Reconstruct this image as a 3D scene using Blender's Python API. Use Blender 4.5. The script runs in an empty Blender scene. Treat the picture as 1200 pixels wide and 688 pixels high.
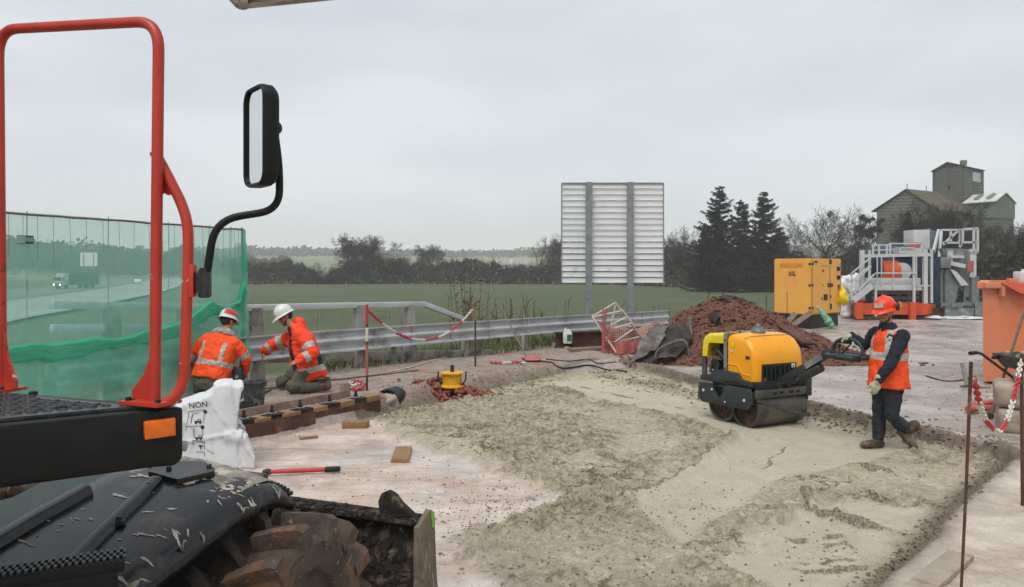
import bpy, bmesh, math, random
import numpy as np
from mathutils import Vector, Matrix, Euler, Quaternion, noise as mnoise
from mathutils.bvhtree import BVHTree
R_ = math.radians
C = bpy.context.scene
COL = C.collection
random.seed(7)
np.random.seed(7)

# ------------------------------------------------------------------ camera, sky, sun, exposure
F = 900.0; CX = 600.0; HY = 314.0; CAMZ = 2.1      # focal length in photo pixels, horizon row, eye height
cam = bpy.data.cameras.new('camera'); camo = bpy.data.objects.new('camera', cam); COL.objects.link(camo)
camo.location = (0, 0, CAMZ); camo.rotation_euler = (R_(90), 0, 0)
cam.sensor_width = 36.0; cam.lens = 36.0 * F / 1200.0; cam.shift_y = (HY - 344.0) / 1200.0
cam.clip_start = 0.05; cam.clip_end = 12000
C.camera = camo
SUN_EL, SUN_AZ = 60.0, 205.0
world = bpy.data.worlds.new('World'); C.world = world; world.use_nodes = True
wn = world.node_tree; wn.nodes.clear()
def _w(t, **k):
    n = wn.nodes.new(t)
    for a, b in k.items(): setattr(n, a, b)
    return n
w_out = _w('ShaderNodeOutputWorld'); w_bg = _w('ShaderNodeBackground'); w_sky = _w('ShaderNodeTexSky', sky_type='NISHITA')
w_sky.sun_disc = False; w_sky.sun_elevation = R_(SUN_EL); w_sky.sun_rotation = R_(SUN_AZ); w_sky.dust_density = 4.0
w_tc = _w('ShaderNodeTexCoord'); w_map = _w('ShaderNodeMapping'); w_map.inputs['Scale'].default_value = (1.0, 1.0, 3.6)
w_no = _w('ShaderNodeTexNoise'); w_no.inputs['Scale'].default_value = 1.9; w_no.inputs['Detail'].default_value = 5; w_no.inputs['Roughness'].default_value = .5
w_rm = _w('ShaderNodeValToRGB')                     # overcast cloud layer: two close greys
w_rm.color_ramp.elements[0].position = .36; w_rm.color_ramp.elements[0].color = (4.22, 4.53, 4.90, 1)
w_rm.color_ramp.elements[1].position = .64; w_rm.color_ramp.elements[1].color = (5.35, 5.63, 5.90, 1)
w_mix = _w('ShaderNodeMixRGB'); w_mix.inputs['Fac'].default_value = .94
wl = wn.links.new
wl(w_tc.outputs['Generated'], w_map.inputs['Vector']); wl(w_map.outputs[0], w_no.inputs['Vector']); wl(w_no.outputs['Fac'], w_rm.inputs['Fac'])
wl(w_sky.outputs[0], w_mix.inputs['Color1']); wl(w_rm.outputs[0], w_mix.inputs['Color2']); wl(w_mix.outputs[0], w_bg.inputs['Color'])
w_bg.inputs['Strength'].default_value = 0.1; wl(w_bg.outputs[0], w_out.inputs['Surface'])
sun = bpy.data.lights.new('sun', 'SUN'); suno = bpy.data.objects.new('sun', sun); COL.objects.link(suno)
sun.energy = 1.5; sun.angle = R_(35); sun.color = (1, .97, .93)
_az = R_(SUN_AZ); _sd = Vector((math.sin(_az) * math.cos(R_(SUN_EL)), math.cos(_az) * math.cos(R_(SUN_EL)), math.sin(R_(SUN_EL))))
suno.rotation_euler = (-_sd).to_track_quat('-Z', 'Y').to_euler(); suno.location = (0, -10, 30)
C.view_settings.view_transform = 'Standard'; C.view_settings.look = 'None'; C.view_settings.gamma = 1; C.view_settings.exposure = 0.65
C.view_settings.use_curve_mapping = False
C.render.engine = 'CYCLES'
cy = C.cycles
cy.use_denoising = True; cy.max_bounces = 6; cy.diffuse_bounces = 3; cy.glossy_bounces = 3; cy.transmission_bounces = 4; cy.transparent_max_bounces = 24; cy.volume_bounces = 3
cy.caustics_reflective = False; cy.caustics_refractive = False; cy.sample_clamp_indirect = 6
try: cy.denoiser = 'OPENIMAGEDENOISE'
except Exception: pass

# ------------------------------------------------------------------ pixel -> place
def P(px, py, D): return Vector(((px - CX) * D / F, D, CAMZ - (py - HY) * D / F))
def G(px, py, z=0.0):
    D = (CAMZ - z) * F / (py - HY)
    return Vector(((px - CX) * D / F, D, z))

# ------------------------------------------------------------------ materials
def S(h):
    h = h.lstrip('#'); v = [int(h[i:i + 2], 16) / 255 for i in (0, 2, 4)]
    return tuple(c / 12.92 if c <= .04045 else ((c + .055) / 1.055) ** 2.4 for c in v) + (1,)
class NT:
    def __init__(s, name):
        s.m = bpy.data.materials.new(name); s.m.use_nodes = True; s.t = s.m.node_tree
        s.b = s.t.nodes['Principled BSDF']; s.out = s.t.nodes['Material Output']
        s.tc = s.t.nodes.new('ShaderNodeTexCoord')
    def n(s, t, **k):
        x = s.t.nodes.new(t)
        for a, b in k.items(): setattr(x, a, b)
        return x
    def l(s, a, b): s.t.links.new(a, b)
    def noise(s, scale, detail=4, rough=.55, vec=None, stretch=None):
        n = s.n('ShaderNodeTexNoise'); n.inputs['Scale'].default_value = scale; n.inputs['Detail'].default_value = detail; n.inputs['Roughness'].default_value = rough
        v = vec or s.tc.outputs['Object']
        if stretch:
            mp = s.n('ShaderNodeMapping'); mp.inputs['Scale'].default_value = stretch; s.l(v, mp.inputs['Vector']); v = mp.outputs[0]
        s.l(v, n.inputs['Vector']); return n.outputs['Fac']
    def ramp(s, fac, stops):
        r = s.n('ShaderNodeValToRGB'); e = r.color_ramp.elements
        while len(e) < len(stops): e.new(.5)
        for i, (p, c) in enumerate(stops):
            e[i].position = p; e[i].color = c if isinstance(c, tuple) else (c, c, c, 1)
        s.l(fac, r.inputs['Fac']); return r.outputs['Color']
    def mix(s, fac, a, b, mode='MIX'):
        m = s.n('ShaderNodeMixRGB', blend_type=mode)
        for i, v in (('Fac', fac), ('Color1', a), ('Color2', b)):
            if isinstance(v, (int, float)): m.inputs[i].default_value = v if i == 'Fac' else (v, v, v, 1)
            elif isinstance(v, tuple): m.inputs[i].default_value = v
            else: s.l(v, m.inputs[i])
        return m.outputs[0]
    def math(s, op, a, b=0.0):
        m = s.n('ShaderNodeMath', operation=op)
        for i, v in enumerate((a, b)):
            if isinstance(v, (int, float)): m.inputs[i].default_value = v
            else: s.l(v, m.inputs[i])
        return m.outputs[0]
    def attr(s, name):
        a = s.n('ShaderNodeAttribute'); a.attribute_name = name; return a.outputs['Fac']
    def base(s, v):
        if isinstance(v, tuple): s.b.inputs['Base Color'].default_value = v
        else: s.l(v, s.b.inputs['Base Color'])
    def rough(s, v):
        if isinstance(v, (int, float)): s.b.inputs['Roughness'].default_value = v
        else: s.l(v, s.b.inputs['Roughness'])
    def bump(s, h, strength=.4, dist=.01):
        b = s.n('ShaderNodeBump'); b.inputs['Strength'].default_value = strength; b.inputs['Distance'].default_value = dist
        s.l(h, b.inputs['Height']); s.l(b.outputs[0], s.b.inputs['Normal'])
M = {}
def mk(name, c1, c2=None, rough=.6, metal=0.0, sc=6.0, dirt=None, dirt_sc=3.0, dirt_lo=.5, dirt_hi=.7, speck=None, speck_sc=60, speck_lo=.66, bump=None, bdist=.01, stretch=None, spec=.5, var=.12, det=5):
    """paint / metal / cloth with mottling, a grime layer and scattered specks."""
    t = NT(name); c1 = S(c1) if isinstance(c1, str) else c1
    if c2 is None: c2 = tuple(x * (1 - 2 * var) for x in c1[:3]) + (1,)
    elif isinstance(c2, str): c2 = S(c2)
    col = t.ramp(t.noise(sc, det, .6, stretch=stretch), [(.3, c2), (.7, c1)])
    ro = None
    if dirt:
        f = t.ramp(t.noise(dirt_sc, 8, .68, stretch=stretch), [(dirt_lo, 0.0), (dirt_hi, 1.0)])
        col = t.mix(f, col, S(dirt) if isinstance(dirt, str) else dirt)
        ro = t.mix(f, rough, min(1, rough + .3))
    if speck:
        f = t.ramp(t.noise(speck_sc, 3, .5), [(speck_lo, 0.0), (speck_lo + .03, 1.0)])
        col = t.mix(f, col, S(speck) if isinstance(speck, str) else speck)
    t.base(col)
    if ro is None: ro = t.ramp(t.noise(sc * 1.7, 4), [(.3, max(0, rough - .08)), (.7, min(1, rough + .08))])
    t.rough(ro); t.b.inputs['Metallic'].default_value = metal; t.b.inputs['Specular IOR Level'].default_value = spec
    if bump: t.bump(t.noise(bump[0], 6, .6, stretch=stretch), bump[1], bdist)
    M[name] = t.m; return t.m

# ------------------------------------------------------------------ mesh builder
I4 = Matrix.Identity(4)
def rotm(rx=0, ry=0, rz=0): return Euler((R_(rx), R_(ry), R_(rz))).to_matrix().to_4x4()
def tr(x, y, z): return Matrix.Translation((x, y, z))
def frame(o, x, y, z):
    m = Matrix((tuple(x) + (0,), tuple(y) + (0,), tuple(z) + (0,), (0, 0, 0, 1))).transposed(); m.translation = Vector(o); return m
class MB:
    def __init__(s): s.v = []; s.f = []; s.mi = []; s.cur = 0
    def add(s, vs, fs, mat=None):
        b = len(s.v)
        s.v += [tuple(mat @ Vector(v)) for v in vs] if mat is not None else [tuple(v) for v in vs]
        for f in fs: s.f.append(tuple(i + b for i in f)); s.mi.append(s.cur)
        return s
    def addbm(s, bm, mat=None):
        bm.verts.ensure_lookup_table(); bm.verts.index_update()
        s.add([v.co.copy() for v in bm.verts], [[v.index for v in f.verts] for f in bm.faces], mat); bm.free(); return s
    def box(s, c, size, rot=None, bev=0.0, seg=2, taper=None):
        bm = bmesh.new(); bmesh.ops.create_cube(bm, size=1)
        for v in bm.verts:
            k = (taper if (taper and v.co.z > 0) else 1.0)
            v.co = Vector((v.co.x * size[0] * k, v.co.y * size[1] * k, v.co.z * size[2]))
        if bev: bmesh.ops.bevel(bm, geom=bm.edges[:], offset=bev, segments=seg, profile=.6, affect='EDGES')
        return s.addbm(bm, tr(*c) @ (rot if rot is not None else I4))
    def bar(s, a, b, w, h=None, up=(0, 0, 1), bev=0.0):
        a = Vector(a); b = Vector(b); d = b - a; L = d.length; d.normalize(); h = h or w
        u = Vector(up)
        if abs(d.dot(u)) > .98: u = Vector((0, 1, 0))
        x = d.cross(u).normalized(); z = x.cross(d)
        bm = bmesh.new(); bmesh.ops.create_cube(bm, size=1)
        for v in bm.verts: v.co = Vector((v.co.x * w, v.co.y * L, v.co.z * h))
        if bev: bmesh.ops.bevel(bm, geom=bm.edges[:], offset=bev, segments=2, profile=.6, affect='EDGES')
        return s.addbm(bm, frame((a + b) / 2, x, d, z))
    def tube(s, pts, r, n=10, caps=True, mat=None, squash=None):
        pts = [Vector(p) for p in pts]
        rs = list(r) if hasattr(r, '__len__') else [r] * len(pts)
        vs = []; fs = []; prev = None; N = len(pts)
        for i, p in enumerate(pts):
            d = (pts[min(i + 1, N - 1)] - pts[max(i - 1, 0)])
            if d.length < 1e-9: d = Vector((0, 0, 1))
            d.normalize()
            if prev is None:
                u = Vector((0, 0, 1)) if abs(d.z) < .9 else Vector((1, 0, 0)); x = d.cross(u).normalized()
            else:
                x = prev - d * prev.dot(d)
                x = x.normalized() if x.length > 1e-6 else d.orthogonal().normalized()
            prev = x; y = d.cross(x)
            for k in range(n):
                a = 2 * math.pi * k / n; cx_ = math.cos(a); sy_ = math.sin(a)
                if squash: sy_ *= squash
                vs.append(p + x * cx_ * rs[i] + y * sy_ * rs[i])
        for i in range(N - 1):
            for k in range(n):
                a = i * n + k; b = i * n + (k + 1) % n; fs.append((a, b, b + n, a + n))
        if caps: fs.append(tuple(range(n - 1, -1, -1))); fs.append(tuple(range((N - 1) * n, N * n)))
        return s.add(vs, fs, mat)
    def cyl(s, a, b, r, r2=None, n=16): return s.tube([a, b], [r, r if r2 is None else r2], n)
    def lathe(s, prof, n=24, mat=None, close=False):
        """prof: (radius, height) pairs turned about Z."""
        vs = []; fs = []
        for (r, z) in prof:
            for k in range(n):
                a = 2 * math.pi * k / n; vs.append((r * math.cos(a), r * math.sin(a), z))
        for i in range(len(prof) - 1):
            for k in range(n):
                a = i * n + k; b = i * n + (k + 1) % n; fs.append((a, b, b + n, a + n))
        if not close: fs.append(tuple(range(n - 1, -1, -1))); fs.append(tuple(range((len(prof) - 1) * n, len(prof) * n)))
        return s.add(vs, fs, mat)
    def prism(s, poly, depth, mat=None, bev=0.0, seg=2):
        """2-D outline in XZ, extruded along +Y from 0 to depth."""
        bm = bmesh.new(); vs = [bm.verts.new((p[0], 0, p[1])) for p in poly]; f = bm.faces.new(vs)
        r = bmesh.ops.extrude_face_region(bm, geom=[f]); bmesh.ops.translate(bm, verts=[g for g in r['geom'] if isinstance(g, bmesh.types.BMVert)], vec=(0, depth, 0))
        bmesh.ops.recalc_face_normals(bm, faces=bm.faces)
        if bev: bmesh.ops.bevel(bm, geom=[e for e in bm.edges if len(e.link_faces) == 2 and e.calc_face_angle(0) > .3], offset=bev, segments=seg, profile=.6, affect='EDGES')
        return s.addbm(bm, mat)
    def sweep(s, prof, path, up=(0, 0, 1), closed_prof=False, caps=True):
        """prof: (side, up) pairs carried along path."""
        path = [Vector(p) for p in path]; n = len(prof); vs = []; fs = []; N = len(path)
        for i, p in enumerate(path):
            d = (path[min(i + 1, N - 1)] - path[max(i - 1, 0)]).normalized(); x = d.cross(Vector(up)).normalized(); z = x.cross(d)
            for (a, b) in prof: vs.append(p + x * a + z * b)
        m = n if closed_prof else n - 1
        for i in range(N - 1):
            for k in range(m):
                a = i * n + k; b = i * n + (k + 1) % n; fs.append((a, b, b + n, a + n))
        if closed_prof and caps: fs.append(tuple(range(n - 1, -1, -1))); fs.append(tuple(range((N - 1) * n, N * n)))
        return s.add(vs, fs)
    def ball(s, c, r, sub=2, jit=0.0, scale=(1, 1, 1), rot=None, seed=None):
        bm = bmesh.new(); bmesh.ops.create_icosphere(bm, subdivisions=sub, radius=1)
        rg = random.Random(seed) if seed is not None else random
        off = Vector((rg.uniform(-50, 50), rg.uniform(-50, 50), rg.uniform(-50, 50)))
        for v in bm.verts:
            k = 1 + jit * mnoise.noise(v.co * 1.3 + off) * 2 if jit else 1
            v.co = Vector((v.co.x * r * scale[0] * k, v.co.y * r * scale[1] * k, v.co.z * r * scale[2] * k))
        return s.addbm(bm, tr(*c) @ (rot if rot is not None else I4))
    def mesh(s, name, smooth=None):
        me = bpy.data.meshes.new(name); me.from_pydata(s.v, [], s.f); me.update()
        if any(s.mi): me.polygons.foreach_set('material_index', s.mi)
        if smooth is not None:
            me.polygons.foreach_set('use_smooth', [True] * len(me.polygons))
            if smooth < 179: me.set_sharp_from_angle(angle=R_(smooth))
        return me
    def build(s, name, mats, parent=None, smooth=40, world=True, fix=False):
        W = wmat(parent) if (parent is not None and world) else None
        if W is not None:
            Wi = W.inverted(); s.v = [tuple(Wi @ Vector(v)) for v in s.v]
        me = s.mesh(name, smooth)
        if fix:
            bm = bmesh.new(); bm.from_mesh(me); bmesh.ops.recalc_face_normals(bm, faces=bm.faces); bm.to_mesh(me); bm.free()
        return link(name, me, mats, parent)
WM = {}
def wmat(o):
    while o.parent is not None: o = o.parent
    return WM.get(o.name, I4)
def link(name, me, mats, parent=None):
    o = bpy.data.objects.new(name, me); COL.objects.link(o)
    for m in (mats if isinstance(mats, (list, tuple)) else [mats]): me.materials.append(M[m] if isinstance(m, str) else m)
    if parent is not None: o.parent = parent
    return o
def tag(o, label=None, cat=None, group=None, kind=None):
    if label: o['label'] = label
    if cat: o['category'] = cat
    if group: o['group'] = group
    if kind: o['kind'] = kind
    return o
def thing(name, label, cat, loc=(0, 0, 0), rz=0.0, group=None):
    o = bpy.data.objects.new(name, None); COL.objects.link(o); o.location = loc; o.rotation_euler = (0, 0, rz); o.empty_display_size = .2
    WM[o.name] = Matrix.Translation(loc) @ Matrix.Rotation(rz, 4, 'Z')
    return tag(o, label, cat, group)
def dup(root, loc, rz=0.0, scale=1.0, label=None):
    def cp(o, par):
        c = o.copy(); COL.objects.link(c)
        if par is not None: c.parent = par
        for ch in o.children: cp(ch, c)
        return c
    r = cp(root, None); r.location = loc; r.rotation_euler = (0, 0, rz); r.scale = (scale, scale, scale)
    WM[r.name] = Matrix.Translation(loc) @ Matrix.Rotation(rz, 4, 'Z') @ Matrix.Scale(scale, 4)
    if label: r['label'] = label
    return r
def evalmesh(o):
    dg = bpy.context.evaluated_depsgraph_get(); me = bpy.data.meshes.new_from_object(o.evaluated_get(dg)); return me
def textmesh(body, size, depth=.002, align='CENTER'):
    cu = bpy.data.curves.new('txt', 'FONT'); cu.body = body; cu.size = size; cu.extrude = depth; cu.align_x = align; cu.align_y = 'CENTER'; cu.resolution_u = 3
    o = bpy.data.objects.new('txt', cu); COL.objects.link(o); me = evalmesh(o); bpy.data.objects.remove(o)
    vs = [v.co.copy() for v in me.vertices]; fs = [tuple(p.vertices) for p in me.polygons]; bpy.data.meshes.remove(me); return vs, fs
def remesh(mb, voxel, smooth_it=4, disp=None):
    me = mb.mesh('tmp'); o = bpy.data.objects.new('tmp', me); COL.objects.link(o)
    r = o.modifiers.new('r', 'REMESH'); r.mode = 'VOXEL'; r.voxel_size = voxel
    if smooth_it: s_ = o.modifiers.new('s', 'SMOOTH'); s_.factor = .5; s_.iterations = smooth_it
    m2 = evalmesh(o); bpy.data.objects.remove(o); bpy.data.meshes.remove(me)
    m2.materials.clear()
    if disp:
        for v in m2.vertices: v.co += disp(v.co) * v.normal
    m2.polygons.foreach_set('use_smooth', [True] * len(m2.polygons)); m2.update()
    return m2
def fbm(p, sc, oct=4): return mnoise.fractal(Vector(p) * sc, 1.0, 2.0, oct)
def smooth_path(pts, k=6, closed=False):
    """Catmull-Rom through pts."""
    pts = [Vector(p) for p in pts]; out = []; n = len(pts)
    for i in range(n - 1):
        p0 = pts[max(i - 1, 0)]; p1 = pts[i]; p2 = pts[i + 1]; p3 = pts[min(i + 2, n - 1)]
        for j in range(k):
            t = j / k
            out.append(.5 * ((2 * p1) + (-p0 + p2) * t + (2 * p0 - 5 * p1 + 4 * p2 - p3) * t * t + (-p0 + 3 * p1 - 3 * p2 + p3) * t ** 3))
    out.append(pts[-1]); return out
def fillet(pts, r, k=5):
    """round the inner corners of a polyline."""
    pts = [Vector(p) for p in pts]; out = [pts[0]]
    for i in range(1, len(pts) - 1):
        a, b, c = pts[i - 1], pts[i], pts[i + 1]; rr = min(r, (a - b).length * .48, (c - b).length * .48)
        p = b + (a - b).normalized() * rr; q = b + (c - b).normalized() * rr
        for j in range(k + 1):
            t = j / k; out.append(p * (1 - t) ** 2 + b * 2 * t * (1 - t) + q * t * t)
    out.append(pts[-1]); return out

# ------------------------------------------------------------------ palette
mk('red_paint', '#bd3a24', '#a32a18', rough=.42, sc=3, dirt='#5c2a20', dirt_sc=11, dirt_lo=.60, dirt_hi=.68, speck='#b5a79b', speck_sc=26, speck_lo=.70)
mk('black_plastic', '#121416', '#0c0e0f', rough=.5, sc=5, dirt='#2e2b28', dirt_sc=5, dirt_lo=.55, dirt_hi=.9, bump=(220, .15), bdist=.002, spec=.25)
mk('black_metal', '#24282b', '#17191b', rough=.45, sc=7, dirt='#4d4740', dirt_sc=6, dirt_lo=.58, dirt_hi=.8)
mk('fender_plastic', '#0c0f12', '#07090a', rough=.22, spec=.5, sc=3, dirt='#4a453f', dirt_sc=8, dirt_lo=.55, dirt_hi=.78, bump=(60, .1), bdist=.003)
mk('fender_dusty', '#8f877c', '#5c5750', rough=.8, sc=7, dirt='#b4aca0', dirt_sc=9, dirt_lo=.5, dirt_hi=.62, bump=(45, .5))
mk('splash_white', '#b3aea4', '#8d887e', rough=.8, sc=30)
mk('tread_plate', '#3a3c3d', '#2b2d2e', rough=.38, metal=.3, sc=9, dirt='#5f5a55', dirt_sc=8, dirt_lo=.5, dirt_hi=.7)
mk('lamp_orange', '#e8700a', '#c85a06', rough=.25, sc=25)
mk('tyre_mud', '#5e5349', '#3a332d', rough=.9, sc=9, dirt='#77573f', dirt_sc=3.2, dirt_lo=.50, dirt_hi=.60, speck='#857a6e', speck_sc=30, speck_lo=.66, bump=(38, .8), bdist=.015)
mk('blade_mud', '#2b2420', '#16130f', rough=.9, sc=9, dirt='#665a4a', dirt_sc=16, dirt_lo=.52, dirt_hi=.64, bump=(30, 1.0), bdist=.02)
mk('blade_steel', '#7d6f5f', '#54483d', rough=.75, sc=6, dirt='#2d251f', dirt_sc=8, dirt_lo=.55, dirt_hi=.7, bump=(40, .6))
mk('green_spray', '#7fbf24', '#5f9a1a', rough=.7, sc=30)
mk('galv', '#c2c6c8', '#a3a7a9', rough=.45, metal=.1, sc=2.2, dirt='#5b5852', dirt_sc=1.7, dirt_lo=.55, dirt_hi=.78)
mk('galv_dirty', '#a8a6a0', '#86847e', rough=.6, metal=.15, sc=3, dirt='#4d4841', dirt_sc=2.4, dirt_lo=.48, dirt_hi=.7)
mk('galv_post', '#8f9395', '#787c7e', rough=.55, metal=.2, sc=3, dirt='#5b564f', dirt_sc=4, dirt_lo=.55, dirt_hi=.75)
mk('aluminium_slat', '#eceded', '#dddfe0', rough=.5, metal=.0, sc=1.2, dirt='#8f9191', dirt_sc=1.8, dirt_lo=.58, dirt_hi=.85)
mk('rust_steel', '#5b3a2a', '#3c2a22', rough=.85, sc=5, dirt='#7d5a44', dirt_sc=7, dirt_lo=.52, dirt_hi=.68, bump=(50, .5), bdist=.006)
mk('pale_beam', '#8d7466', '#6e594d', rough=.8, sc=4, dirt='#a08a78', dirt_sc=6, dirt_lo=.5, dirt_hi=.7, bump=(40, .3))
mk('dark_steel', '#2b2c2c', '#1b1b1b', rough=.5, metal=.4, sc=9, dirt='#6e655a', dirt_sc=12, dirt_lo=.56, dirt_hi=.7)
mk('timber', '#97754e', '#73583c', rough=.8, sc=4, stretch=(2, 2, 14), dirt='#6e5a44', dirt_sc=6, dirt_lo=.58, dirt_hi=.75)
mk('timber_grey', '#8a7b69', '#6a5d50', rough=.85, sc=4, stretch=(2, 2, 10), dirt='#524839', dirt_sc=6, dirt_lo=.55, dirt_hi=.75)
mk('timber_dark', '#4e3d31', '#35291f', rough=.85, sc=4, dirt='#6a5849', dirt_sc=5, dirt_lo=.52, dirt_hi=.7)
mk('hivis', '#f4520e', '#e24408', rough=.75, sc=7, var=.08, dirt='#b8481c', dirt_sc=4, dirt_lo=.62, dirt_hi=.9, bump=(32, .35), bdist=.012)
mk('hivis_red', '#f24414', '#dc390d', rough=.75, sc=7, dirt='#a83a18', dirt_sc=4, dirt_lo=.62, dirt_hi=.9, bump=(32, .35), bdist=.012)
mk('reflective', '#b9b3ac', '#97918b', rough=.5, sc=18)
mk('skin', '#b98264', '#9c684d', rough=.55, sc=20)
mk('beard', '#33261f', '#241a15', rough=.8, sc=60)
mk('navy_cloth', '#1c2130', '#12151f', rough=.9, sc=9, bump=(40, .4))
mk('jeans', '#2a2f37', '#191c22', rough=.9, sc=9, dirt='#6b675f', dirt_sc=7, dirt_lo=.6, dirt_hi=.8, bump=(40, .4))
mk('khaki_cloth', '#5d5b4b', '#46453a', rough=.9, sc=9, dirt='#7a7463', dirt_sc=6, dirt_lo=.55, dirt_hi=.8, bump=(35, .4))
mk('boot', '#5a4636', '#3a2d24', rough=.85, sc=12, dirt='#8a7d69', dirt_sc=8, dirt_lo=.5, dirt_hi=.7, bump=(40, .5))
mk('grey_fleece', '#a8a39c', '#87827c', rough=.95, sc=16, bump=(60, .4))
mk('glove', '#b9b299', '#8d8773', rough=.9, sc=24, bump=(60, .3))
mk('helmet_white', '#d8d8d4', '#c4c4c0', rough=.35, sc=9, dirt='#9a968f', dirt_sc=9, dirt_lo=.62, dirt_hi=.85)
mk('helmet_orange', '#e8411a', '#cf3713', rough=.35, sc=9)
mk('helmet_red', '#c43030', '#a82626', rough=.4, sc=9)
mk('white_plastic', '#d4d6d4', '#bfc1bf', rough=.45, sc=9)
mk('bag_white', '#d6d8da', '#c3c6c9', rough=.8, sc=4, dirt='#a9a8a4', dirt_sc=3, dirt_lo=.6, dirt_hi=.85, bump=(18, .3), bdist=.02)
mk('ink', '#1c1e20', rough=.8)
mk('pail', '#3a3f42', '#2b2f31', rough=.5, sc=9, dirt='#8e8a82', dirt_sc=5, dirt_lo=.48, dirt_hi=.66)
mk('roller_orange', '#f5a514', '#e99a0e', rough=.33, sc=1.5, var=.05, dirt='#a98a58', dirt_sc=4, dirt_lo=.58, dirt_hi=.9, speck='#8a7448', speck_sc=40, speck_lo=.7)
mk('roller_yellow', '#e9d10f', '#d8bf0c', rough=.33, sc=2, dirt='#a89640', dirt_sc=3, dirt_lo=.66, dirt_hi=.95)
mk('roller_charcoal', '#2f3639', '#242a2d', rough=.5, sc=6, dirt='#5f5d57', dirt_sc=7, dirt_lo=.6, dirt_hi=.85)
mk('drum_steel', '#5e605c', '#474845', rough=.42, metal=.6, sc=4, dirt='#80796b', dirt_sc=2.4, dirt_lo=.45, dirt_hi=.7, stretch=(1, 1, 1))
mk('drum_rust', '#4a2f24', '#2e1f19', rough=.85, sc=7, dirt='#7a5c48', dirt_sc=6, dirt_lo=.5, dirt_hi=.7)
mk('beacon_grey', '#63716d', '#505c58', rough=.4, sc=9)
mk('gen_orange', '#eeb055', '#e3a349', rough=.5, sc=.8, var=.05, dirt='#c9824c', dirt_sc=.9, dirt_lo=.5, dirt_hi=.8)
mk('gen_stripe', '#e08a0c', '#d58207', rough=.5, sc=2)
mk('dark_base', '#222423', '#151616', rough=.6, sc=4, dirt='#4a453d', dirt_sc=4, dirt_lo=.55, dirt_hi=.8)
mk('yellow_bag', '#e8cf14', '#cdb30c', rough=.6, sc=14, bump=(20, .5))
mk('green_bag', '#7db694', '#629b7c', rough=.5, sc=14, bump=(20, .6))
mk('plant_orange', '#d2562a', '#b84820', rough=.6, sc=2, dirt='#7d4a35', dirt_sc=3, dirt_lo=.55, dirt_hi=.8)
mk('plant_white', '#c4c6c6', '#aeb0b0', rough=.5, sc=3, dirt='#8a847b', dirt_sc=3, dirt_lo=.58, dirt_hi=.85)
mk('plant_grey', '#7d8283', '#63686a', rough=.6, metal=.2, sc=3, dirt='#9c9a95', dirt_sc=3, dirt_lo=.52, dirt_hi=.75)
mk('plant_blue', '#24394d', '#182836', rough=.55, sc=3, dirt='#4d5660', dirt_sc=3, dirt_lo=.55, dirt_hi=.8)
mk('conveyor_rubber', '#56606a', '#434b54', rough=.7, sc=4)
mk('skip_orange', '#d8805a', '#c9714b', rough=.65, sc=1.6, dirt='#b08068', dirt_sc=1.7, dirt_lo=.5, dirt_hi=.8, bump=(8, .15), bdist=.02)
mk('skip_red', '#bf5033', '#a84228', rough=.65, sc=2.5, dirt='#8a5a48', dirt_sc=3, dirt_lo=.55, dirt_hi=.8)
mk('block_stone', '#a99e8d', '#8a7e6f', rough=.9, sc=4, dirt='#6b6155', dirt_sc=5, dirt_lo=.52, dirt_hi=.72, bump=(26, .5))
mk('chain_red', '#c2343a', '#a02a2e', rough=.5, sc=9)
mk('chain_white', '#d8d4cc', '#bdb9b0', rough=.5, sc=9)
mk('rope_grey', '#6a625a', '#4d4741', rough=.9, sc=20)
mk('faded_red', '#b5615a', '#96504a', rough=.7, sc=7)
mk('faded_pink', '#c79a90', '#b08478', rough=.75, sc=8)
mk('dull_white', '#c9c2b6', '#aea79b', rough=.7, sc=8)
mk('yellow_paint', '#dfa514', '#c48d0e', rough=.5, sc=9, dirt='#8a7440', dirt_sc=7, dirt_lo=.6, dirt_hi=.8)
mk('brick', '#8f5040', '#6d3b2e', rough=.9, sc=16, dirt='#b09080', dirt_sc=14, dirt_lo=.55, dirt_hi=.7)
mk('tarp', '#6d6560', '#4a4440', rough=.8, sc=5, dirt='#8f8984', dirt_sc=3, dirt_lo=.5, dirt_hi=.7, bump=(12, .7), bdist=.04)
mk('tarp_dark', '#3b3431', '#272220', rough=.85, sc=5, dirt='#5c524c', dirt_sc=4, dirt_lo=.52, dirt_hi=.72, bump=(12, .7), bdist=.04)
mk('label_green', '#2f6b44', '#1f4c30', rough=.6, sc=30)
mk('black_rubber', '#1c1c1c', '#111111', rough=.7, sc=9)
mk('glass_dark', '#14191c', '#0d1012', rough=.08, sc=3)
mk('tag_teal', '#12555c', '#0d444a', rough=.6, sc=5)
mk('tag_pale', '#8fb0ac', '#7aa09b', rough=.6, sc=5)
mk('bark', '#3a342e', '#2a2622', rough=.95, sc=2)
mk('twig', '#332f2b', '#24211e', rough=.95, sc=1.5)
mk('twig_brown', '#4a3c31', '#352b24', rough=.95, sc=1.5)
mk('hedge_brown', '#3a342c', '#25221d', rough=.95, sc=.25, dirt='#4a4234', dirt_sc=.12, dirt_lo=.5, dirt_hi=.7)
mk('needles', '#121b18', '#0a100e', rough=.85, sc=.5, dirt='#18231e', dirt_sc=.3, dirt_lo=.5, dirt_hi=.7)
mk('ivy', '#171d17', '#0f130f', rough=.85, sc=.6)
mk('silo_clad', '#74756e', '#62635d', rough=.85, sc=.25, dirt='#807f76', dirt_sc=.12, dirt_lo=.5, dirt_hi=.75)
mk('silo_seam', '#5a5a54', '#4c4c47', rough=.9, sc=.25)
mk('silo_roof', '#55493c', '#40382e', rough=.9, sc=.3, dirt='#5f6040', dirt_sc=.2, dirt_lo=.48, dirt_hi=.68)
mk('silo_green', '#69736a', '#5d675f', rough=.75, sc=.2)
mk('roof_white', '#c6c8c4', '#b5b7b4', rough=.6, sc=.3)
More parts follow.
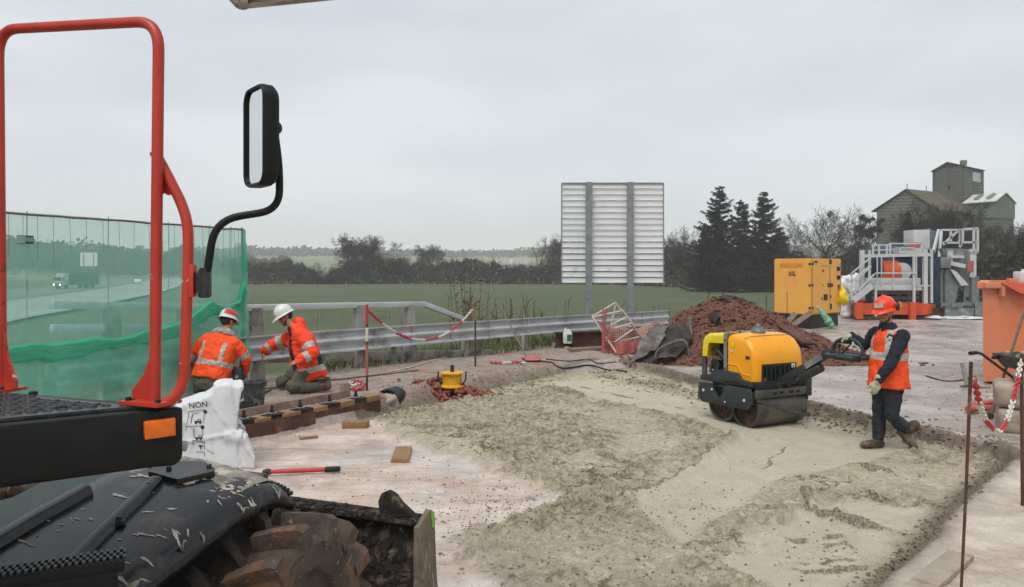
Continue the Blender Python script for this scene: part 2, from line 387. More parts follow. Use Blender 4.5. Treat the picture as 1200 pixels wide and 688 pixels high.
mk('pane_pale', '#a9b6ba', '#96a4a8', rough=.4, sc=.5)
mk('truck_white', '#b9bfbf', '#a9afaf', rough=.4, sc=2)
mk('truck_dark', '#3c4648', '#2f3739', rough=.5, sc=2)
mk('brick_red', '#8a5145', '#6f4038', rough=.9, sc=3)
mk('building_pale', '#b5b2aa', '#a29f98', rough=.8, sc=.3)
mk('dry_stalk', '#6b5236', '#4d3b28', rough=.95, sc=6)
t = NT('mirror_glass'); t.b.inputs['Metallic'].default_value = 1; t.base((.75, .78, .78, 1)); t.rough(t.ramp(t.noise(5), [(.3, .03), (.8, .1)])); M['mirror_glass'] = t.m
t = NT('head_lamp'); t.b.inputs['Emission Color'].default_value = (1, .72, .35, 1); t.b.inputs['Emission Strength'].default_value = 9; M['head_lamp'] = t.m
def net_mat(name, col, lo, hi, sc):
    t = NT(name); t.base(t.ramp(t.noise(3, 5), [(.3, tuple(c * .8 for c in col[:3]) + (1,)), (.7, col)])); t.rough(.75)
    tl = t.n('ShaderNodeBsdfTranslucent'); tl.inputs['Color'].default_value = col
    m1 = t.n('ShaderNodeMixShader'); m1.inputs[0].default_value = .45; t.l(t.b.outputs[0], m1.inputs[1]); t.l(tl.outputs[0], m1.inputs[2])
    tp = t.n('ShaderNodeBsdfTransparent'); m2 = t.n('ShaderNodeMixShader')
    w = t.noise(sc, 6, .6, stretch=(1, 1, .35)); a = t.ramp(w, [(.3, lo), (.75, hi)])
    t.l(a, m2.inputs[0]); t.l(tp.outputs[0], m2.inputs[1]); t.l(m1.outputs[0], m2.inputs[2]); t.l(m2.outputs[0], t.out.inputs['Surface']); M[name] = t.m
net_mat('net_thin', S('#8fdcc6'), .42, .54, 1.6)
net_mat('net_double', S('#86d8c0'), .48, .66, 2.2)
net_mat('net_fold', S('#4cc9a4'), .66, .9, 3)
# ------------------------------------------------------------------ ground relief
def _hash(ix, iy, sd):
    h = (ix.astype(np.int64) * 374761393 + iy.astype(np.int64) * 668265263 + sd * 974634777) & 0x7fffffff
    h = ((h ^ (h >> 13)) * 1274126177) & 0x7fffffff
    return ((h ^ (h >> 16)) & 0xffff) / 65535.0
def vn(x, y, sc, sd=0):
    x = np.asarray(x) * sc; y = np.asarray(y) * sc; ix = np.floor(x); iy = np.floor(y); fx = x - ix; fy = y - iy
    fx = fx * fx * (3 - 2 * fx); fy = fy * fy * (3 - 2 * fy)
    a = _hash(ix, iy, sd); b = _hash(ix + 1, iy, sd); c = _hash(ix, iy + 1, sd); d = _hash(ix + 1, iy + 1, sd)
    return (a + (b - a) * fx) * (1 - fy) + (c + (d - c) * fx) * fy
def fb(x, y, sc, sd=0, o=4, g=.5):
    s = 0; a = 1; t = 0
    for i in range(o): s = s + a * vn(x, y, sc * 2 ** i, sd + i * 17); t += a; a *= g
    return s / t - .5
def sst(a, b, x):
    t = np.clip((x - a) / (b - a), 0, 1); return t * t * (3 - 2 * t)
def dline(x, y, p, n): return (x - p[0]) * n[0] + (y - p[1]) * n[1]
def dpoly(x, y, pts):
    """distance to a polyline, and the side (>0 left)."""
    best = np.full(x.shape, 1e9); side = np.zeros(x.shape)
    for a, b in zip(pts[:-1], pts[1:]):
        dx, dy = b[0] - a[0], b[1] - a[1]; L2 = dx * dx + dy * dy + 1e-12
        t = np.clip(((x - a[0]) * dx + (y - a[1]) * dy) / L2, 0, 1)
        d = np.hypot(x - a[0] - t * dx, y - a[1] - t * dy); c = dx * (y - a[1]) - dy * (x - a[0])
        m = d < best; best = np.where(m, d, best); side = np.where(m, np.sign(c), side)
    return best, side
def inpoly(x, y, pts):
    r = np.zeros(x.shape, bool); n = len(pts)
    for i in range(n):
        x0, y0 = pts[i]; x1, y1 = pts[(i + 1) % n]
        c = ((y0 > y) != (y1 > y)) & (x < (x1 - x0) * (y - y0) / (y1 - y0 + 1e-12) + x0); r ^= c
    return r
def gp(l, z=0.05): return [tuple(G(px, py, z)[:2]) for px, py in l]
A0, NA, DA = (-3.17, 9.04), (-.826, .563), (.563, .826)
B0, NB = (2.39, 15.4), (.937, .35)
C0, NC = (4.82, 7.68), (.735, -.68)
D0, ND = (.83, 14.9), (-.305, .952)
RAIL = [(-14.0, -6.0), (-8.2, 4.0), (-5.9, 9.0), (-4.35, 12.1), (.95, 18.75), (5.0, 23.1), (9.5, 27.6), (30, 46)]
FRESH = gp([(438, 486), (446, 507), (480, 519), (530, 529), (575, 545), (625, 562), (655, 580), (610, 596), (560, 610), (540, 640), (600, 672), (680, 720), (980, 720), (1030, 688), (1168, 560), (1080, 520), (950, 490), (815, 462), (740, 436), (640, 440), (560, 465)])
LANE = gp([(640, 447), (700, 444), (760, 455), (830, 473), (960, 492), (1070, 523), (1010, 545), (920, 560), (860, 600), (800, 640), (745, 600), (735, 583), (800, 553), (862, 515), (820, 495), (740, 478), (690, 465)])
LANE2 = gp([(945, 600), (1000, 588), (1110, 600), (1150, 590), (1095, 640), (1040, 688), (930, 700), (850, 660), (880, 620)])
RIDGES = [(gp([(862, 513), (835, 533), (800, 556), (768, 572), (735, 585)]), .04, .03), (gp([(690, 527), (712, 540), (740, 552), (768, 563)]), .035, .025),
          (gp([(945, 583), (948, 601), (985, 612), (1021, 621), (1063, 630), (1096, 628)]), .055, .035), (gp([(1100, 622), (1130, 606), (1160, 578), (1185, 555)]), .05, .05),
          (gp([(470, 503), (530, 506), (590, 503)]), .03, .03), (gp([(602, 500), (618, 507), (645, 515)]), .04, .03), (gp([(640, 456), (700, 471), (760, 484), (822, 498)]), .035, .04),
          (gp([(930, 483), (985, 497), (1035, 510), (1062, 521)]), .03, .03), (gp([(985, 545), (1012, 552), (1042, 558)]), .035, .03), (gp([(640, 532), (652, 545)]), .04, .02), (gp([(700, 508), (760, 512), (800, 510)]), .02, .03),
          (gp([(668, 450), (720, 462), (800, 478)]), .015, .02), (gp([(560, 560), (640, 585), (740, 560)]), .015, .03), (gp([(900, 505), (925, 520), (900, 545), (860, 560)]), .012, .02), (gp([(640, 500), (700, 515), (790, 522)]), .02, .03)]
for k in range(6):
    RIDGES.append((gp([(892 + k * 8, 629 + k * 8), (930 + k * 9, 637 + k * 7), (985 + k * 5, 632 + k * 6.4)]), .022, .011))
_fr = random.Random(77); FEET = []
for _k in range(46):
    _p = G(_fr.uniform(520, 1120), 470 + 190 * _fr.random() ** 1.2, .05); FEET.append((_p.x, _p.y, _fr.uniform(0, 3.1)))
def ground_z(x, y, det=True):
    x = np.asarray(x, float); y = np.asarray(y, float)
    wob = fb(x, y, 1.1, 3) * .16 + fb(x, y, 6, 5, 3) * .09
    dA = dline(x, y, A0, NA) + wob * (dline(x, y, A0, DA) > 1.9); dB = dline(x, y, B0, NB) + wob; dC = dline(x, y, C0, NC) + wob * .6; dD = dline(x, y, D0, ND) + wob
    sA = dline(x, y, A0, DA)
    hA = .25 * sst(-.02, .13 + .2 * sst(1.6, 3, sA), dA) * (1 - .35 * sst(5, 9, sA))
    hB = .13 * sst(-.03, .10, dB + .3 * fb(x, y, 8, 8, 3)) + .07 * np.exp(-((dB - .12) / .12) ** 2) * (.6 + 1.4 * np.clip(fb(x, y, 2.2, 9) + .4, 0, 1))
    hC = .11 * sst(-.03, .16, dC) + .03 * np.exp(-((dC - .1) / .12) ** 2) * (fb(x, y, 3, 4) + .5)
    hD = .15 * sst(-.1, .4, dD)
    z = np.maximum(np.maximum(hA, hD), np.maximum(hB, hC))
    low = (dA < 0) & (dB < 0) & (dC < 0) & (dD < 0)
    dF, _ = dpoly(x, y, FRESH + FRESH[:1]); inF = inpoly(x, y, FRESH); sF = np.where(inF, dF, -dF) + fb(x, y, 1.6, 21) * .5 + fb(x, y, 7, 23, 3) * .25
    dL, _ = dpoly(x, y, LANE + LANE[:1]); sL = np.where(inpoly(x, y, LANE), dL, -dL)
    dL2, _ = dpoly(x, y, LANE2 + LANE2[:1]); sL2 = np.where(inpoly(x, y, LANE2), dL2, -dL2)
    lane = np.maximum(sst(-.06, .1, sL + fb(x, y, 5, 31) * .1), sst(-.1, .1, sL2 + fb(x, y, 3, 32) * .3))
    dO = ((x + 2.02) * 6.37 + (y - 11.4) * 2.32) / 6.78; fresh = np.maximum(sst(-.1, .2, sF), sst(.8, 1.7, dO)) * low
    rid = np.zeros(x.shape); crum = np.zeros(x.shape)
    for pts, h, w in RIDGES:
        d, s = dpoly(x, y, pts); d = d * s + fb(x, y, 5, 41, 4) * .14
        lite = .62 if w < .012 else .9; w = max(w, .026 if w < .012 else .034); k = np.clip(.75 + fb(x, y, 2.2, 43) * 2.0, .1, 1.3)
        lip = np.where(d > 0, np.exp(-(d / (4 * w)) ** 2), np.exp(-(d / (.95 * w)) ** 2))      # pushed-up lip: long slope on one side, scarp on the other
        rid += 1.9 * h * k * lip * (.85 + .5 * np.abs(fb(x, y, 14, 45, 3))); crum += 1.15 * lite * k * np.exp(-((d + .3 * w) / (.95 * w)) ** 2)
    gravel = np.exp(-(((x - .45) / 1.5) ** 2 + ((y - 6.9) / .9) ** 2)) + .8 * np.exp(-(((x - 2.3) / .7) ** 2 + ((y - 5.9) / .45) ** 2)) + .9 * np.exp(-(((x - 1.6) / .8) ** 2 + ((y - 5.15) / .22) ** 2))
    gravel = np.clip(gravel * (.5 + 1.9 * (fb(x, y, 1.7, 47) + .3)), 0, 1)
    patch = sst(-.02, .10, fb(x, y, 1.25, 49, 4)) * (1 - lane)                                  # torn, lumpy areas left by the blade
    lump = np.abs(fb(x, y, 7, 52, 4)) * .14 + np.maximum(0, fb(x, y, 15, 53, 3)) * .12
    relief = fb(x, y, .9, 51) * .06 + lump * (.25 + .75 * patch + .9 * gravel)
    relief = relief * (1 - .9 * lane) + lane * np.abs(fb(x, y, 14, 54, 3)) * .008
    ang_ = x * .83 - y * .56; drag = np.maximum(0, fb(ang_ * 1.1, (x * .56 + y * .83) * 6.5, 2.2, 57, 3)) * .07 * (1 - lane) * sst(-.05, .12, fb(x, y, .7, 58))     # scrape marks along the pull of the blade
    foot = np.zeros(x.shape)
    for fx, fy, fa in FEET:
        u = (x - fx) * math.cos(fa) + (y - fy) * math.sin(fa); v = -(x - fx) * math.sin(fa) + (y - fy) * math.cos(fa); e = np.sqrt((u / .15) ** 2 + (v / .06) ** 2); foot += -.028 * sst(1.05, .8, e) + .016 * np.exp(-((e - 1.25) / .22) ** 2)
    z = z + fresh * (.05 - .02 * lane + relief + drag) + rid * low + foot * low
    crum = crum + gravel * .42 * np.clip(.3 + fb(x, y, 6, 48) * 3, 0, 1) 
    old = low * (1 - fresh)
    z = z + old * (fb(x, y, .8, 61) * .02 + fb(x, y, 9, 62, 3) * .012)
    side = 1 - low
    pud = fb(x, y, .45, 71, 3)
    z = z + side * (fb(x, y, .5, 72) * .05 + np.abs(fb(x, y, 4.5, 73, 4)) * .05 + np.abs(fb(x, y, 14, 74, 3)) * .018 * (1 - sst(16, 24, y)))
    dR, sR = dpoly(x, y, RAIL); dR = dR * sR
    z = z - sst(.75, 5.5, dR) * 3.6 - sst(33, 40, y) * 2.2 - sst(20, 26, x) * 0
    bank = np.exp(-((dA - .02) / .14) ** 2) * (sA > 1.85) * (sA < 9) + np.exp(-((dB - .06) / .13) ** 2) * (dC < .5) * (dD < .6) + np.exp(-((dC - .02) / .14) ** 2) * (dB < .4) * .9
    return z, dict(fresh=fresh, lane=lane * fresh, old=old, slab=sst(.05, .3, dC) * (y < 8.6) * (1 - sst(-.15, .35, dB)), plat=sst(0, .2, dA), bank=np.clip(bank, 0, 1), crumb=np.clip(crum, 0, 1) * low, torn=np.clip(patch + gravel, 0, 1) * fresh, grass=sst(.25, .9, dR + fb(x, y, 1.5, 77) * .9 - 6 * sst(30, 34, y) * 0), wet=pud)
def gz(x, y): return float(ground_z(np.array([x]), np.array([y]))[0][0])
def spaced(a, b, f):
    o = [a]
    while o[-1] < b: o.append(o[-1] + f(o[-1]))
    return np.array(o)
gx = spaced(-18, 26, lambda v: .021 if -3.6 < v < 6.0 else min(.45, .021 + .05 * max(-3.6 - v, v - 6.0)))
gy = spaced(-8, 44, lambda v: .3 if v < 1.5 else (.06 if v < 3.6 else (.018 if v < 6 else .018 + .0022 * (v - 6) if v < 16 else .04 + .012 * (v - 16))))
GX, GY = np.meshgrid(gx, gy); GZ, GA = ground_z(GX.ravel(), GY.ravel())
nx, ny = len(gx), len(gy)
vs = np.column_stack([GX.ravel(), GY.ravel(), GZ])
ii = np.arange((ny - 1) * nx).reshape(ny - 1, nx)[:, :-1].ravel()
fs = np.column_stack([ii, ii + 1, ii + nx + 1, ii + nx])
me = bpy.data.meshes.new('ground'); me.vertices.add(len(vs)); me.vertices.foreach_set('co', vs.ravel()); me.loops.add(fs.size); me.loops.foreach_set('vertex_index', fs.ravel())
me.polygons.add(len(fs)); me.polygons.foreach_set('loop_start', np.arange(len(fs)) * 4); me.polygons.foreach_set('use_smooth', np.ones(len(fs), bool)); me.update(calc_edges=True)
for k, v in GA.items():
    at = me.attributes.new(k, 'FLOAT', 'POINT'); at.data.foreach_set('value', np.asarray(v, np.float32).ravel())
t = NT('ground_site')
n1 = t.noise(3.2, 9, .68); n2 = t.noise(.9, 8, .66); n3 = t.noise(55, 8, .75); n4 = t.noise(14, 9, .72); n5 = t.noise(.45, 6, .6); n7 = t.noise(130, 4, .7)
n6 = t.noise(1.3, 9, .7, stretch=(.75, 1.35, 1))
vor = t.n('ShaderNodeTexVoronoi', feature='F1'); vor.inputs['Scale'].default_value = 48; vor.inputs['Randomness'].default_value = 1; t.l(t.tc.outputs['Object'], vor.inputs['Vector'])
grain = t.ramp(vor.outputs['Distance'], [(.05, 1.0), (.55, 0.0)])
fine = t.math('ADD', t.math('MULTIPLY', n3, .6), t.math('MULTIPLY', n7, .4))
fresh = t.ramp(fine, [(.36, S('#6b6454')), (.46, S('#8f8877')), (.60, S('#b3ac9b'))])
fresh = t.mix(.42, fresh, t.ramp(n4, [(.36, S('#6f6857')), (.5, S('#978f7d')), (.64, S('#b0a897'))]))
fresh = t.mix(t.ramp(n2, [(.45, 0.0), (.62, .45)]), fresh, S('#7b7362'))
torn = t.mix(fine, S('#5f5746'), t.ramp(n4, [(.38, S('#736a57')), (.62, S('#a59d8a'))]))
fresh = t.mix(t.math('MULTIPLY', t.attr('torn'), .45), fresh, torn); n9 = t.noise(7, 9, .75); fresh = t.mix(t.math('MULTIPLY', t.attr('torn'), t.ramp(n9, [(.43, .7), (.475, 0.0)])), fresh, S('#5f5747')); fresh = t.mix(t.ramp(n9, [(.54, 0.0), (.64, .5)]), fresh, S('#b5ae9e'))
fresh = t.mix(t.math('MULTIPLY', t.attr('lane'), .8), fresh, t.mix(.5, t.ramp(n1, [(.35, S('#9a9384')), (.65, S('#b1aa9b'))]), t.ramp(fine, [(.38, S('#8f8878')), (.6, S('#b8b1a2'))])))
rid_n = t.math('ABSOLUTE', t.math('SUBTRACT', t.noise(1.5, 7, .62), .5)); mk1 = t.ramp(t.noise(.75, 6, .6), [(.50, 0.0), (.55, 1.0)])
rid_m = t.math('ABSOLUTE', t.math('SUBTRACT', t.noise(3.1, 7, .66), .5)); mk2 = t.ramp(t.noise(1.2, 6, .6), [(.54, 0.0), (.59, .8)])
marks = t.math('MAXIMUM', t.math('MULTIPLY', t.ramp(rid_n, [(.004, 1.0), (.016, 0.0)]), mk1), t.math('MULTIPLY', t.ramp(rid_m, [(.005, 1.0), (.018, 0.0)]), mk2))
specks = t.ramp(t.noise(26, 3, .55), [(.66, 0.0), (.69, .8)])  # dark specks: crumb shadows painted on fresh concrete, stone specks on old slab
smooth = t.math('SUBTRACT', 1.0, t.math('MULTIPLY', t.attr('lane'), .85))
fresh = t.mix(1.0, fresh, (1.10, 1.085, 1.01, 1), 'MULTIPLY')
fresh = t.mix(t.math('MULTIPLY', t.math('MAXIMUM', marks, specks), smooth), fresh, S('#4c4535'))
old = t.mix(t.ramp(n6, [(.40, 0.0), (.62, 1.0)]), t.mix(.4, t.ramp(n1, [(.36, S('#a89d97')), (.64, S('#cbc2bc'))]), t.ramp(fine, [(.38, S('#9c918a')), (.62, S('#cdc5bf'))])), t.mix(.5, t.ramp(n4, [(.36, S('#94806f')), (.64, S('#bda899'))]), t.ramp(fine, [(.4, S('#88766a')), (.6, S('#bbaa9c'))])))
stre = t.ramp(t.noise(2.4, 9, .72, stretch=(.5, 2.6, 1)), [(.40, .55), (.49, 0.0)]); old = t.mix(stre, old, S('#85766a')); old = t.mix(t.math('MULTIPLY', specks, .7), old, S('#6a5d52'))
old = t.mix(1.0, old, (1.22, 1.19, 1.14, 1), 'MULTIPLY'); old = t.mix(t.ramp(n5, [(.52, 0.0), (.60, .75)]), old, S('#a5a6a4')); old = t.mix(t.ramp(n2, [(.58, 0.0), (.68, .7)]), old, S('#a5785c'))
road = t.mix(t.ramp(n6, [(.42, 0.0), (.60, 1.0)]), t.ramp(n4, [(.34, S('#7a6d64')), (.66, S('#a69b91'))]), t.ramp(n1, [(.35, S('#91877e')), (.65, S('#bab2aa'))]))
road = t.mix(t.ramp(n2, [(.50, 0.0), (.64, .6)]), road, t.ramp(fine, [(.4, S('#5b4a41')), (.6, S('#857264'))])); road = t.mix(t.ramp(fine, [(.40, .45), (.50, 0.0)]), road, S('#5a4d45')); road = t.mix(t.ramp(n5, [(.53, 0.0), (.60, .6)]), road, S('#bab3af'))
plat = t.mix(t.ramp(n1, [(.42, 0.0), (.60, 1.0)]), t.ramp(n4, [(.34, S('#7d7065')), (.66, S('#aa9d91'))]), t.ramp(fine, [(.4, S('#66584d')), (.6, S('#978a7d'))]))
plat = t.mix(t.ramp(n2, [(.52, 0.0), (.63, .6)]), plat, S('#8b5f4d')); plat = t.mix(t.ramp(fine, [(.40, .5), (.48, 0.0)]), plat, S('#51463d'))
slab = t.mix(t.ramp(n2, [(.45, 0.0), (.60, .75)]), t.ramp(n1, [(.35, S('#aa9f90')), (.65, S('#cbc2b4'))]), t.ramp(n4, [(.35, S('#837360')), (.65, S('#ac9d8b'))])); slab = t.mix(1.0, slab, (1.10, 1.09, 1.06, 1), 'MULTIPLY'); slab = t.mix(t.ramp(fine, [(.40, .5), (.49, 0.0)]), slab, S('#6e6051'))
grass = t.mix(n4, S('#3b4527'), t.ramp(n1, [(.3, S('#4d5632')), (.7, S('#6a6a42'))]))
bank = t.mix(fine, S('#40362c'), t.ramp(n4, [(.36, S('#54483c')), (.64, S('#83755f'))]))
col = t.mix(t.attr('plat'), road, plat); col = t.mix(t.attr('slab'), col, slab)
col = t.mix(t.attr('old'), col, old); col = t.mix(t.attr('fresh'), col, fresh)
col = t.mix(t.math('MULTIPLY', t.attr('bank'), .85), col, bank); crk = t.ramp(t.math('ADD', t.attr('crumb'), t.math('MULTIPLY', t.math('SUBTRACT', n4, .5), .8)), [(.50, 0.0), (.66, .85)])
col = t.mix(crk, col, t.mix(t.ramp(n3, [(.44, 0.0), (.56, 1.0)]), S('#423b31'), S('#8f8571')))
col = t.mix(t.attr('grass'), col, grass); t.base(col)
dryness = t.math('ADD', t.math('ADD', t.attr('fresh'), t.attr('grass')), t.math('ADD', t.attr('bank'), t.math('MULTIPLY', t.attr('plat'), .8)))
wetr = t.ramp(t.noise(.8, 7, .62), [(.44, .16), (.58, .66)])
t.rough(t.mix(t.math('MINIMUM', dryness, 1.0), wetr, .88)); t.b.inputs['Specular IOR Level'].default_value = .5
t.bump(t.math('ADD', t.math('MULTIPLY', grain, .35), t.math('ADD', n4, t.math('ADD', fine, n1))), .4, .02)
M['ground_site'] = t.m
tag(link('ground', me, 'ground_site'), kind='structure')

# ------------------------------------------------------------------ land around: field, motorway cutting, hills
def land_z(x, y):
    x = np.asarray(x, float); y = np.asarray(y, float); r = np.hypot(x, y)
    field = -1.25 - .0043 * np.clip(r, 0, 260) + fb(x, y, .02, 81) * .5 * sst(40, 120, r)
    dn = (x + 43) * -.947 + (y - 66) * -.32; df = (x + 107) * -.943 + (y - 163) * -.333
    k = sst(-16, -3, dn); z = field * (1 - k) + -2.95 * k
    z = z + sst(4, 140, df) * 9 + sst(60, 400, df) * 12
    z = z + sst(420, 1350, r) * (30 + 26 * fb(x, y, .0016, 83, 3)) + sst(1300, 3800, r) * 25
    z = z - .6 * sst(30, 0, r)
    return z
ang = np.concatenate([np.linspace(-52, 52, 330), np.linspace(54, 306, 70)]); ang = np.radians(90 - ang)
rad = np.concatenate([[0.5], np.geomspace(4, 3300, 120)])
AA, RR = np.meshgrid(ang, rad); lx = (RR * np.cos(AA)).ravel(); ly = (RR * np.sin(AA)).ravel(); lz = land_z(lx, ly)
na, nr = len(ang), len(rad)
fs = []
for i in range(nr - 1):
    for k in range(na): a = i * na + k; b = i * na + (k + 1) % na; fs.append((a + na, b + na, b, a) if False else (a, b, b + na, a + na))
me = bpy.data.meshes.new('field'); me.from_pydata(list(zip(lx, ly, lz)), [], [f[::-1] for f in fs]); me.polygons.foreach_set('use_smooth', [True] * len(fs)); me.update()
t = NT('land')
n1 = t.noise(.06, 6, .6); n2 = t.noise(.9, 6, .7); n3 = t.noise(.012, 4)
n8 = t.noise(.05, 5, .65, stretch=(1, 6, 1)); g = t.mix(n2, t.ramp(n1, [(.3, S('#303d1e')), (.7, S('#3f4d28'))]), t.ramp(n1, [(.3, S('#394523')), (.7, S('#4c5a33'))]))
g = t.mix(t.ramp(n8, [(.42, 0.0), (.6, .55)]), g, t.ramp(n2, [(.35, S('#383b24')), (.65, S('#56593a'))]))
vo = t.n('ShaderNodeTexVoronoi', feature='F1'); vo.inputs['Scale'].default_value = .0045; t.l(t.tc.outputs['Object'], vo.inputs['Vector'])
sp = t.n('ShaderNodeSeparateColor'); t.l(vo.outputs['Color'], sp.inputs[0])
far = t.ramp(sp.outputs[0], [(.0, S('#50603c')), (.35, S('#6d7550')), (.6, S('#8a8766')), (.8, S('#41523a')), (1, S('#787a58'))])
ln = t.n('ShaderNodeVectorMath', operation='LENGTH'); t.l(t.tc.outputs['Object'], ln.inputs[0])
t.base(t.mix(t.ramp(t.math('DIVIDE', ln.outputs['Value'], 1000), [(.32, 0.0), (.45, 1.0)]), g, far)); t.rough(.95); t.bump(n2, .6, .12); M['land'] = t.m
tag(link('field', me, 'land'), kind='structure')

# motorway in the cutting on the left
near_e = smooth_path([(-24, 22, 0), (-43, 66, 0), (-50, 90, 0), (-63.5, 136, 0), (-84, 195, 0), (-112, 264, 0), (-170, 420, 0), (-260, 640, 0)], 6)
far_e = smooth_path([(-78, 40, 0), (-93, 105, 0), (-107, 163, 0), (-128, 220, 0), (-150, 275, 0), (-176, 350, 0), (-245, 540, 0), (-350, 800, 0)], 6)
def strip(name, f0, f1, z, m, segs=6):
    b = MB(); n = len(near_e)
    for i in range(n):
        for k in range(segs + 1):
            f = f0 + (f1 - f0) * k / segs; p = near_e[i].lerp(far_e[i], f); b.v.append((p.x, p.y, z))
    w = segs + 1
    for i in range(n - 1):
        for k in range(segs): a = i * w + k; b.f.append((a, a + w, a + w + 1, a + 1)); b.mi.append(0)
    return b.build(name, m, smooth=180, fix=False)
mk('asphalt_pale', '#8b8e8f', '#797c7d', rough=.6, sc=.08); mk('asphalt', '#55595b', '#46494b', rough=.6, sc=.08); mk('road_line', '#c9cbc9', '#b5b7b5', rough=.6, sc=.3); mk('median_grass', '#4c5636', '#5d6542', rough=.95, sc=.1)
tag(strip('motorway_near_carriageway', .02, .46, -2.62, 'asphalt_pale'), kind='structure'); tag(strip('motorway_far_carriageway', .56, .98, -2.62, 'asphalt'), kind='structure')
tag(strip('median', .46, .56, -2.60, 'median_grass', 2), kind='structure')
for i, f in enumerate((.05, .44, .59, .95)): tag(strip('road_marking', f, f + .008, -2.59, 'road_line', 1), kind='structure')
for (i0, f) in [(k, g_) for k in range(0, 40, 2) for g_ in (.23, .77)]:
    pass
b = MB()
for i in range(0, len(near_e) - 1):
    for f in (.24, .77):
        if i % 2: continue
        p = near_e[i].lerp(far_e[i], f); q = near_e[i + 1].lerp(far_e[i + 1], f); q = p.lerp(q, .5); d = (q - p).normalized(); s_ = Vector((-d.y, d.x, 0)) * .12
        b.add([(p + s_).to_tuple()[:2] + (-2.585,), (p - s_).to_tuple()[:2] + (-2.585,), (q - s_).to_tuple()[:2] + (-2.585,), (q + s_).to_tuple()[:2] + (-2.585,)], [(3, 2, 1, 0)])
tag(b.build('lane_dashes', 'road_line'), kind='structure')

# ------------------------------------------------------------------ trees
def seg_tree(seed, h, levels=5, spread=.55, trunk_r=None, up=.25, lean=0.0, n0=7, thin=.62, first=.28, twig=1.0):
    """bare branching: returns (trunk MB, crown MB)."""
    rg = random.Random(seed); tk = MB(); cr = MB(); trunk_r = trunk_r or h * .016
    def grow(p, d, L, r, lv, target):
        n = 3 if lv < 3 else 2; pts = [p]; rs = [r]
        for i in range(n):
            d = (d + Vector((rg.gauss(0, 1), rg.gauss(0, 1), rg.gauss(0, 1) + up)) * .16).normalized()
            p = p + d * L / n; pts.append(p); rs.append(max(r * (1 - .5 * (i + 1) / n), .016 * h / 12 * 1.3))
        (tk if lv == 0 else cr).tube(pts, rs, 7 if lv == 0 else (5 if lv < 2 else 3), caps=False)
        if lv >= levels: return
        k = n0 if lv == 0 else rg.choice((3, 4, 4, 5) if twig >= 1 else (2, 3, 3, 4)) if lv < levels - 1 else int(4 * twig)
        for j in range(k):
            f = (first + (1 - first) * (j + rg.random() * .6) / k) if lv == 0 else .3 + .7 * (j + rg.random()) / k
            f = min(f, 1.0); x = f * n; i = min(int(x), n - 1); q = pts[i].lerp(pts[i + 1], x - i)
            a = rg.uniform(0, 2 * math.pi) if lv else j * 2.4 + rg.random()
            o = d.orthogonal().normalized(); o.rotate(Quaternion(d, a))
            nd = (d * rg.uniform(.45, .9) + o * rg.uniform(.6, 1.15) * spread * 1.6).normalized()
            grow(q, nd, L * rg.uniform(.5, .72) * (1 if lv else (.95 - .35 * f) / .75), max(rs[i] * rg.uniform(.45, .62), .017 * h / 12), lv + 1, target)
        if lv < levels - 1 and lv > 0: grow(p, d, L * .55, rs[-1], lv + 1, target)
    grow(Vector((0, 0, 0)), Vector((lean, 0, 1)).normalized(), h * .56, trunk_r, 0, None)
    top = max(v[2] for v in cr.v); k = h / top
    for m in (tk, cr): m.v = [(v[0] * k, v[1] * k, v[2] * k) for v in m.v]
    return tk, cr
BARE = {}
def bare_proto(key, seed, h, **kw):
    tk, cr = seg_tree(seed, h, **kw); BARE[key] = (tk.mesh('trunk', 180), cr.mesh('crown', 180), h)
bare_proto('oak', 11, 13, levels=5, spread=.62, n0=10, first=.16, twig=1.8); bare_proto('oak2', 17, 12, levels=5, spread=.6, n0=9, first=.18, twig=1.5); bare_proto('slim', 23, 16, levels=5, spread=.42, n0=6, first=.25, up=.45, twig=.6, trunk_r=.30); bare_proto('slim2', 29, 16, levels=5, spread=.40, n0=7, first=.2, up=.5, twig=.6, trunk_r=.30); bare_proto('shrub', 31, 7, levels=4, spread=.5, n0=10, first=.05, up=.35, twig=1.6)
def bare(key, px, ptop, D, label, base=None, rz=None, wide=1.0, group='bare trees around the field', cat='tree', name='bare_tree', mt='twig'):
    tkm, crm, h = BARE[key]; X = (px - CX) * D / F; zb = float(land_z(np.array([X]), np.array([D]))[0]) if base is None else base
    H = CAMZ - (ptop - HY) * D / F - zb; s = H / h
    t_ = thing(name, label, cat, (X, D, zb - .1), random.random() * 6.28 if rz is None else rz, group); t_.scale = (s * wide, s * wide, s)
    for nm, m_, mm in (('trunk', tkm, 'bark'), ('crown', crm, mt)):
        m_ = m_.copy() if m_.materials and m_.materials[0] != M[mm] else m_
        o = bpy.data.objects.new(nm, m_); COL.objects.link(o); o.parent = t_
        if not m_.materials: m_.materials.append(M[mm])
        elif m_.materials[0] != M[mm]: m_.materials[0] = M[mm]
    return t_
bare('oak', 432, 271, 200, 'broad bare tree standing tall above the dark hedge beyond the field', rz=.4, wide=1.15)
bare('oak2', 466, 300, 205, 'lower bare tree touching the right side of the broad bare field tree', wide=1.3)
bare('oak2', 507, 284, 262, 'small round bare tree showing above the middle of the field hedge', wide=.95)
bare('shrub', 373, 306, 192, 'thin sapling at the gap in the field hedge left of the broad bare tree', wide=.8)
bare('slim', 627, 279, 215, 'leftmost bare tree of the group left of the big sign', wide=.9)
bare('slim2', 643, 271, 205, 'tallest bare tree touching the left edge of the big sign', wide=1.0)
bare('oak', 664, 276, 210, 'bare tree half hidden behind the left edge of the big sign', wide=.8)
bare('slim', 788, 262, 170, 'bare tree between the big sign and the conifers, next to the sign', wide=.9, rz=1)
bare('slim2', 806, 264, 165, 'bare tree whose twigs touch the left side of the tallest conifer', wide=1.1)
bare('slim', 775, 270, 175, 'bare tree rising just behind the right edge of the big sign', wide=1.0, rz=4)
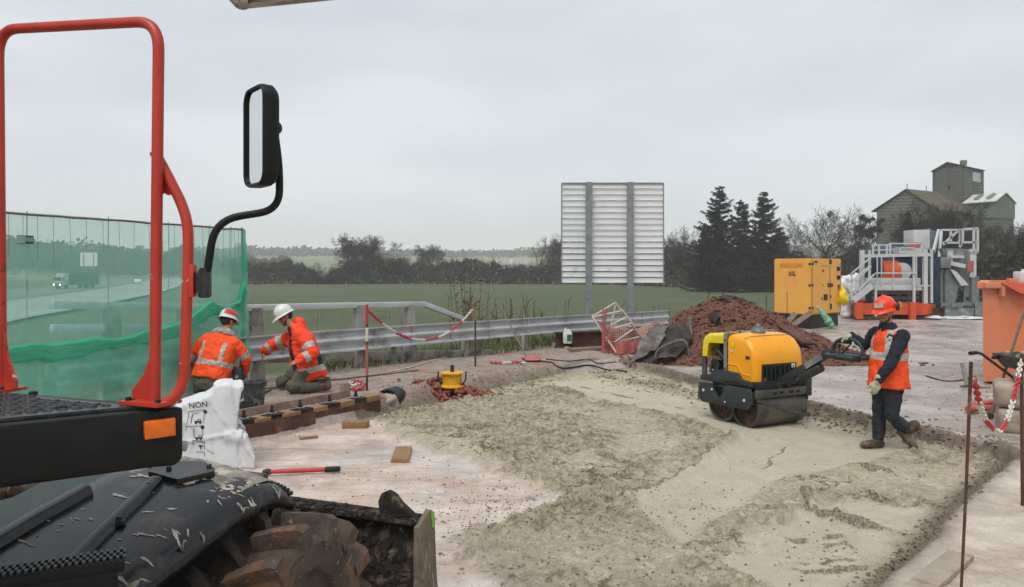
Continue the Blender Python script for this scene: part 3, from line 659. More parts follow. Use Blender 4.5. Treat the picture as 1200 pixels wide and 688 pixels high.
bare('slim', 930, 262, 142, 'thin bare tree in the gap right of the conifers, behind the orange generator', wide=.7)
bare('slim2', 957, 239, 140, 'forked bare tree behind the right half of the orange generator', wide=1.1, rz=2)
bare('slim', 981, 240, 138, 'bare tree between the forked tree and the one full of mistletoe', wide=1.0, rz=3)
bare('slim2', 1018, 272, 132, 'short bare tree in front of the left corner of the grey silo hall', wide=.9)
bare('oak2', 1092, 232, 112, 'bare tree spreading in front of the grey silo hall', base=-1.3, wide=.9)
bare('oak', 1120, 250, 116, 'lower bare tree in front of the middle of the silo hall', base=-1.3, wide=.8)
bare('oak2', 1196, 258, 118, 'bare tree at the right edge of the photo beside the silo annex', base=-1.3, wide=.9)
bare('oak', 1176, 285, 100, 'dense low bare tree in front of the silo annex', base=-1.3, wide=1.0, mt='twig_brown')
bare('shrub', 1158, 290, 95, 'brushy leafless tree between the mixing plant and the silo annex', base=-1.3, wide=1.2, mt='twig_brown')
# the tree with mistletoe
mt_ = bare('slim', 1006, 239, 134, 'bare tree dotted with dark round balls of mistletoe left of the silo', rz=5, wide=1.15, group=None)
rg = random.Random(5); b = MB(); crm = BARE['slim'][1]; nv = len(crm.vertices)
for k in range(34):
    for _ in range(60):
        v = crm.vertices[rg.randrange(nv)].co
        if v.z > 6.0 and math.hypot(v.x, v.y) < 5: break
    r = rg.uniform(.35, .8)
    for j in range(130):
        d = Vector((rg.gauss(0, 1), rg.gauss(0, 1), rg.gauss(0, 1))).normalized(); q = v + d * r * rg.uniform(.35, 1.0); e = Vector((rg.gauss(0, 1), rg.gauss(0, 1), rg.gauss(0, 1))).normalized() * .11
        f_ = d.cross(e).normalized() * .09; b.add([q - e, q + f_, q + e, q - f_], [(0, 1, 2, 3)])
o = b.build('mistletoe', 'ivy', mt_, smooth=None, world=False)
# conifers
def conifer(px, ptop, D, width_px, seed, label, base=-1.4):
    rg = random.Random(seed); X = (px - CX) * D / F; H = CAMZ - (ptop - HY) * D / F - base; W = width_px * D / F / 2
    t_ = thing('conifer_tree', label, 'tree', (X, D, base), 0, 'conifers at the edge of the field')
    tk = MB(); tk.tube([(0, 0, 0), (.05, 0, H * .5), (0, 0, H * .98)], [H * .02, H * .012, .03], 7); tk.build('trunk', 'bark', t_, 180, world=False)
    fo = MB(); z = H * .03; ph = rg.uniform(0, 6)
    while z < H * .985:
        f = z / H; L0 = (W * (1 - f) ** .72 * (1.0 if f > .12 else .85) + .12) * (1 + .22 * math.sin(z * 1.9 + ph) * (1 - f)); nb = max(3, int(7 * (1 - f) + 3))
        for k in range(nb):
            a = rg.uniform(0, 6.28); L = L0 * rg.choice((.4, .62, .8, .92, 1.0, 1.12, 1.4)); dr = Vector((math.cos(a), math.sin(a), 0)); sd = Vector((-dr.y, dr.x, 0))
            drop = .30 + .25 * rg.random() - .42 * f; nseg = max(4, int(L / .17)); zz0 = z + rg.uniform(-.25, .25)
            for j in range(nseg):
                u = (j + .5) / nseg; p = Vector((0, 0, zz0)) + dr * L * u + Vector((0, 0, -drop * L * u + .34 * L * u ** 2.6))
                w = (.20 + .34 * (1 - u)) * min(1, .35 + L / 3)
                for q in range(5):
                    s_ = rg.choice((-1, 1)); tip = p + sd * s_ * w * rg.uniform(.5, 1.8) + dr * rg.uniform(.1, .45) + Vector((0, 0, rg.uniform(-.42, .06)))
                    e = dr * rg.uniform(.05, .13) + Vector((0, 0, rg.uniform(-.07, .07)))
                    fo.add([p - e, p + e, tip + e * .3, tip - e * .3], [(0, 1, 2, 3)])
        z += H * .0165 * rg.uniform(.7, 1.6) * (1.15 - .5 * f)
    fo.build('crown', 'needles', t_, None, world=False)
conifer(843, 218, 128, 74, 1, 'tallest conifer with a ragged crown, leftmost of the dark conifers')
conifer(869, 234, 132, 52, 2, 'narrow lower conifer between the two tall conifers')
conifer(895, 223, 127, 66, 3, 'pointed dark conifer nearest the orange generator')
conifer(828, 262, 136, 40, 4, 'low conifer at the foot of the tallest conifer on its left')
conifer(914, 268, 134, 44, 5, 'low conifer on the right edge of the conifer group behind the generator')
# ivy covered tree in front of the silo
tk, cr = seg_tree(41, 9, levels=4, spread=.4, n0=7, first=.3); X = (1064 - CX) * 112 / F; H = CAMZ - (243 - HY) * 112 / F + 1.3
t_ = thing('ivy_tree', 'dark ivy clad tree in front of the left part of the silo hall', 'tree', (X, 112, -1.3), 0); t_.scale = (H / 9 * .9,) * 2 + (H / 9,)
tk.build('trunk', 'bark', t_, 180, world=False); cr.build('crown', 'twig', t_, 180, world=False)
b = MB(); rg = random.Random(9)
for k in range(5200):
    z = rg.uniform(.5, 8.4); r = (.95 if z < 6 else 1.15 * (8.8 - z) / 2.6) * rg.uniform(.2, 1.1) * (1 + .4 * math.sin(z * 2.3)); a = rg.uniform(0, 6.28); q = Vector((r * math.cos(a), r * math.sin(a), z))
    e = Vector((rg.gauss(0, 1), rg.gauss(0, 1), rg.gauss(0, 1))).normalized() * .13; f_ = e.orthogonal().normalized() * .11; b.add([q - e, q + f_, q + e, q - f_], [(0, 1, 2, 3)])
b.build('ivy_leaves', 'ivy', t_, None, world=False)
# hedges: twiggy masses nobody could count
def hedge(name, spec, seed, mt_, dens=1.0, dark=None):
    """spec: (px, ptop, D) crest points; one tangle of twigs and leaf clumps under the crest."""
    rg = random.Random(seed); b = MB()
    for (p0, p1) in zip(spec[:-1], spec[1:]):
        x0 = (p0[0] - CX) * p0[2] / F; x1 = (p1[0] - CX) * p1[2] / F; L = math.hypot(x1 - x0, p1[2] - p0[2]); n = int(L * 300 * dens)
        for k in range(n):
            u = rg.random(); px = p0[0] + (p1[0] - p0[0]) * u; D = p0[2] + (p1[2] - p0[2]) * u + rg.uniform(-2.2, 2.2); X = (px - CX) * D / F
            zb = -1.25 - .0043 * D - .2; top = CAMZ - (p0[1] + (p1[1] - p0[1]) * u - HY) * D / F; hh = (top - zb) * (.80 + .28 * mnoise.noise(Vector((X * .35, D * .1, seed))) + .12 * mnoise.noise(Vector((X * 1.1, 3, seed))))
            z = zb + hh * (rg.random() ** .75); s_ = rg.uniform(.18, .55)
            if rg.random() < .62:
                d = Vector((rg.gauss(0, .45), rg.gauss(0, .45), 1)).normalized() * s_ * rg.choice((2.2, 3.2, 5.0)); q = Vector((X, D, z)); w = Vector((.03, 0, 0)); b.add([q - w, q + w, q + d], [(0, 1, 2)])
            else:
                e = Vector((rg.gauss(0, 1), rg.gauss(0, 1), rg.gauss(0, 1))).normalized() * s_; f_ = e.orthogonal().normalized() * s_ * .7; q = Vector((X, D, z)); b.add([q - e, q + f_, q + e, q - f_], [(0, 1, 2, 3)])
    return tag(b.build(name, mt_, None, None), kind='stuff')
hedge('hedge', [(270, 300, 200), (300, 303, 200), (340, 301, 200), (365, 312, 198), (377, 327, 197), (392, 312, 199), (420, 300, 201), (455, 298, 203), (490, 305, 203), (520, 302, 202), (550, 296, 202), (575, 300, 202), (600, 309, 202), (640, 304, 202), (680, 300, 200), (720, 300, 196)], 1, 'hedge_brown')
hedge('hedge', [(720, 300, 196), (770, 288, 172), (790, 280, 168), (815, 288, 160), (840, 296, 150), (900, 300, 146), (940, 290, 144), (985, 293, 140), (1010, 288, 136), (1040, 296, 130)], 2, 'hedge_brown')
hedge('hedge', [(1120, 292, 96), (1150, 284, 92), (1175, 276, 90), (1215, 272, 86)], 3, 'hedge_brown', 1.6)
hedge('hedge', [(1040, 310, 118), (1080, 300, 112), (1130, 296, 100)], 4, 'hedge_brown', 1.2)
hedge('hedgerow', [(-40, 306, 330), (60, 297, 340), (120, 300, 350), (180, 296, 360), (240, 296, 340), (300, 297, 330)], 6, 'hedge_brown', .35)
# wooded skyline and hedge lines on the far slopes
def far_wood(name, spec, seed, n, depth=30, sz=(1.0, 2.6), zfun=None):
    rg = random.Random(seed); b = MB()
    for k in range(n):
        i = rg.randrange(len(spec) - 1); u = rg.random(); p0, p1 = spec[i], spec[i + 1]; D = p0[2] + (p1[2] - p0[2]) * u + rg.uniform(-depth, depth); px = p0[0] + (p1[0] - p0[0]) * u; X = (px - CX) * D / F
        zb = float(land_z(np.array([X]), np.array([D]))[0]); hh = (p0[3] + (p1[3] - p0[3]) * u) * (.62 + .55 * mnoise.noise(Vector((X * .035, D * .02, seed))) + .3 * mnoise.noise(Vector((X * .13, D * .08, seed))))
        z = zb + max(.5, hh) * rg.random() ** .7; s_ = rg.uniform(*sz); e = Vector((rg.gauss(0, 1), rg.gauss(0, 1), rg.gauss(0, 1))).normalized() * s_; f_ = e.orthogonal().normalized() * s_ * .8; q = Vector((X, D, z)); b.add([q - e, q + f_, q + e, q - f_], [(0, 1, 2, 3)])
    return tag(b.build(name, 'hedge_brown', None, None), kind='stuff')
far_wood('roadside_wood', [(-60, 0, 430, 24), (20, 0, 440, 23), (80, 0, 450, 22), (150, 0, 470, 20), (230, 0, 480, 19), (300, 0, 520, 15), (340, 0, 560, 12)], 11, 15000, 22, (.5, 1.5))
far_wood('distant_wood', [(200, 0, 900, 12), (320, 0, 950, 14), (420, 0, 1000, 10), (520, 0, 1000, 9), (640, 0, 1050, 14), (760, 0, 1000, 12), (900, 0, 900, 14), (1100, 0, 800, 14), (1260, 0, 800, 14)], 12, 9000, 60, (1.2, 3.2))
far_wood('distant_wood', [(200, 0, 1300, 16), (330, 0, 1350, 14), (420, 0, 1400, 6), (560, 0, 1400, 8), (650, 0, 1380, 16), (800, 0, 1400, 10), (1100, 0, 1400, 12)], 13, 7000, 40, (1.6, 4))
for k, (px, w, lab) in enumerate([(608, 11, 'pale low farm building below the hills left of the big sign'), (590, 8, 'smaller pale farm building among hedges left of the big sign')]):
    D = 420; X = (px - CX) * D / F; z = float(land_z(np.array([X]), np.array([D]))[0]); t_ = thing('farm_building', lab, 'building', (X, D, z), .2)
    m = MB(); m.box((0, 0, 3.2), (w, 8, 6.4)); m.build('wall', 'building_pale', t_, None, world=False)
    m = MB(); m.prism([(-w / 2 - .5, 6.4), (w / 2 + .5, 6.4), (w / 2 - 1.5, 9.2), (-w / 2 + 1.5, 9.2)], 9, tr(0, -4.5, 0)); m.build('roof', 'roof_white', t_, None, world=False)
# verge: grass and dead stalks behind the rail
rg = random.Random(3); b = MB()
for k in range(16000):
    u = rg.random(); i = rg.choice((3, 3, 4, 4, 5)); p = Vector(RAIL[i]).lerp(Vector(RAIL[i + 1]), u); d = (Vector(RAIL[i + 1]) - Vector(RAIL[i])).normalized(); q = p + Vector((-d.y, d.x)) * rg.uniform(.05, 3.2) * (1 if i > 3 else 1)
    if q.x < -3.5 or q.x > 14: continue
    b.v; h = rg.uniform(.06, .30) * (1.2 - .2 * i / 5); a = rg.uniform(0, 3.14); w = .008 + .006 * rg.random()
    b.add([(q.x - w * math.cos(a), q.y - w * math.sin(a), 0), (q.x + w * math.cos(a), q.y + w * math.sin(a), 0), (q.x + rg.gauss(0, .08), q.y + rg.gauss(0, .08), h)], [(0, 1, 2)])
vv = np.array(b.v); zz = ground_z(vv[::3, 0], vv[::3, 1])[0]; vv[:, 2] += np.repeat(zz, 3); b.v = [tuple(v) for v in vv]
mk('verge_green', '#5e6b38', '#3f4a26', rough=.9, sc=1.5, dirt='#7d7448', dirt_sc=1.2, dirt_lo=.5, dirt_hi=.7)
tag(b.build('verge_grass', 'verge_green', None, None), kind='stuff')
def weed(px, ptop, D, label, n, seed, spread=.35, cat='plant', group='dead weeds behind the guardrail', heads=False):
    rg = random.Random(seed); X = (px - CX) * D / F; z = gz(X, D); H = CAMZ - (ptop - HY) * D / F - z
    t_ = thing('dead_weed', label, cat, (X, D, z), 0, group); b = MB()
    for k in range(n):
        a = rg.uniform(0, 6.28); r = spread * rg.random(); h = H * rg.uniform(.5, 1); p = Vector((r * .4 * math.cos(a), r * .4 * math.sin(a), -.1)); q = Vector((r * 1.3 * math.cos(a), r * 1.3 * math.sin(a), h)); m_ = p.lerp(q, .5) + Vector((rg.gauss(0, .05), rg.gauss(0, .05), 0))
        b.tube([p, m_, q], [.013, .010, .006], 4, False)
        for j in range(7):
            u = rg.uniform(.3, 1); s_ = m_.lerp(q, u); e = s_ + Vector((rg.gauss(0, .14), rg.gauss(0, .14), rg.uniform(.08, .3))); b.tube([s_, e], [.007, .004], 3, False)
            if heads and rg.random() < .6: b.ball(e, .03, 1, .3)
    b.build('stems', 'dry_stalk', t_, 180, world=False)
for i, (px, pt, D, lab, n, hd) in enumerate([(553, 318, 22, 'tallest dark dead weed behind the rod with the chain end', 9, True), (535, 345, 23, 'thin dead weed just left of the tallest dark weed', 7, False), (578, 350, 23, 'dead weed clump right of the tallest dark weed', 12, False), (598, 343, 24, 'pale dead weed clump behind the top of the leaning pole', 12, False), (620, 352, 24, 'low dead weed clump right of the leaning pole', 10, False), (640, 348, 25, 'dead weed clump close to the left post of the big sign', 8, False), (476, 352, 21, 'sparse dead weed above the top tube of the parapet', 5, False), (705, 358, 27, 'dead weed clump between the two posts of the big sign', 12, False), (750, 360, 28, 'dead weed clump right of the right post of the big sign', 14, False), (785, 362, 29, 'low dead weed clump behind the left shoulder of the earth heap', 12, False)]):
    weed(px, pt, D, lab, int(n * 2.4), 50 + i, .75, heads=hd)
# ------------------------------------------------------------------ grey silo buildings, 150 m off
DS = 150.0; PXM = DS / F
def sx(px): return (px - CX) * PXM
def sz(py): return CAMZ - (py - HY) * PXM
ZB = -1.6
si = thing('grain_silo', 'old grey clad grain silo with gabled hall, square tower and pale green annex', 'silo building', (sx(1090), DS, ZB))
def clad(name, poly, y0, depth, mt_, parent, pitch=.62, dep=.05):
    """wall outline in XZ (world) with horizontal sheet laps on all sides."""
    m = MB(); m.prism([(x, z) for x, z in poly], depth, tr(0, y0, 0)); return m.build(name, mt_, parent, None)
def laps(m, x0, x1, y, z0, ztop, pitch=.62, out=.06, holes=()):
    z = z0
    while z < max(ztop(x0), ztop(x1), ztop((x0 + x1) / 2)) - .1:
        xs = [x0 + (x1 - x0) * k / 60 for k in range(61)]; ok = [x for x in xs if ztop(x) > z + .12]
        if len(ok) > 1: m.box(((ok[0] + ok[-1]) / 2, y - out / 2, z), (ok[-1] - ok[0], out, .09))
        z += pitch
# hall: gable end faces the camera's left, seen obliquely -> gable from 1030 to 1110, long side to 1150
hx0, hx1, hxr, hz, hr = (1027.5 - CX) * 152 / F, (1097.5 - CX) * 146.5 / F, 0, CAMZ - (245.5 - HY) * 152 / F, CAMZ - (222 - HY) * 149 / F
u = Vector((11.5, 7.5, 0))                                    # long axis of the hall, away to the right
g0 = Vector((hx0, 152, 0)); g1 = Vector((hx1, 146.5, 0)); gr = g0.lerp(g1, .5)
mid = Vector(((1063 - CX) * 149.2 / F, 149.2, 0))
EZ_ = CAMZ - (244.5 - HY) * 146.5 / F
def XD(px, D): return Vector(((px - CX) * D / F, D, 0))
def ZD_(py, D): return CAMZ - (py - HY) * D / F
def V3(p, z): return (p.x, p.y, z)
L = u * 1.0
m = MB(); m.add([V3(g0, ZB), V3(g1, ZB), V3(g1, EZ_), V3(mid, hr), V3(g0, hz), V3(g0 + L, ZB), V3(g1 + L, ZB), V3(g1 + L, EZ_), V3(mid + L, hr), V3(g0 + L, hz)],
     [(0, 1, 2, 3, 4), (9, 8, 7, 6, 5), (1, 6, 7, 2), (5, 0, 4, 9), (5, 6, 1, 0)]); hall = m.build('hall_wall', 'silo_clad', si, None)
m = MB()
gd = (g1 - g0).normalized(); gn = Vector((gd.y, -gd.x, 0)); gl = (g1 - g0).length; ez = EZ_; tm = (mid - g0).dot(gd)
z = ZB + .5
while z < hr - .3:
    a = 0 if z < hz else tm * (z - hz) / (hr - hz); c = gl if z < ez else gl - (gl - tm) * (z - ez) / (hr - ez)
    if c - a > .3: m.bar(g0 + gd * a + gn * .03 + Vector((0, 0, z)), g0 + gd * c + gn * .03 + Vector((0, 0, z)), .08, .10)
    if z < ez: 
        un = Vector((u.y, -u.x, 0)).normalized(); m.bar(g1 + un * .03 + Vector((0, 0, z)), g1 + L + un * .03 + Vector((0, 0, z)), .08, .10)
    z += .62
m.build('cladding_laps', 'silo_seam', hall, None)
m = MB(); ov = -u.normalized() * .5
for (e, ze, sgn) in ((g0, hz, -1), (g1, ez, 1)):
    eo = gd * sgn * .7; dz = -.45
    p = [V3(mid + ov, hr + .12), V3(mid + L, hr + .12), V3(e + eo + L, ze + dz + .15), V3(e + eo + ov, ze + dz + .15)]
    q = [(a, b, c - .18) for a, b, c in p]; m.add(p + q, [(0, 1, 2, 3), (7, 6, 5, 4), (0, 3, 7, 4), (2, 1, 5, 6), (3, 2, 6, 7), (1, 0, 4, 5)])
m.build('hall_roof', 'silo_roof', si, None, fix=True)
m = MB()
for f in (.0, .5): q = mid + L * f; m.cyl((q.x, q.y, hr), (q.x, q.y, hr + 1.0), .06, n=6); m.ball((q.x, q.y, hr + 1.0), .14, 1)
m.build('roof_finial', 'dark_steel', si)
# tower
a = XD(1093.5, 163); b_ = XD(1129, 155); c = XD(1152, 162); d_ = a + c - b_
m = MB(); hgt = [ZD_(196.5, 158)]
m.add([V3(a, ZB), V3(b_, ZB), V3(c, ZB), V3(d_, ZB), V3(a, hgt[0]), V3(b_, hgt[0]), V3(c, hgt[0]), V3(d_, hgt[0])], [(0, 1, 5, 4), (1, 2, 6, 5), (2, 3, 7, 6), (3, 0, 4, 7), (4, 5, 6, 7)])
tw = m.build('tower_wall', 'silo_clad', si, None, fix=True)
m = MB(); z = ZB + 6
while z < hgt[0] - .3:
    for p, q in ((a, b_), (b_, c)):
        dd = (q - p).normalized(); nn = Vector((dd.y, -dd.x, 0)) * .03; m.bar(p + nn + Vector((0, 0, z)), q + nn + Vector((0, 0, z)), .08, .10)
    z += .62
for p, q in ((a, b_), (b_, c)):
    dd = (q - p).normalized(); nn = Vector((dd.y, -dd.x, 0)) * .06
    for f in (.0, .5, 1.0): w = p.lerp(q, f) + nn; m.cyl((w.x, w.y, ZB), (w.x, w.y, hgt[0]), .07, n=6)
m.build('cladding_laps', 'silo_seam', tw, None)
m = MB(); m1 = a.lerp(b_, .5); m2 = d_.lerp(c, .5); dv = (b_ - a).normalized() * .4; dw = (m1 - m2).normalized() * .4; zt = hgt[0]; pz = ZD_(190.5, 160)
for (e0, e1, sg) in ((a, d_, -1), (b_, c, 1)):
    p = [V3(m1 + dw, pz), V3(m2 - dw, pz), V3(e1 + dv * sg - dw, zt - .05), V3(e0 + dv * sg + dw, zt - .05)]; q = [(x, y, z - .22) for x, y, z in p]; m.add(p + q, [(0, 1, 2, 3), (7, 6, 5, 4), (0, 3, 7, 4), (2, 1, 5, 6), (3, 2, 6, 7), (1, 0, 4, 5)])
m.add([V3(a, zt), V3(b_, zt), V3(m1, pz - .1)], [(0, 1, 2)]); rf = m.build('tower_roof', 'silo_roof', si, None, fix=True)
m = MB(); q = XD(1129, 159); m.box((q.x, q.y, ZD_(191, 159)), (1.0, 1.0, 1.1), bev=.1); m.build('roof_vent', 'silo_clad', rf, 40)
dd = (c - b_).normalized(); nn = Vector((dd.y, -dd.x, 0))
m = MB(); p = b_.lerp(c, .42) + nn * .12; q = b_.lerp(c, .82) + nn * .12; m.bar(p + Vector((0, 0, ZD_(207, 158))), q + Vector((0, 0, ZD_(207, 158))), .08, 1.9); m.build('tower_window', 'pane_pale', si)
dd2 = (b_ - a).normalized(); nn2 = Vector((dd2.y, -dd2.x, 0)); m = MB(); p = a.lerp(b_, .55) + nn2 * .1; m.box((p.x, p.y, ZD_(219, 158)), (.35, .3, .6)); m.build('tower_slot', 'dark_steel', si)
# annex: grey lower shaft, pale green upper block with white pitched roof
e0 = XD(1131, 154); e1 = XD(1166, 149); e2 = XD(1188, 154); e3 = e0 + e2 - e1
m = MB(); m.add([V3(e0, ZB), V3(e1, ZB), V3(e2, ZB), V3(e3, ZB), V3(e0, sz(255)), V3(e1, sz(255)), V3(e2, sz(255)), V3(e3, sz(255))], [(0, 1, 5, 4), (1, 2, 6, 5), (2, 3, 7, 6), (3, 0, 4, 7), (4, 5, 6, 7)]); an = m.build('annex_shaft', 'silo_clad', si, None, fix=True)
m = MB(); z = ZB + 5
while z < sz(256):
    for p, q in ((e0, e1), (e1, e2)):
        dd = (q - p).normalized(); nn = Vector((dd.y, -dd.x, 0)) * .03; m.bar(p + nn + Vector((0, 0, z)), q + nn + Vector((0, 0, z)), .08, .10)
    z += .62
m.build('cladding_laps', 'silo_seam', an, None)
o0, o1, o2 = [p + (p - (e0 + e2) / 2).normalized() * .25 for p in (e0, e1, e2)]; o3 = o0 + o2 - o1; zl, zh, zp = sz(255.3), sz(235.5), sz(225.2)
q12 = o1.lerp(o2, .5); q03 = o0.lerp(o3, .5)
m = MB(); m.add([V3(o0, zl), V3(o1, zl), V3(o2, zl), V3(o3, zl), V3(o0, zh), V3(o1, zh), V3(o2, zh), V3(o3, zh), V3(q12, zp), V3(q03, zp)], [(0, 1, 5, 4), (1, 2, 6, 8, 5), (2, 3, 7, 6), (3, 0, 4, 9, 7), (3, 2, 1, 0)]); up_ = m.build('annex_top', 'silo_green', si, None, fix=True)
m = MB(); ax = (q12 - q03).normalized() * .25
for (p, q) in ((o0, o1), (o3, o2)):
    t4 = [V3(q03 - ax, zp + .12), V3(q12 + ax, zp + .12), V3(q + ax + (q - q12) * .06, zh - .12), V3(p - ax + (p - q03) * .06, zh - .12)]; w = [(x, y, z - .15) for x, y, z in t4]; m.add(t4 + w, [(0, 1, 2, 3), (7, 6, 5, 4), (0, 3, 7, 4), (2, 1, 5, 6), (3, 2, 6, 7), (1, 0, 4, 5)])
arf = m.build('annex_roof', 'roof_white', si, None, fix=True)
for f in (.32, .72):
    p = q03.lerp(q12, f); q = o0.lerp(o1, f); w = (o1 - o0).normalized() * .55; a4 = V3(p.lerp(q, .12), zp - .12 * (zp - zh) + .2); b4 = V3(p.lerp(q, .8), zp - .8 * (zp - zh) + .2)
    m = MB(); m.bar(a4, b4, .95, .08, up=(0, -.4, 1)); m.build('roof_light', 'silo_clad', arf)

# ------------------------------------------------------------------ big road sign seen from behind
DG = 26.0; gs = thing('road_sign', 'large road sign seen from behind, pale horizontal slats on two grey posts', 'road sign', (1.9, DG, gz(1.9, DG)), 0)
z0, z1 = CAMZ - (332 - HY) * DG / F, CAMZ - (215 - HY) * DG / F; x0, x1 = (658 - CX) * DG / F, (777.5 - CX) * DG / F
m = MB(); n = 17; H = (z1 - z0) / n
prof = []
for i in range(n):
    zc = z0 + H * (i + .5); m.box(((x0 + x1) / 2, DG, zc), (x1 - x0, .012, H - .012))
    for zz in (zc - H / 2 + .018,): m.box(((x0 + x1) / 2, DG - .018, zz), (x1 - x0, .024, .012))
pn = m.build('slat_panel', 'aluminium_slat', gs, None)
m = MB()
for i in range(n + 1): m.box(((x0 + x1) / 2, DG - .034, z0 + H * i + .018), (x1 - x0 - .02, .004, .020))
m.build('slat_seams', 'galv_dirty', pn, None)
m = MB(); m.bar((x0, DG - .015, z0), (x0, DG - .015, z1), .03, .06); m.bar((x1, DG - .015, z0), (x1, DG - .015, z1), .03, .06); m.bar((x0, DG - .015, z1), (x1, DG - .015, z1), .06, .03); m.build('edge_trim', 'galv_post', pn)
for px in (690, 738.5):
    X = (px - CX) * (DG - .1) / F; zb = gz(X, DG) - .3; m = MB()
    m.box((X, DG - .18, (z1 + .03 + zb) / 2), (.205, .014, z1 + .03 - zb)); m.box((X, DG - .065, (z1 + .03 + zb) / 2), (.205, .014, z1 + .03 - zb)); m.box((X - .06, DG - .12, (z1 + .03 + zb) / 2), (.012, .10, z1 + .03 - zb)); m.build('post', 'galv_post', gs)

# ------------------------------------------------------------------ orange generator on its dark base
ZR = .16
gc = P(951, 386, 25.3)
gw = thing('generator', 'square orange site generator standing on a black base at the road edge', 'generator', (8.6 + 1.25, 25.2, ZR), 0)
gA = G(907, 386, ZR); gA = Vector(((907 - CX) * 25.6 / F, 25.6, 0)); gB = Vector(((950.5 - CX) * 24.4 / F, 24.4, 0)); gC = Vector(((986 - CX) * 25.9 / F, 25.9, 0)); gD = gA + gC - gB
gz0, gz1 = .60, CAMZ - (303 - HY) * 25.0 / F
def hexa(m, q, z0, z1, ins=0.0):
    c = (q[0] + q[1] + q[2] + q[3]) / 4; q = [p + (c - p).normalized() * ins for p in q]
    m.add([V3(p, z0) for p in q] + [V3(p, z1) for p in q], [(3, 2, 1, 0), (4, 5, 6, 7)] + [(i, (i + 1) % 4, 4 + (i + 1) % 4, 4 + i) for i in range(4)]); return m
bm = bmesh.new(); tmp = hexa(MB(), [gA, gB, gC, gD], gz0, gz1); vv = [bm.verts.new(v) for v in tmp.v]; [bm.faces.new([vv[i] for i in f]) for f in tmp.f]; bmesh.ops.recalc_face_normals(bm, faces=bm.faces); bmesh.ops.bevel(bm, geom=bm.edges[:], offset=.03, segments=2, affect='EDGES')
MB().addbm(bm).build('cabinet', 'gen_orange', gw, 40)
hexa(MB(), [gA, gB, gC, gD], ZR - .05, gz0 - .004, .12).build('base', 'dark_base', gw, None, fix=True)
m = MB(); fB = (gB - gA).normalized(); nB = Vector((fB.y, -fB.x, 0)); fC = (gC - gB).normalized(); nC = Vector((fC.y, -fC.x, 0)); wB = (gB - gA).length; wC = (gC - gB).length
def onB(u, z, o=.0): return gA + fB * (wB * u) + nB * o + Vector((0, 0, z))
def onC(u, z, o=.0): return gB + fC * (wC * u) + nC * o + Vector((0, 0, z))
def gzz(py): return CAMZ - (py - HY) * 25 / F
def patchB(m, u0, u1, za, zb, t_=.006): m.bar(onB(u0, (za + zb) / 2, t_ / 2), onB(u1, (za + zb) / 2, t_ / 2), t_, abs(zb - za)); return m
def patchC(m, u0, u1, za, zb, t_=.006): m.bar(onC(u0, (za + zb) / 2, t_ / 2), onC(u1, (za + zb) / 2, t_ / 2), t_, abs(zb - za)); return m
patchB(MB(), .17, .78, gzz(308.6), gzz(313.4)).build('stripe', 'gen_stripe', gw)
vs, fs = textmesh('IHS', .17, .003); m = MB(); m.add(vs, fs, frame(onB(.50, gzz(320.5), .006), fB, Vector((0, 0, 1)), nB)); patchB(m, .41, .60, gzz(323.3), gzz(322.5), .003); m.build('lettering', 'ink', gw, None)
for z in (309.5, 334, 360): 
    m = MB(); m.bar(onB(.95, gzz(z), .02), onC(.05, gzz(z), .02), .05, .07); m.build('hinge', 'black_metal', gw)
m = MB(); patchB(m, .36, .372, gz0, gzz(342), .008); m.build('seam', 'dark_base', gw)
m = MB(); patchC(m, .02, .035, gz0 + .05, gz1 - .05, .004); patchC(m, .60, .612, gz0 + .1, gzz(312), .004); patchC(m, .32, .62, gzz(312), gzz(311.6), .004); patchC(m, .58, .66, gzz(309.5), gzz(304), .01); patchC(m, .96, .968, gz0 + .1, gz1 - .1, .004); m.build('door_seam', 'dark_base', gw)
for (u0, u1, za, zb) in ((.09, .2, 308, 306), (.84, .94, 317.5, 312.5), (.84, .95, 328, 323), (.36, .40, 318.5, 316), (.53, .58, 337, 332), (.61, .65, 337, 332), (.67, .70, 336.5, 332.5), (.40, .52, 352, 345), (.60, .64, 350, 346), (.62, .66, 363, 356.5), (.33, .36, 351, 348.5), (.35, .38, 335, 333.6), (.88, .92, 340, 334)):
    m = MB(); patchC(m, u0, u1, gzz(za), gzz(zb), .012); m.build('vent', 'dark_base', gw)
yb = thing('plastic_bag', 'yellow plastic bag hung on the side of the orange generator', 'bag', tuple(onC(.90, gzz(350), .12)))
m = MB(); c0 = onC(.92, gzz(349), .13); m.ball(c0, .24, 3, .25, (.75, .6, 1.05), seed=4); m.ball(c0 + Vector((-.03, 0, .22)), .12, 3, .25, (.6, .6, 1.5), seed=5); m2 = remesh(m, .035, 2); m2.transform(wmat(yb).inverted()); link('bag_body', m2, 'yellow_bag', yb)
m = MB(); m.tube([c0 + Vector((-.03, 0, .3)), onC(.90, gzz(337), .05), onC(.9, gzz(335), .01)], .012, 5); m.build('bag_loop', 'black_metal', yb)
gb = thing('filled_bag', 'narrow green plastic bag leaning against the base of the generator', 'bag', tuple(onC(.25, ZR, .25)))
m = MB(); p0 = onC(.27, ZR + .1, .40); p1 = onC(.13, ZR + .58, .16); m.tube([p0 - (p1 - p0) * .1, p0, p0.lerp(p1, .35), p0.lerp(p1, .7), p1, p1 + (p1 - p0) * .12], [.05, .10, .12, .10, .06, .04], 12); m2 = remesh(m, .03, 2, lambda c_: .05 * fbm(c_, 7)); m2.transform(wmat(gb).inverted()); link('bag_body', m2, 'green_bag', gb)
m = MB(); m.tube([p1 + (p1 - p0) * .1, p1 + (p1 - p0) * .26], [.04, .05], 8); m.build('bag_neck', 'dull_white', gb)
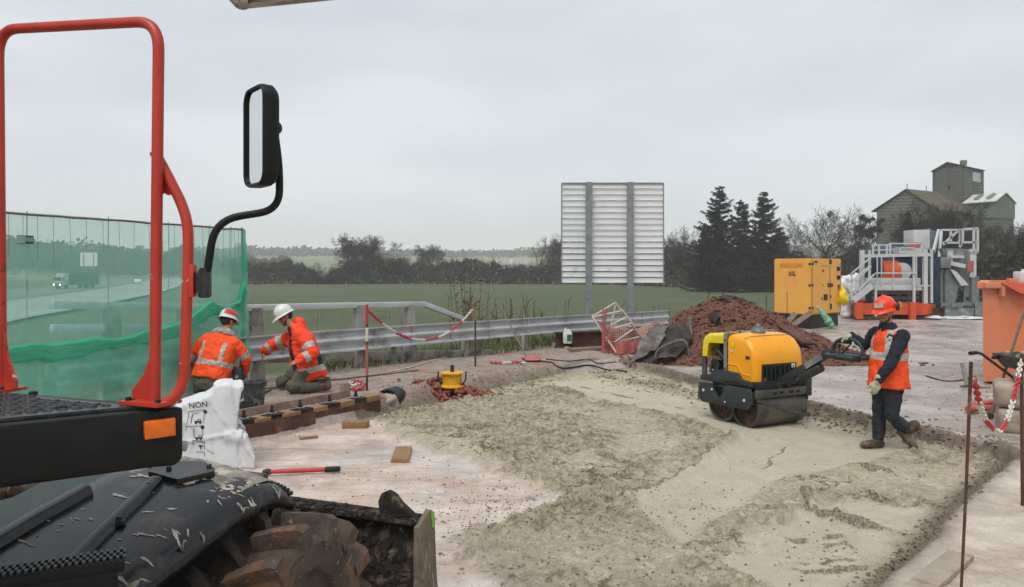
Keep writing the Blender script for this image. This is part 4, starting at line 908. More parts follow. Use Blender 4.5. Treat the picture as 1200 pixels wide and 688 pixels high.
for (pxa, pya, pxb, pyb, lab) in ((917, 384, 932, 367, 'shorter grey plank propped against the orange generator'), (924, 390, 951, 365.5, 'longer grey plank propped against the corner of the generator')):
    a3 = P(pxa, pya, 24.2); b3 = P(pxb, pyb, 24.3); a3.z = max(a3.z, .2); t_ = thing('plank', lab, 'plank', tuple(a3)); m = MB(); m.bar(a3, b3, .16, .045, up=(0, -1, .4)); m.build('board', 'timber_grey', t_)

# ------------------------------------------------------------------ mobile mixing plant
DPL = 30.0; PZ = .14
def pl(px, py, dy=0.0): return P(px, py, DPL + dy)
mp = thing('mixing_plant', 'mobile mixing plant with white stairs, railings, a blue drum and a grey conveyor', 'mixing plant', tuple(pl(1070, 373)[:2]) + (PZ,))
m = MB()
for (a, b2, w, h) in (((1003, 362, -1), (1087, 362, -1), .18, .42), ((1003, 358, 1.6), (1087, 358, 1.6), .18, .42)): m.bar(pl(*a), pl(*b2), w, h)
for px in (1003, 1030, 1056, 1087): m.bar(pl(px, 362, -1), pl(px, 359, 1.6), .14, .36)
m.bar(pl(1075, 362, -1.1), pl(1099, 364, .2), .2, .46); m.box(pl(1006, 364, -1.12), (.28, .2, .62)); m.box(pl(1069, 366, -1.15), (.22, .16, .75))
m.build('chassis', 'plant_orange', mp)
m = MB()
for px in (1006, 1030, 1056, 1072, 1086): m.box((pl(px, 0).x, DPL + .3, .22), (.5, 1.8, .24))
m.box((pl(1092, 0).x, DPL + .2, .3), (.9, 1.2, .5)); m.build('timber_packing', 'timber_dark', mp)
# drum and tank
m = MB(); m.tube([pl(1015, 318, .6), pl(1022, 316, .6), pl(1060, 316, .6), pl(1083, 316, .6)], [.55, .92, .95, .9], 24); m.build('drum', 'plant_blue', mp, 50)
m = MB(); m.tube([pl(1027, 321, .25), pl(1046, 321, .25)], .72, 24); m.build('drum_band', 'plant_orange', mp, 50)
m = MB(); m.tube([pl(1057, 318, -.42), pl(1057, 318, -.36)], .34, 18); m.build('drum_cap', 'plant_white', mp, 50)
m = MB(); m.box(pl(1081, 338, .6), (.55, 1.6, 2.5)); m.build('blue_tank', 'plant_blue', mp)
m = MB(); m.box(pl(1046, 330, -.4), (1.7, .9, .28), bev=.02); m.box(pl(1046, 337, -.5), (1.75, 1.0, .2), bev=.02); m.build('hopper_side', 'plant_white', mp)
m = MB()
for py in (343, 349, 355): m.bar(pl(1022, py, -.5), pl(1076, py, -.5), .10, .14)
for px in (1036, 1052, 1064): m.bar(pl(px, 340, -.4), pl(px, 360, -.4), .16, .16)
m.build('cross_beam', 'plant_grey', mp)
m = MB(); m.box(pl(1052, 349, .3), (2.2, .8, .9)); m.build('underbody', 'dark_base', mp)
# white frame: posts, upper rails, platforms
m = MB()
for (px, pa, pb, dy) in ((1010, 293, 350, -1), (1019, 293, 345, 0), (1084, 292, 357, -1), (1091.5, 292, 355, -1), (1071, 300, 372, -1.1), (1026, 335, 371, -1.15), (1084, 293, 357, 1)): m.bar(pl(px, pa, dy), pl(px, pb, dy), .14 if px in (1010, 1084) else .08)
m.bar(pl(1010, 300, -1), pl(1090, 298.5, -1), .12, .12); m.bar(pl(1072, 335, -1), pl(1093, 335, -1), .05); m.bar(pl(1026, 320, -1.15), pl(1074, 320, -1.15), .05)
m.build('platform_frame', 'plant_white', mp)
m = MB()
for (px, pa, pb) in ((1023, 287, 300), (1030, 287, 300), (1039, 287, 298), (1043, 285, 298)): m.bar(pl(px, pa, -.5), pl(px, pb, -.5), .06)
m.bar(pl(1022, 287, -.5), pl(1044, 287, -.5), .05); m.bar(pl(1043, 285.5, -.5), pl(1080, 285.5, -.5), .05); m.bar(pl(1022, 293, -.5), pl(1044, 293, -.5), .04); m.bar(pl(1080, 285, -.5), pl(1080, 298, -.5), .05)
m.build('top_railing', 'plant_white', mp)
m = MB()
for (px, pa, pb) in ((1028, 300, 335), (1033, 300, 335), (1047, 300, 340), (1071, 300, 322), (1074, 300, 335)): m.bar(pl(px, pa, -1.05), pl(px, pb, -1.05), .035)
o = m.build('drop_rods', 'plant_white', mp)
m = MB(); m.box(pl(1063, 294, -.2), (.95, .7, .2)); m.box(pl(1060, 292, -.3), (.5, .5, .14)); m.build('top_tray', 'plant_white', mp)
# stair, left
m = MB(); a3 = pl(1000, 352, -1.2); b3 = pl(1022, 335, -1.2)
for dy in (0, .6): m.bar(a3 + Vector((0, dy, 0)), b3 + Vector((0, dy, 0)), .05, .22)
for k in range(7): q = a3.lerp(b3, (k + .5) / 7); m.box(q + Vector((0, .3, 0)), (.2, .58, .03))
m.build('stair', 'plant_white', mp)
m = MB()
for (p0, p1) in (((997, 321), (1019, 303)), ((997, 330), (1020, 311)), ((1002, 344), (1025, 321)), ((1006, 326), (1021, 312))): m.bar(pl(*p0, -1.2), pl(*p1, -1.2), .045)
for px, pa, pb in ((998, 320, 352), (1004, 330, 345)): m.bar(pl(px, pa, -1.2), pl(px, pb, -1.2), .045)
m.build('stair_handrail', 'plant_white', mp)
# upper box, conveyor, right tower
m = MB(); m.box(pl(1074, 281, .4), (.62, .8, .75), bev=.01); bx_ = m.build('upper_cabinet', 'plant_white', mp)
m = MB(); m.box(pl(1071, 287.5, -.02), (.5, .02, .22)); m.build('red_panel', 'faded_red', bx_)
m = MB(); cv0 = pl(1084, 292, .1); cv1 = pl(1093, 271, .9); m.bar(cv0, cv1, .42, .10, up=(0, -1, .5)); cvb = m.build('conveyor_belt', 'conveyor_rubber', mp)
m = MB(); dcv = (cv1 - cv0)
for k in range(5):
    q = cv0 + dcv * ((k + .5) / 5) + Vector((0, -.06, .02)); m.bar(q + Vector((-.18, 0, .08)), q + Vector((0, -.02, -.04)), .02); m.bar(q + Vector((.18, 0, .08)), q + Vector((0, -.02, -.04)), .02)
m.build('belt_cleats', 'plant_grey', cvb)
m = MB(); m.bar(pl(1081, 292, .05), pl(1085, 271, .85), .06, .16); m.bar(pl(1094, 295, .05), pl(1100, 271, .85), .08, .2); m.bar(pl(1100, 314, .3), pl(1103, 272, .9), .1, .16); m.build('conveyor_side', 'plant_white', mp)
m = MB()
for a, b2 in (((1102, 269.5), (1125, 269.5)), ((1125, 269.5), (1125, 290)), ((1105, 287), (1123, 270)), ((1104, 284.5), (1125, 284.5)), ((1114, 270), (1114, 284)), ((1128, 268), (1128, 284)), ((1128, 268.5), (1145.5, 267.5)), ((1141, 267.5), (1141, 295)), ((1145.5, 267.5), (1145.5, 296)), ((1128, 284), (1145, 284)), ((1136, 294), (1146, 296)), ((1126, 269), (1126, 288))): m.bar(pl(*a, .3), pl(*b2, .3), .075)
for a, b2 in (((1128, 269), (1145, 268.5)), ((1145.5, 268), (1145.5, 295)), ((1128, 284), (1145, 284))): m.bar(pl(*a, 1.1), pl(*b2, 1.1), .07)
m.bar(pl(1145.5, 268, .3), pl(1145.5, 268, 1.1), .06); m.bar(pl(1145.5, 284, .3), pl(1145.5, 284, 1.1), .06)
m.build('tower_railing', 'plant_white', mp)
m = MB(); m.prism([(a_.x, a_.z) for a_ in (pl(1109, 291), pl(1134, 291), pl(1134, 332), pl(1120, 315), pl(1110, 308))], .9, tr(0, DPL + .25, 0)); m.build('weigh_hopper', 'plant_grey', mp)
m = MB(); m.box(pl(1119, 301, .15), (.55, .35, .10)); m.bar(pl(1109, 308, .12), pl(1129, 312, .12), .3, .16); m.box(pl(1113, 300, .1), (.2, .1, .42)); m.build('chute_lip', 'plant_white', mp)
m = MB(); m.box(pl(1101, 308, .2), (.50, .7, .42), bev=.01); m.build('drive_box', 'plant_grey', mp)
m = MB(); m.box(pl(1137, 320, .5), (.25, .4, 1.9)); w_ = m.build('mast', 'plant_white', mp)
m = MB(); m.box(pl(1137, 312, .28), (.255, .03, .42)); m.build('red_band', 'faded_red', w_)
m = MB()
for px, pa, pb, w in ((1102, 318, 368, .14), (1108, 316, 368, .14), (1140, 325, 370, .2), (1145, 324, 368, .1), (1130, 330, 355, .08)): m.bar(pl(px, pa, .1), pl(px, pb, .1), w)
m.bar(pl(1100, 317, .1), pl(1112, 317, .1), .1, .1); m.build('leg_frame', 'plant_grey', mp)
m = MB(); m.prism([(a_.x, a_.z) for a_ in (pl(1111, 314), pl(1122, 322), pl(1133.5, 334), pl(1124, 337), pl(1121, 355), pl(1112, 356))], .5, tr(0, DPL + .05, 0)); m.build('discharge_sheet', 'plant_grey', mp)
m = MB(); m.prism([(a_.x, a_.z) for a_ in (pl(1112, 315), pl(1119, 318), pl(1134, 334), pl(1125, 335))], .1, tr(0, DPL - .08, 0)); m.build('discharge_flap', 'plant_white', mp)
m = MB(); m.box(pl(1117, 367, -.1), (1.1, .9, .42), bev=.02); m.bar(pl(1102, 356.5, -.5), pl(1138, 356.5, -.5), .14, .12); m.box(pl(1119, 358, -.6), (.34, .1, .07)); m.box(pl(1140, 364, -.1), (.3, .8, .6)); m.build('counterweight', 'plant_grey', mp)
m = MB(); m.tube([pl(1120, 347, .2), pl(1121, 352, .2), pl(1122, 358, .2)], [.14, .2, .2], 10); m.build('motor', 'dark_steel', mp)
# bulk bags beside the plant
for i, (px, pt, pb, w, lab, sd) in enumerate(((992, 327, 352, .62, 'bulging white bag beside the plant stairs, nearest the generator', 3), (1002, 324, 345, .6, 'white bag half hidden behind the plant stair handrail', 5), (993, 352, 374, .5, 'grey white bag slumped on the ground below the plant stairs', 8))):
    p = pl(px, pb, .5 - .4 * i); p.z = max(p.z, PZ); tp = pl(px, pt, .5 - .4 * i).z; t_ = thing('bulk_bag', lab, 'bag', tuple(p)); m = MB(); h = tp - p.z; m.box((p.x, p.y, p.z + h * .48), (w, w, h * .92), bev=.1); m.ball((p.x + .05, p.y, p.z + h * .9), w * .35, 2, .3, seed=sd)
    m2 = remesh(m, .05, 3, lambda c_: .09 * fbm(c_, 3.2)); m2.transform(wmat(t_).inverted()); link('bag_body', m2, 'bag_white', t_)
for i, (px, py, w, lab) in enumerate(((1094, 373, .9, 'white sheet lying flat in front of the grey end of the plant'), (1128, 374, 1.1, 'white sheet on the ground under the right end of the plant'), (1012, 372, .8, 'brown pallet under the left end of the orange chassis'))):
    q = P(px, py, 29.2); z = gz(q.x, q.y); t_ = thing('pallet' if i == 2 else 'plastic_sheet', lab, 'pallet' if i == 2 else 'sheet', (q.x, q.y, z)); m = MB()
    if i == 2:
        for k in range(5): m.box((q.x + (k - 2) * .2, q.y, z + .12), (.12, .8, .025))
        for k in range(3): m.box((q.x, q.y + (k - 1) * .35, z + .06), (1.0, .09, .09))
        m.build('slats', 'timber_dark', t_)
    else:
        m.ball((q.x, q.y, z + .04), w / 2, 3, .4, (1, .7, .14), seed=i); m.build('sheet', 'bag_white', t_, 180)

# ------------------------------------------------------------------ orange skip on the right
sk = thing('skip', 'tall faded orange skip with a rim, at the right edge of the photo', 'skip', (9.3, 13.4, .14))
SX0 = (1146 - CX) * 13.1 / F; zt = CAMZ - (335 - HY) * 13.1 / F
a = [(SX0 + .02, 13.0), (SX0 + 3.1, 13.0), (SX0 + 4.4, 15.0), (SX0 + 1.30, 15.0)]; bt = [(SX0 + .06, 13.05), (SX0 + 3.0, 13.05), (SX0 + 4.3, 14.9), (SX0 + 1.34, 14.9)]
m = MB(); zb_ = .17; m.add([(x, y, zb_) for x, y in bt] + [(x, y, zt) for x, y in a] + [(x + (.04 if x < SX0 + 2 else -.04), y + (.04 if y < 14 else -.04), zt) for x, y in a] + [(x + (.04 if x < SX0 + 2 else -.04), y + (.04 if y < 14 else -.04), zb_ + .05) for x, y in bt],
    [(3, 2, 1, 0)] + [(i, (i + 1) % 4, 4 + (i + 1) % 4, 4 + i) for i in range(4)] + [(4 + i, 4 + (i + 1) % 4, 8 + (i + 1) % 4, 8 + i) for i in range(4)] + [(8 + i, 8 + (i + 1) % 4, 12 + (i + 1) % 4, 12 + i) for i in range(4)] + [(12, 13, 14, 15)]); m.build('body', 'skip_orange', sk, None)
m = MB(); r0 = .08
for i in range(4): p, q = a[i], a[(i + 1) % 4]; m.bar((p[0], p[1], zt + .01), (q[0], q[1], zt + .01), .17 if i % 2 == 0 else .165, .10 + .004 * i, bev=.01)
m.build('rim', 'skip_orange', sk)
for k in range(4):
    m = MB(); m.box((SX0 + .3 + k * .9, 12.93, zt - .09), (.05, .1, .16)); m.build('rim_bracket', 'skip_orange', sk)
m = MB(); m.box((SX0 + .5, 12.98, zt + .09), (.14, .10, .08), bev=.01); m.build('hook_lug', 'skip_orange', sk)
hp = P(1173, 330, 12.85); h2 = P(1192, 343, 12.8); m = MB(); m.add([P(1173, 331, 12.9), P(1196, 344, 12.8), P(1290, 344, 12.8), P(1290, 330, 13.1), P(1173, 331, 13.4), P(1196, 346, 13.0), P(1290, 346, 13.0), P(1290, 331, 13.6)], [(0, 1, 2, 3), (7, 6, 5, 4), (0, 4, 5, 1), (1, 5, 6, 2), (2, 6, 7, 3), (3, 7, 4, 0)]); m.build('tipping_flap', 'skip_red', sk, None, fix=True)
jc = thing('jerrycan', 'white canister standing on the rim of the orange skip', 'canister', tuple(P(1199, 331, 13.3))); q = P(1199, 331, 13.3); m = MB(); m.box((q.x, q.y, q.z + .09), (.24, .2, .2), bev=.03); m.build('body', 'white_plastic', jc); m = MB(); m.cyl((q.x, q.y, q.z + .19), (q.x, q.y, q.z + .23), .03); m.build('cap', 'white_plastic', jc)
# ------------------------------------------------------------------ guardrail with double wave beam
def raildir(p, q): d = Vector((q[0] - p[0], q[1] - p[1], 0)); return d.normalized()
rp = [Vector((x, y, 0)) for x, y in RAIL]
def rail_at(px):
    """ground plan point of the beam seen at photo column px."""
    k = (px - CX) / F
    for p, q in zip(rp[:-1], rp[1:]):
        d = q - p; den = d.x - k * d.y
        if abs(den) < 1e-9: continue
        t_ = (k * p.y - p.x) / den
        if -1e-6 <= t_ <= 1 + 1e-6 and (p + d * t_).y > 3: return p + d * t_
    return rp[-2]
gr = thing('guardrail', 'long galvanised wave guardrail on steel posts running from the workers to the earth heap', 'guardrail', tuple(rail_at(500)))
HT = {150: 1.04, 290: 1.02, 370: 1.02, 500: .99, 640: .93, 700: .90, 790: .86, 900: .84}
W_ = [(-.05, .0), (-.05, -.025), (.03, -.07), (.04, -.1), (.03, -.13), (-.045, -.175), (-.05, -.20), (-.045, -.225), (.03, -.27), (.04, -.30), (.03, -.33), (-.05, -.375), (-.05, -.40)]
path = []
for px in list(range(60, 420, 30)) + list(range(420, 792, 10)):
    p = rail_at(px); h = np.interp(px, list(HT.keys()), list(HT.values())); path.append(Vector((p.x, p.y, h)))
path = smooth_path(path[::2], 4)
m = MB(); W2 = [(a - .004, b) for a, b in reversed(W_)]
# closed thin profile, offset toward the site (right side of travel)
m.sweep([(-a + .08, b) for a, b in W_] + [(-a + .076, b) for a, b in reversed(W_)], path, closed_prof=True); bm_ = m.build('beam', 'galv', gr, 60, fix=True)
m = MB()
for p in path[::9]:
    m.box(p + Vector((.06, -.09, -.2)), (.02, .012, .37), rotm(0, 0, 50)); 
    for dz in (-.07, -.12, -.27, -.33): m.cyl(p + Vector((.10, -.10, dz)), p + Vector((.12, -.12, dz)), .012, n=6)
m.build('beam_joint', 'galv_dirty', bm_)
L_ = 0; last = None
for i, p in enumerate(path):
    if last is None or (p - last).length > 1.98:
        last = p; zg = gz(p.x, p.y) - .1; m = MB(); q = p + Vector((-.10, .07, 0)); m.bar((q.x, q.y, zg), (q.x, q.y, p.z - .02), .10, .15, up=(.6, .8, 0)); m.bar((q.x + .02, q.y - .02, p.z - .2), (q.x + .14, q.y - .10, p.z - .2), .1, .16); m.build('post', 'galv_dirty', gr)
# parapet of the overbridge: square top tube sloping down to its end, second low tube, sturdy posts
pr = thing('bridge_parapet', 'grey steel bridge parapet behind the guardrail whose top tube slopes down to its end', 'parapet', tuple(rail_at(400)))
off = Vector((-.28, .20, 0))
def par(px, py): p = rail_at(px) + off; k = p.y; return Vector(((px - CX) * k / F, k, CAMZ - (py - HY) * k / F))
m = MB(); tp = [par(60, 357), par(200, 360), par(290, 361), par(380, 358.5), par(497, 356.5)]
for a, b in zip(tp[:-1], tp[1:]): m.bar(a, b + (b - a).normalized() * .02, .11, .105, bev=.012)
m.bar(tp[-1], par(541, 373), .10, .10, bev=.012); m.build('top_tube', 'galv', pr)
m = MB(); m.bar(par(290, 420), par(578, 414), .05, .17, bev=.01); m.build('kick_tube', 'galv_dirty', pr)
m = MB(); m.bar(par(60, 385), par(290, 384), .09, .10, bev=.012); m.build('mid_tube', 'galv', pr)
for px, pt, pb in ((130, 358, 455), (215, 360, 445), (299, 361, 440), (421, 358, 430), (480, 357, 420), (560, 380, 418)):
    m = MB(); q = par(px, pt); zg = gz(q.x, q.y) - .1; d = Vector((.62, .785, 0)); w = .09 if px > 470 else .12
    m.add([q + d * s_ * w * k + Vector((0, 0, z - q.z)) + Vector((.785, -.62, 0)) * o for (z, k) in ((q.z, .8), (zg, 1.25)) for s_ in (-1, 1) for o in (-.08, .08)], [(0, 1, 3, 2), (6, 7, 5, 4), (0, 4, 5, 1), (2, 3, 7, 6), (1, 5, 7, 3), (0, 2, 6, 4)]); m.build('post', 'galv_dirty', pr, None, fix=True)
m = MB()
for i in range(46):
    f = i / 45; a = par(300 + 190 * f, 362); b = par(300 + 190 * f, 388); m.tube([a, b], .0022, 4, False)
for py in (366, 374, 382): m.tube([par(300, py), par(400, py - .6), par(490, py - 1)], .0022, 4, False)
m.build('mesh_infill', 'galv_dirty', pr)

# ------------------------------------------------------------------ green debris net fence on scaffold tubes
nf = thing('debris_net_fence', 'see-through green debris net on thin poles along the bridge edge, sagging in a thick fold', 'net fence', (-4.8, 10.5, .25))
NB_ = [Vector((-7.2, 3.2, 0)), Vector((-5.95, 7.2, 0)), Vector((-5.28, 8.95, 0)), Vector((-4.6, 11.0, 0)), Vector((-4.23, 12.15, 0))]
NB_ = smooth_path(NB_, 10)
def nettop(i):
    f = i / (len(NB_) - 1); return 2.72
def net_sheet(name, mt_, z0f, z1f, off, amp, sd, nz=36, fold=0.0):
    vs = []; fs = []; n = len(NB_)
    path = []
    for i in range(n - 1):
        for j in range(4): path.append(NB_[i].lerp(NB_[i + 1], j / 4))
    path.append(NB_[-1]); n = len(path)
    for i, p in enumerate(path):
        f = i / (n - 1); za = z0f(f); zb = z1f(f)
        for k in range(nz + 1):
            g = k / nz; z = za + (zb - za) * g; o = off + amp * (fbm((p.x * 1.3, p.y * 1.3, z * .9 + sd), 1.2) + .5 * fbm((p.x, p.y, z + sd), 5)) * (1 - g ** 6)
            vs.append((p.x + o * .9, p.y - o * .35, z + fold * fbm((p.x, p.y, sd), 1.1)))
    for i in range(n - 1):
        for k in range(nz): a = i * (nz + 1) + k; fs.append((a, a + nz + 1, a + nz + 2, a + 1))
    return MB().add(vs, fs).build(name, mt_, nf, 180)
sag = lambda f: np.interp(f, [0, .52, .60, .72, .80, .86, .93, .97, 1], [1.25, 1.25, 1.22, 1.38, 1.62, 1.50, 1.62, 2.0, 2.05])
net_sheet('upper_net', 'net_thin', lambda f: .6, lambda f: 2.72, 0, .07, 1)
net_sheet('lower_net', 'net_double', lambda f: .30, lambda f: float(sag(f)), .06, .14, 7)
m = MB(); n = 120; pts = []
for i in range(n):
    f = i / (n - 1) * .96; x = f * (len(NB_) - 1); k = min(int(x), len(NB_) - 2); p = NB_[k].lerp(NB_[k + 1], x - k); pts.append(Vector((p.x + .07, p.y - .03, float(sag(f)) - .03 + .02 * fbm((p.x, p.y, 0), 4))))
vs = []; fs = []; K = 14
for i, p in enumerate(pts):
    hh = .10 + .10 * (fbm((i * .06, 3, 1), 1) + .4)
    for k in range(K + 1):
        g = k / K; a_ = g * math.pi * 1.6; vs.append((p.x + .05 * math.sin(a_ * 2.1) + .03 * fbm((i * .2, g * 4, 3), 1.5), p.y - .04 * math.sin(a_ * 1.7), p.z + .03 - (hh + .06) * g + .03 * fbm((i * .12, g * 2, 8), 1.2)))
for i in range(n - 1):
    for k in range(K): a_ = i * (K + 1) + k; fs.append((a_, a_ + K + 1, a_ + K + 2, a_ + 1))
MB().add(vs, fs).build('net_fold', 'net_fold', nf, 180)
m = MB(); e = NB_[-1]; vs = []; fs = []
for k in range(25):
    z = .5 + 2.2 * k / 24
    for j in range(5): vs.append((e.x + .035 * (j - 2) / 2 + .03 * fbm((j, z, 2), 2), e.y - .05 + .05 * math.sin(j * 2 + z * 3), z))
for k in range(24):
    for j in range(4): a_ = k * 5 + j; fs.append((a_, a_ + 1, a_ + 6, a_ + 5))
m.add(vs, fs).build('net_edge', 'net_fold', nf, 180)
m = MB(); m.tube([p + Vector((0, 0, 2.70 + .02 * fbm((p.x, p.y, 5), 2))) for p in NB_], .014, 6); m.build('top_wire', 'rope_grey', nf)
for f in (.30, .45, .585, .70, .82, .92, 1.0):
    x = f * (len(NB_) - 1); k = min(int(x), len(NB_) - 2); p = NB_[k].lerp(NB_[k + 1], x - k); m = MB(); m.cyl((p.x - .05, p.y + .02, .15), (p.x - .05, p.y + .02, 2.74), .006 if f < 1 else .016, n=8); m.build('pole', 'galv_post', nf)
m = MB()
rg = random.Random(2)
for i in range(26):
    x = (.3 + .7 * i / 26) * (len(NB_) - 1); k = min(int(x), len(NB_) - 2); p = NB_[k].lerp(NB_[k + 1], x - k); m.tube([(p.x + .01, p.y, 2.70), (p.x + .02 + rg.gauss(0, .01), p.y, 2.70 - rg.uniform(.3, .6))], .0025, 3, False)
m.build('tie_string', 'rope_grey', nf)
def netp(px, z):
    k = (px - CX) / F
    for p, q in zip(NB_[:-1], NB_[1:]):
        d = q - p; t_ = (k * p.y - p.x) / (d.x - k * d.y)
        if 0 <= t_ <= 1 and (p + d * t_).y > 3: r = p + d * t_; return Vector((r.x, r.y, z)), d.normalized()
    return Vector((-5.3, 8.9, z)), Vector((.3, .95, 0))
p0, dv = netp(18, 0); p1, dv = netp(37, 0); zt = CAMZ + (HY - 275.5) * p0.y / F; zb = CAMZ + (HY - 285.5) * p0.y / F; nn = Vector((dv.y, -dv.x, 0)) * .03
m = MB(); m.bar(Vector((p0.x, p0.y, (zt + zb) / 2)) + nn, Vector((p1.x, p1.y, (zt + zb) / 2)) + nn, .004, zt - zb); tg = m.build('maker_tag', 'tag_teal', nf)
m = MB(); c = p0.lerp(p1, .2) + nn * 1.2; c.z = (zt + zb) / 2; d2 = (p1 - p0).normalized(); m.bar(c - d2 * .05, c + d2 * .05, .003, .085); m.build('tag_emblem', 'tag_pale', tg)
m = MB()
for k in range(6): q = p0.lerp(p1, .42 + .09 * k) + nn * 1.2; q.z = (zt + zb) / 2 + .002; m.bar(q - d2 * .014, q + d2 * .014, .003, .035 + .012 * (k % 2))
m.build('tag_writing', 'tag_pale', tg)

# ------------------------------------------------------------------ traffic far off on the motorway
def lorry():
    X, D = -102.0, 175.0; t_ = thing('lorry', 'white lorry with lit headlights seen through the green net on the motorway', 'lorry', (X, D, -2.62), R_(-15)); 
    m = MB(); m.box((0, 4.6, 2.3), (2.45, 8.5, 2.9), bev=.05); m.build('trailer', 'truck_dark', t_, world=False)
    m = MB(); m.box((0, -.9, 1.7), (2.4, 2.0, 2.2), bev=.15); m.box((0, -.5, 3.05), (2.3, 1.6, .7), bev=.25); m.build('cab', 'truck_white', t_, world=False)
    m = MB(); m.box((0, -1.92, 2.25), (2.1, .06, .8), bev=.02); m.build('windscreen', 'glass_dark', t_, world=False)
    m = MB(); m.box((0, -1.95, .95), (2.3, .14, .75), bev=.04); m.build('bumper', 'truck_dark', t_, world=False)
    for s_ in (-1, 1):
        m = MB(); m.ball((s_ * .85, -2.04, .95), .17, 2); m.build('headlight', 'head_lamp', t_, world=False)
        for y in (-.6, 5.5, 7.0): m = MB(); m.tube([(s_ * 1.22, y, .5), (s_ * .9, y, .5)], .5, 16); m.build('wheel', 'black_rubber', t_, world=False)
    m = MB(); m.box((-1.42, -1.6, 2.3), (.2, .1, .5)); m.box((1.42, -1.6, 2.3), (.2, .1, .5)); m.build('side_mirrors', 'truck_dark', t_, world=False)
lorry()
def car():
    D = 226.0; X = (161 - CX) * D / F; t_ = thing('car', 'white car driving on the motorway, seen through the green net', 'car', (X, D, -2.62), R_(-62))
    m = MB(); m.prism([(-2.1, .3), (2.1, .3), (2.15, .75), (1.2, .9), (.6, 1.42), (-1.2, 1.45), (-2.0, .95)], 1.75, tr(0, -.87, 0), bev=.06); m.build('body', 'white_plastic', t_, world=False)
    m = MB(); m.prism([(-1.6, .95), (1.0, .95), (.5, 1.36), (-1.1, 1.38)], 1.80, tr(0, -.9, 0)); m.build('windows', 'glass_dark', t_, world=False)
    for x in (-1.3, 1.3):
        for y in (-.8, .8): m = MB(); m.tube([(x, y - .1, .32), (x, y + .1, .32)], .32, 14); m.build('wheel', 'black_rubber', t_, world=False)
car()
D = 250.0; X = (104 - CX) * D / F; zb = float(land_z(np.array([X]), np.array([D]))[0]); bs = thing('road_sign', 'pale sign panel standing across the motorway, seen through the green net', 'road sign', (X, D, zb))
m = MB(); zc = CAMZ - (304 - HY) * D / F; m.box((X, D, zc), (5.6, .12, 4.4)); m.build('panel', 'aluminium_slat', bs)
for s_ in (-1.6, 1.6): m = MB(); m.box((X + s_, D - .15, (zb + zc) / 2 + 1), (.2, .14, zc - zb + 2)); m.build('post', 'galv_post', bs)

# ------------------------------------------------------------------ earth heap and torn sheet
hp = []
HX, HY_ = 4.6, 17.0
bmv = MB(); nu, nv_ = 220, 110
prof_px = [(738, 437), (752, 418), (772, 392), (790, 374), (806, 362), (830, 353), (852, 349), (872, 355), (892, 363), (915, 374), (940, 388), (970, 402), (1000, 412)]
def heap_h(x, y):
    """height above the road of the heap: crest line traced at its own depth, falling off to both sides."""
    c = np.interp(x, [(p[0] - CX) * 17.6 / F for p in prof_px], [max(0, CAMZ - (p[1] - HY) * 17.6 / F - .14) for p in prof_px], 0, 0)
    d = (y - 17.6) / np.where(y < 17.6, 2.3, 2.2); k = np.clip(1 - np.abs(d), 0, 1); k = k ** .85
    h = c * k
    h = h + (fb(x, y, 1.3, 91) * .30 + fb(x, y, 5, 92, 3) * .16 + np.abs(fb(x, y, 13, 93, 3)) * .10) * np.clip(h * 3, 0, 1)
    return h
xs = np.linspace(2.1, 8.4, nu); ys = np.linspace(14.9, 20.0, nv_); XX, YY = np.meshgrid(xs, ys); zz = heap_h(XX.ravel(), YY.ravel()); base = ground_z(XX.ravel(), YY.ravel())[0]
zz = np.where(zz > .015, base + zz, base - .12); vs = np.column_stack([XX.ravel(), YY.ravel(), zz]); fs = [(j * nu + i, j * nu + i + 1, (j + 1) * nu + i + 1, (j + 1) * nu + i) for j in range(nv_ - 1) for i in range(nu - 1)]
t = NT('red_soil'); n1 = t.noise(9, 7, .65); n2 = t.noise(34, 5, .65); n3 = t.noise(2.2, 4)
c_ = t.mix(t.ramp(n2, [(.4, 0.0), (.62, 1.0)]), t.ramp(n1, [(.3, S('#4a3128')), (.7, S('#745042'))]), t.ramp(n1, [(.3, S('#6f4738')), (.7, S('#9a6a55'))])); t.base(t.mix(t.ramp(n3, [(.45, 0.0), (.65, .5)]), c_, S('#4a352c'))); t.rough(.95); t.bump(t.math('ADD', n1, n2), .9, .05); M['red_soil'] = t.m
eh = thing('earth_heap', 'heap of loose red brown earth in front of the field, taller than the roller', 'earth heap', (4.9, 17.6, .15)); MB().add([tuple(v) for v in vs], fs).build('heap', 'red_soil', eh, 180)
rg = random.Random(12); m = MB()
for k in range(3600):
    x = rg.uniform(2.3, 8.6); y = rg.uniform(15.3, 18.8); h = float(heap_h(np.array([x]), np.array([y]))[0])
    if h < .02 and rg.random() < .86: continue
    z = gz(x, y) + max(0, h); m.ball((x, y, z + .01), rg.choice((.012, .016, .02, .028, .04, .06)), 1, .5, (1, 1, .7), seed=k)
o = m.build('clods', 'red_soil', eh, None); o['kind'] = 'stuff'
m = MB(); p = P(855, 350, 17.5); m.ball(p, .13, 2, .6, (1.5, 1, .6), seed=2); m.build('dark_lump', 'tarp_dark', eh); m = MB(); p = P(838, 377, 16.6); m.ball(p, .13, 2, .6, (.9, .7, 1.3), seed=3); m.build('dark_lump', 'tarp_dark', eh)
# geotextile sheet thrown over the left flank
ts = thing('geotextile_sheet', 'torn grey black ground sheet draped over the left foot of the earth heap', 'sheet', (3.0, 16.3, .2)); 
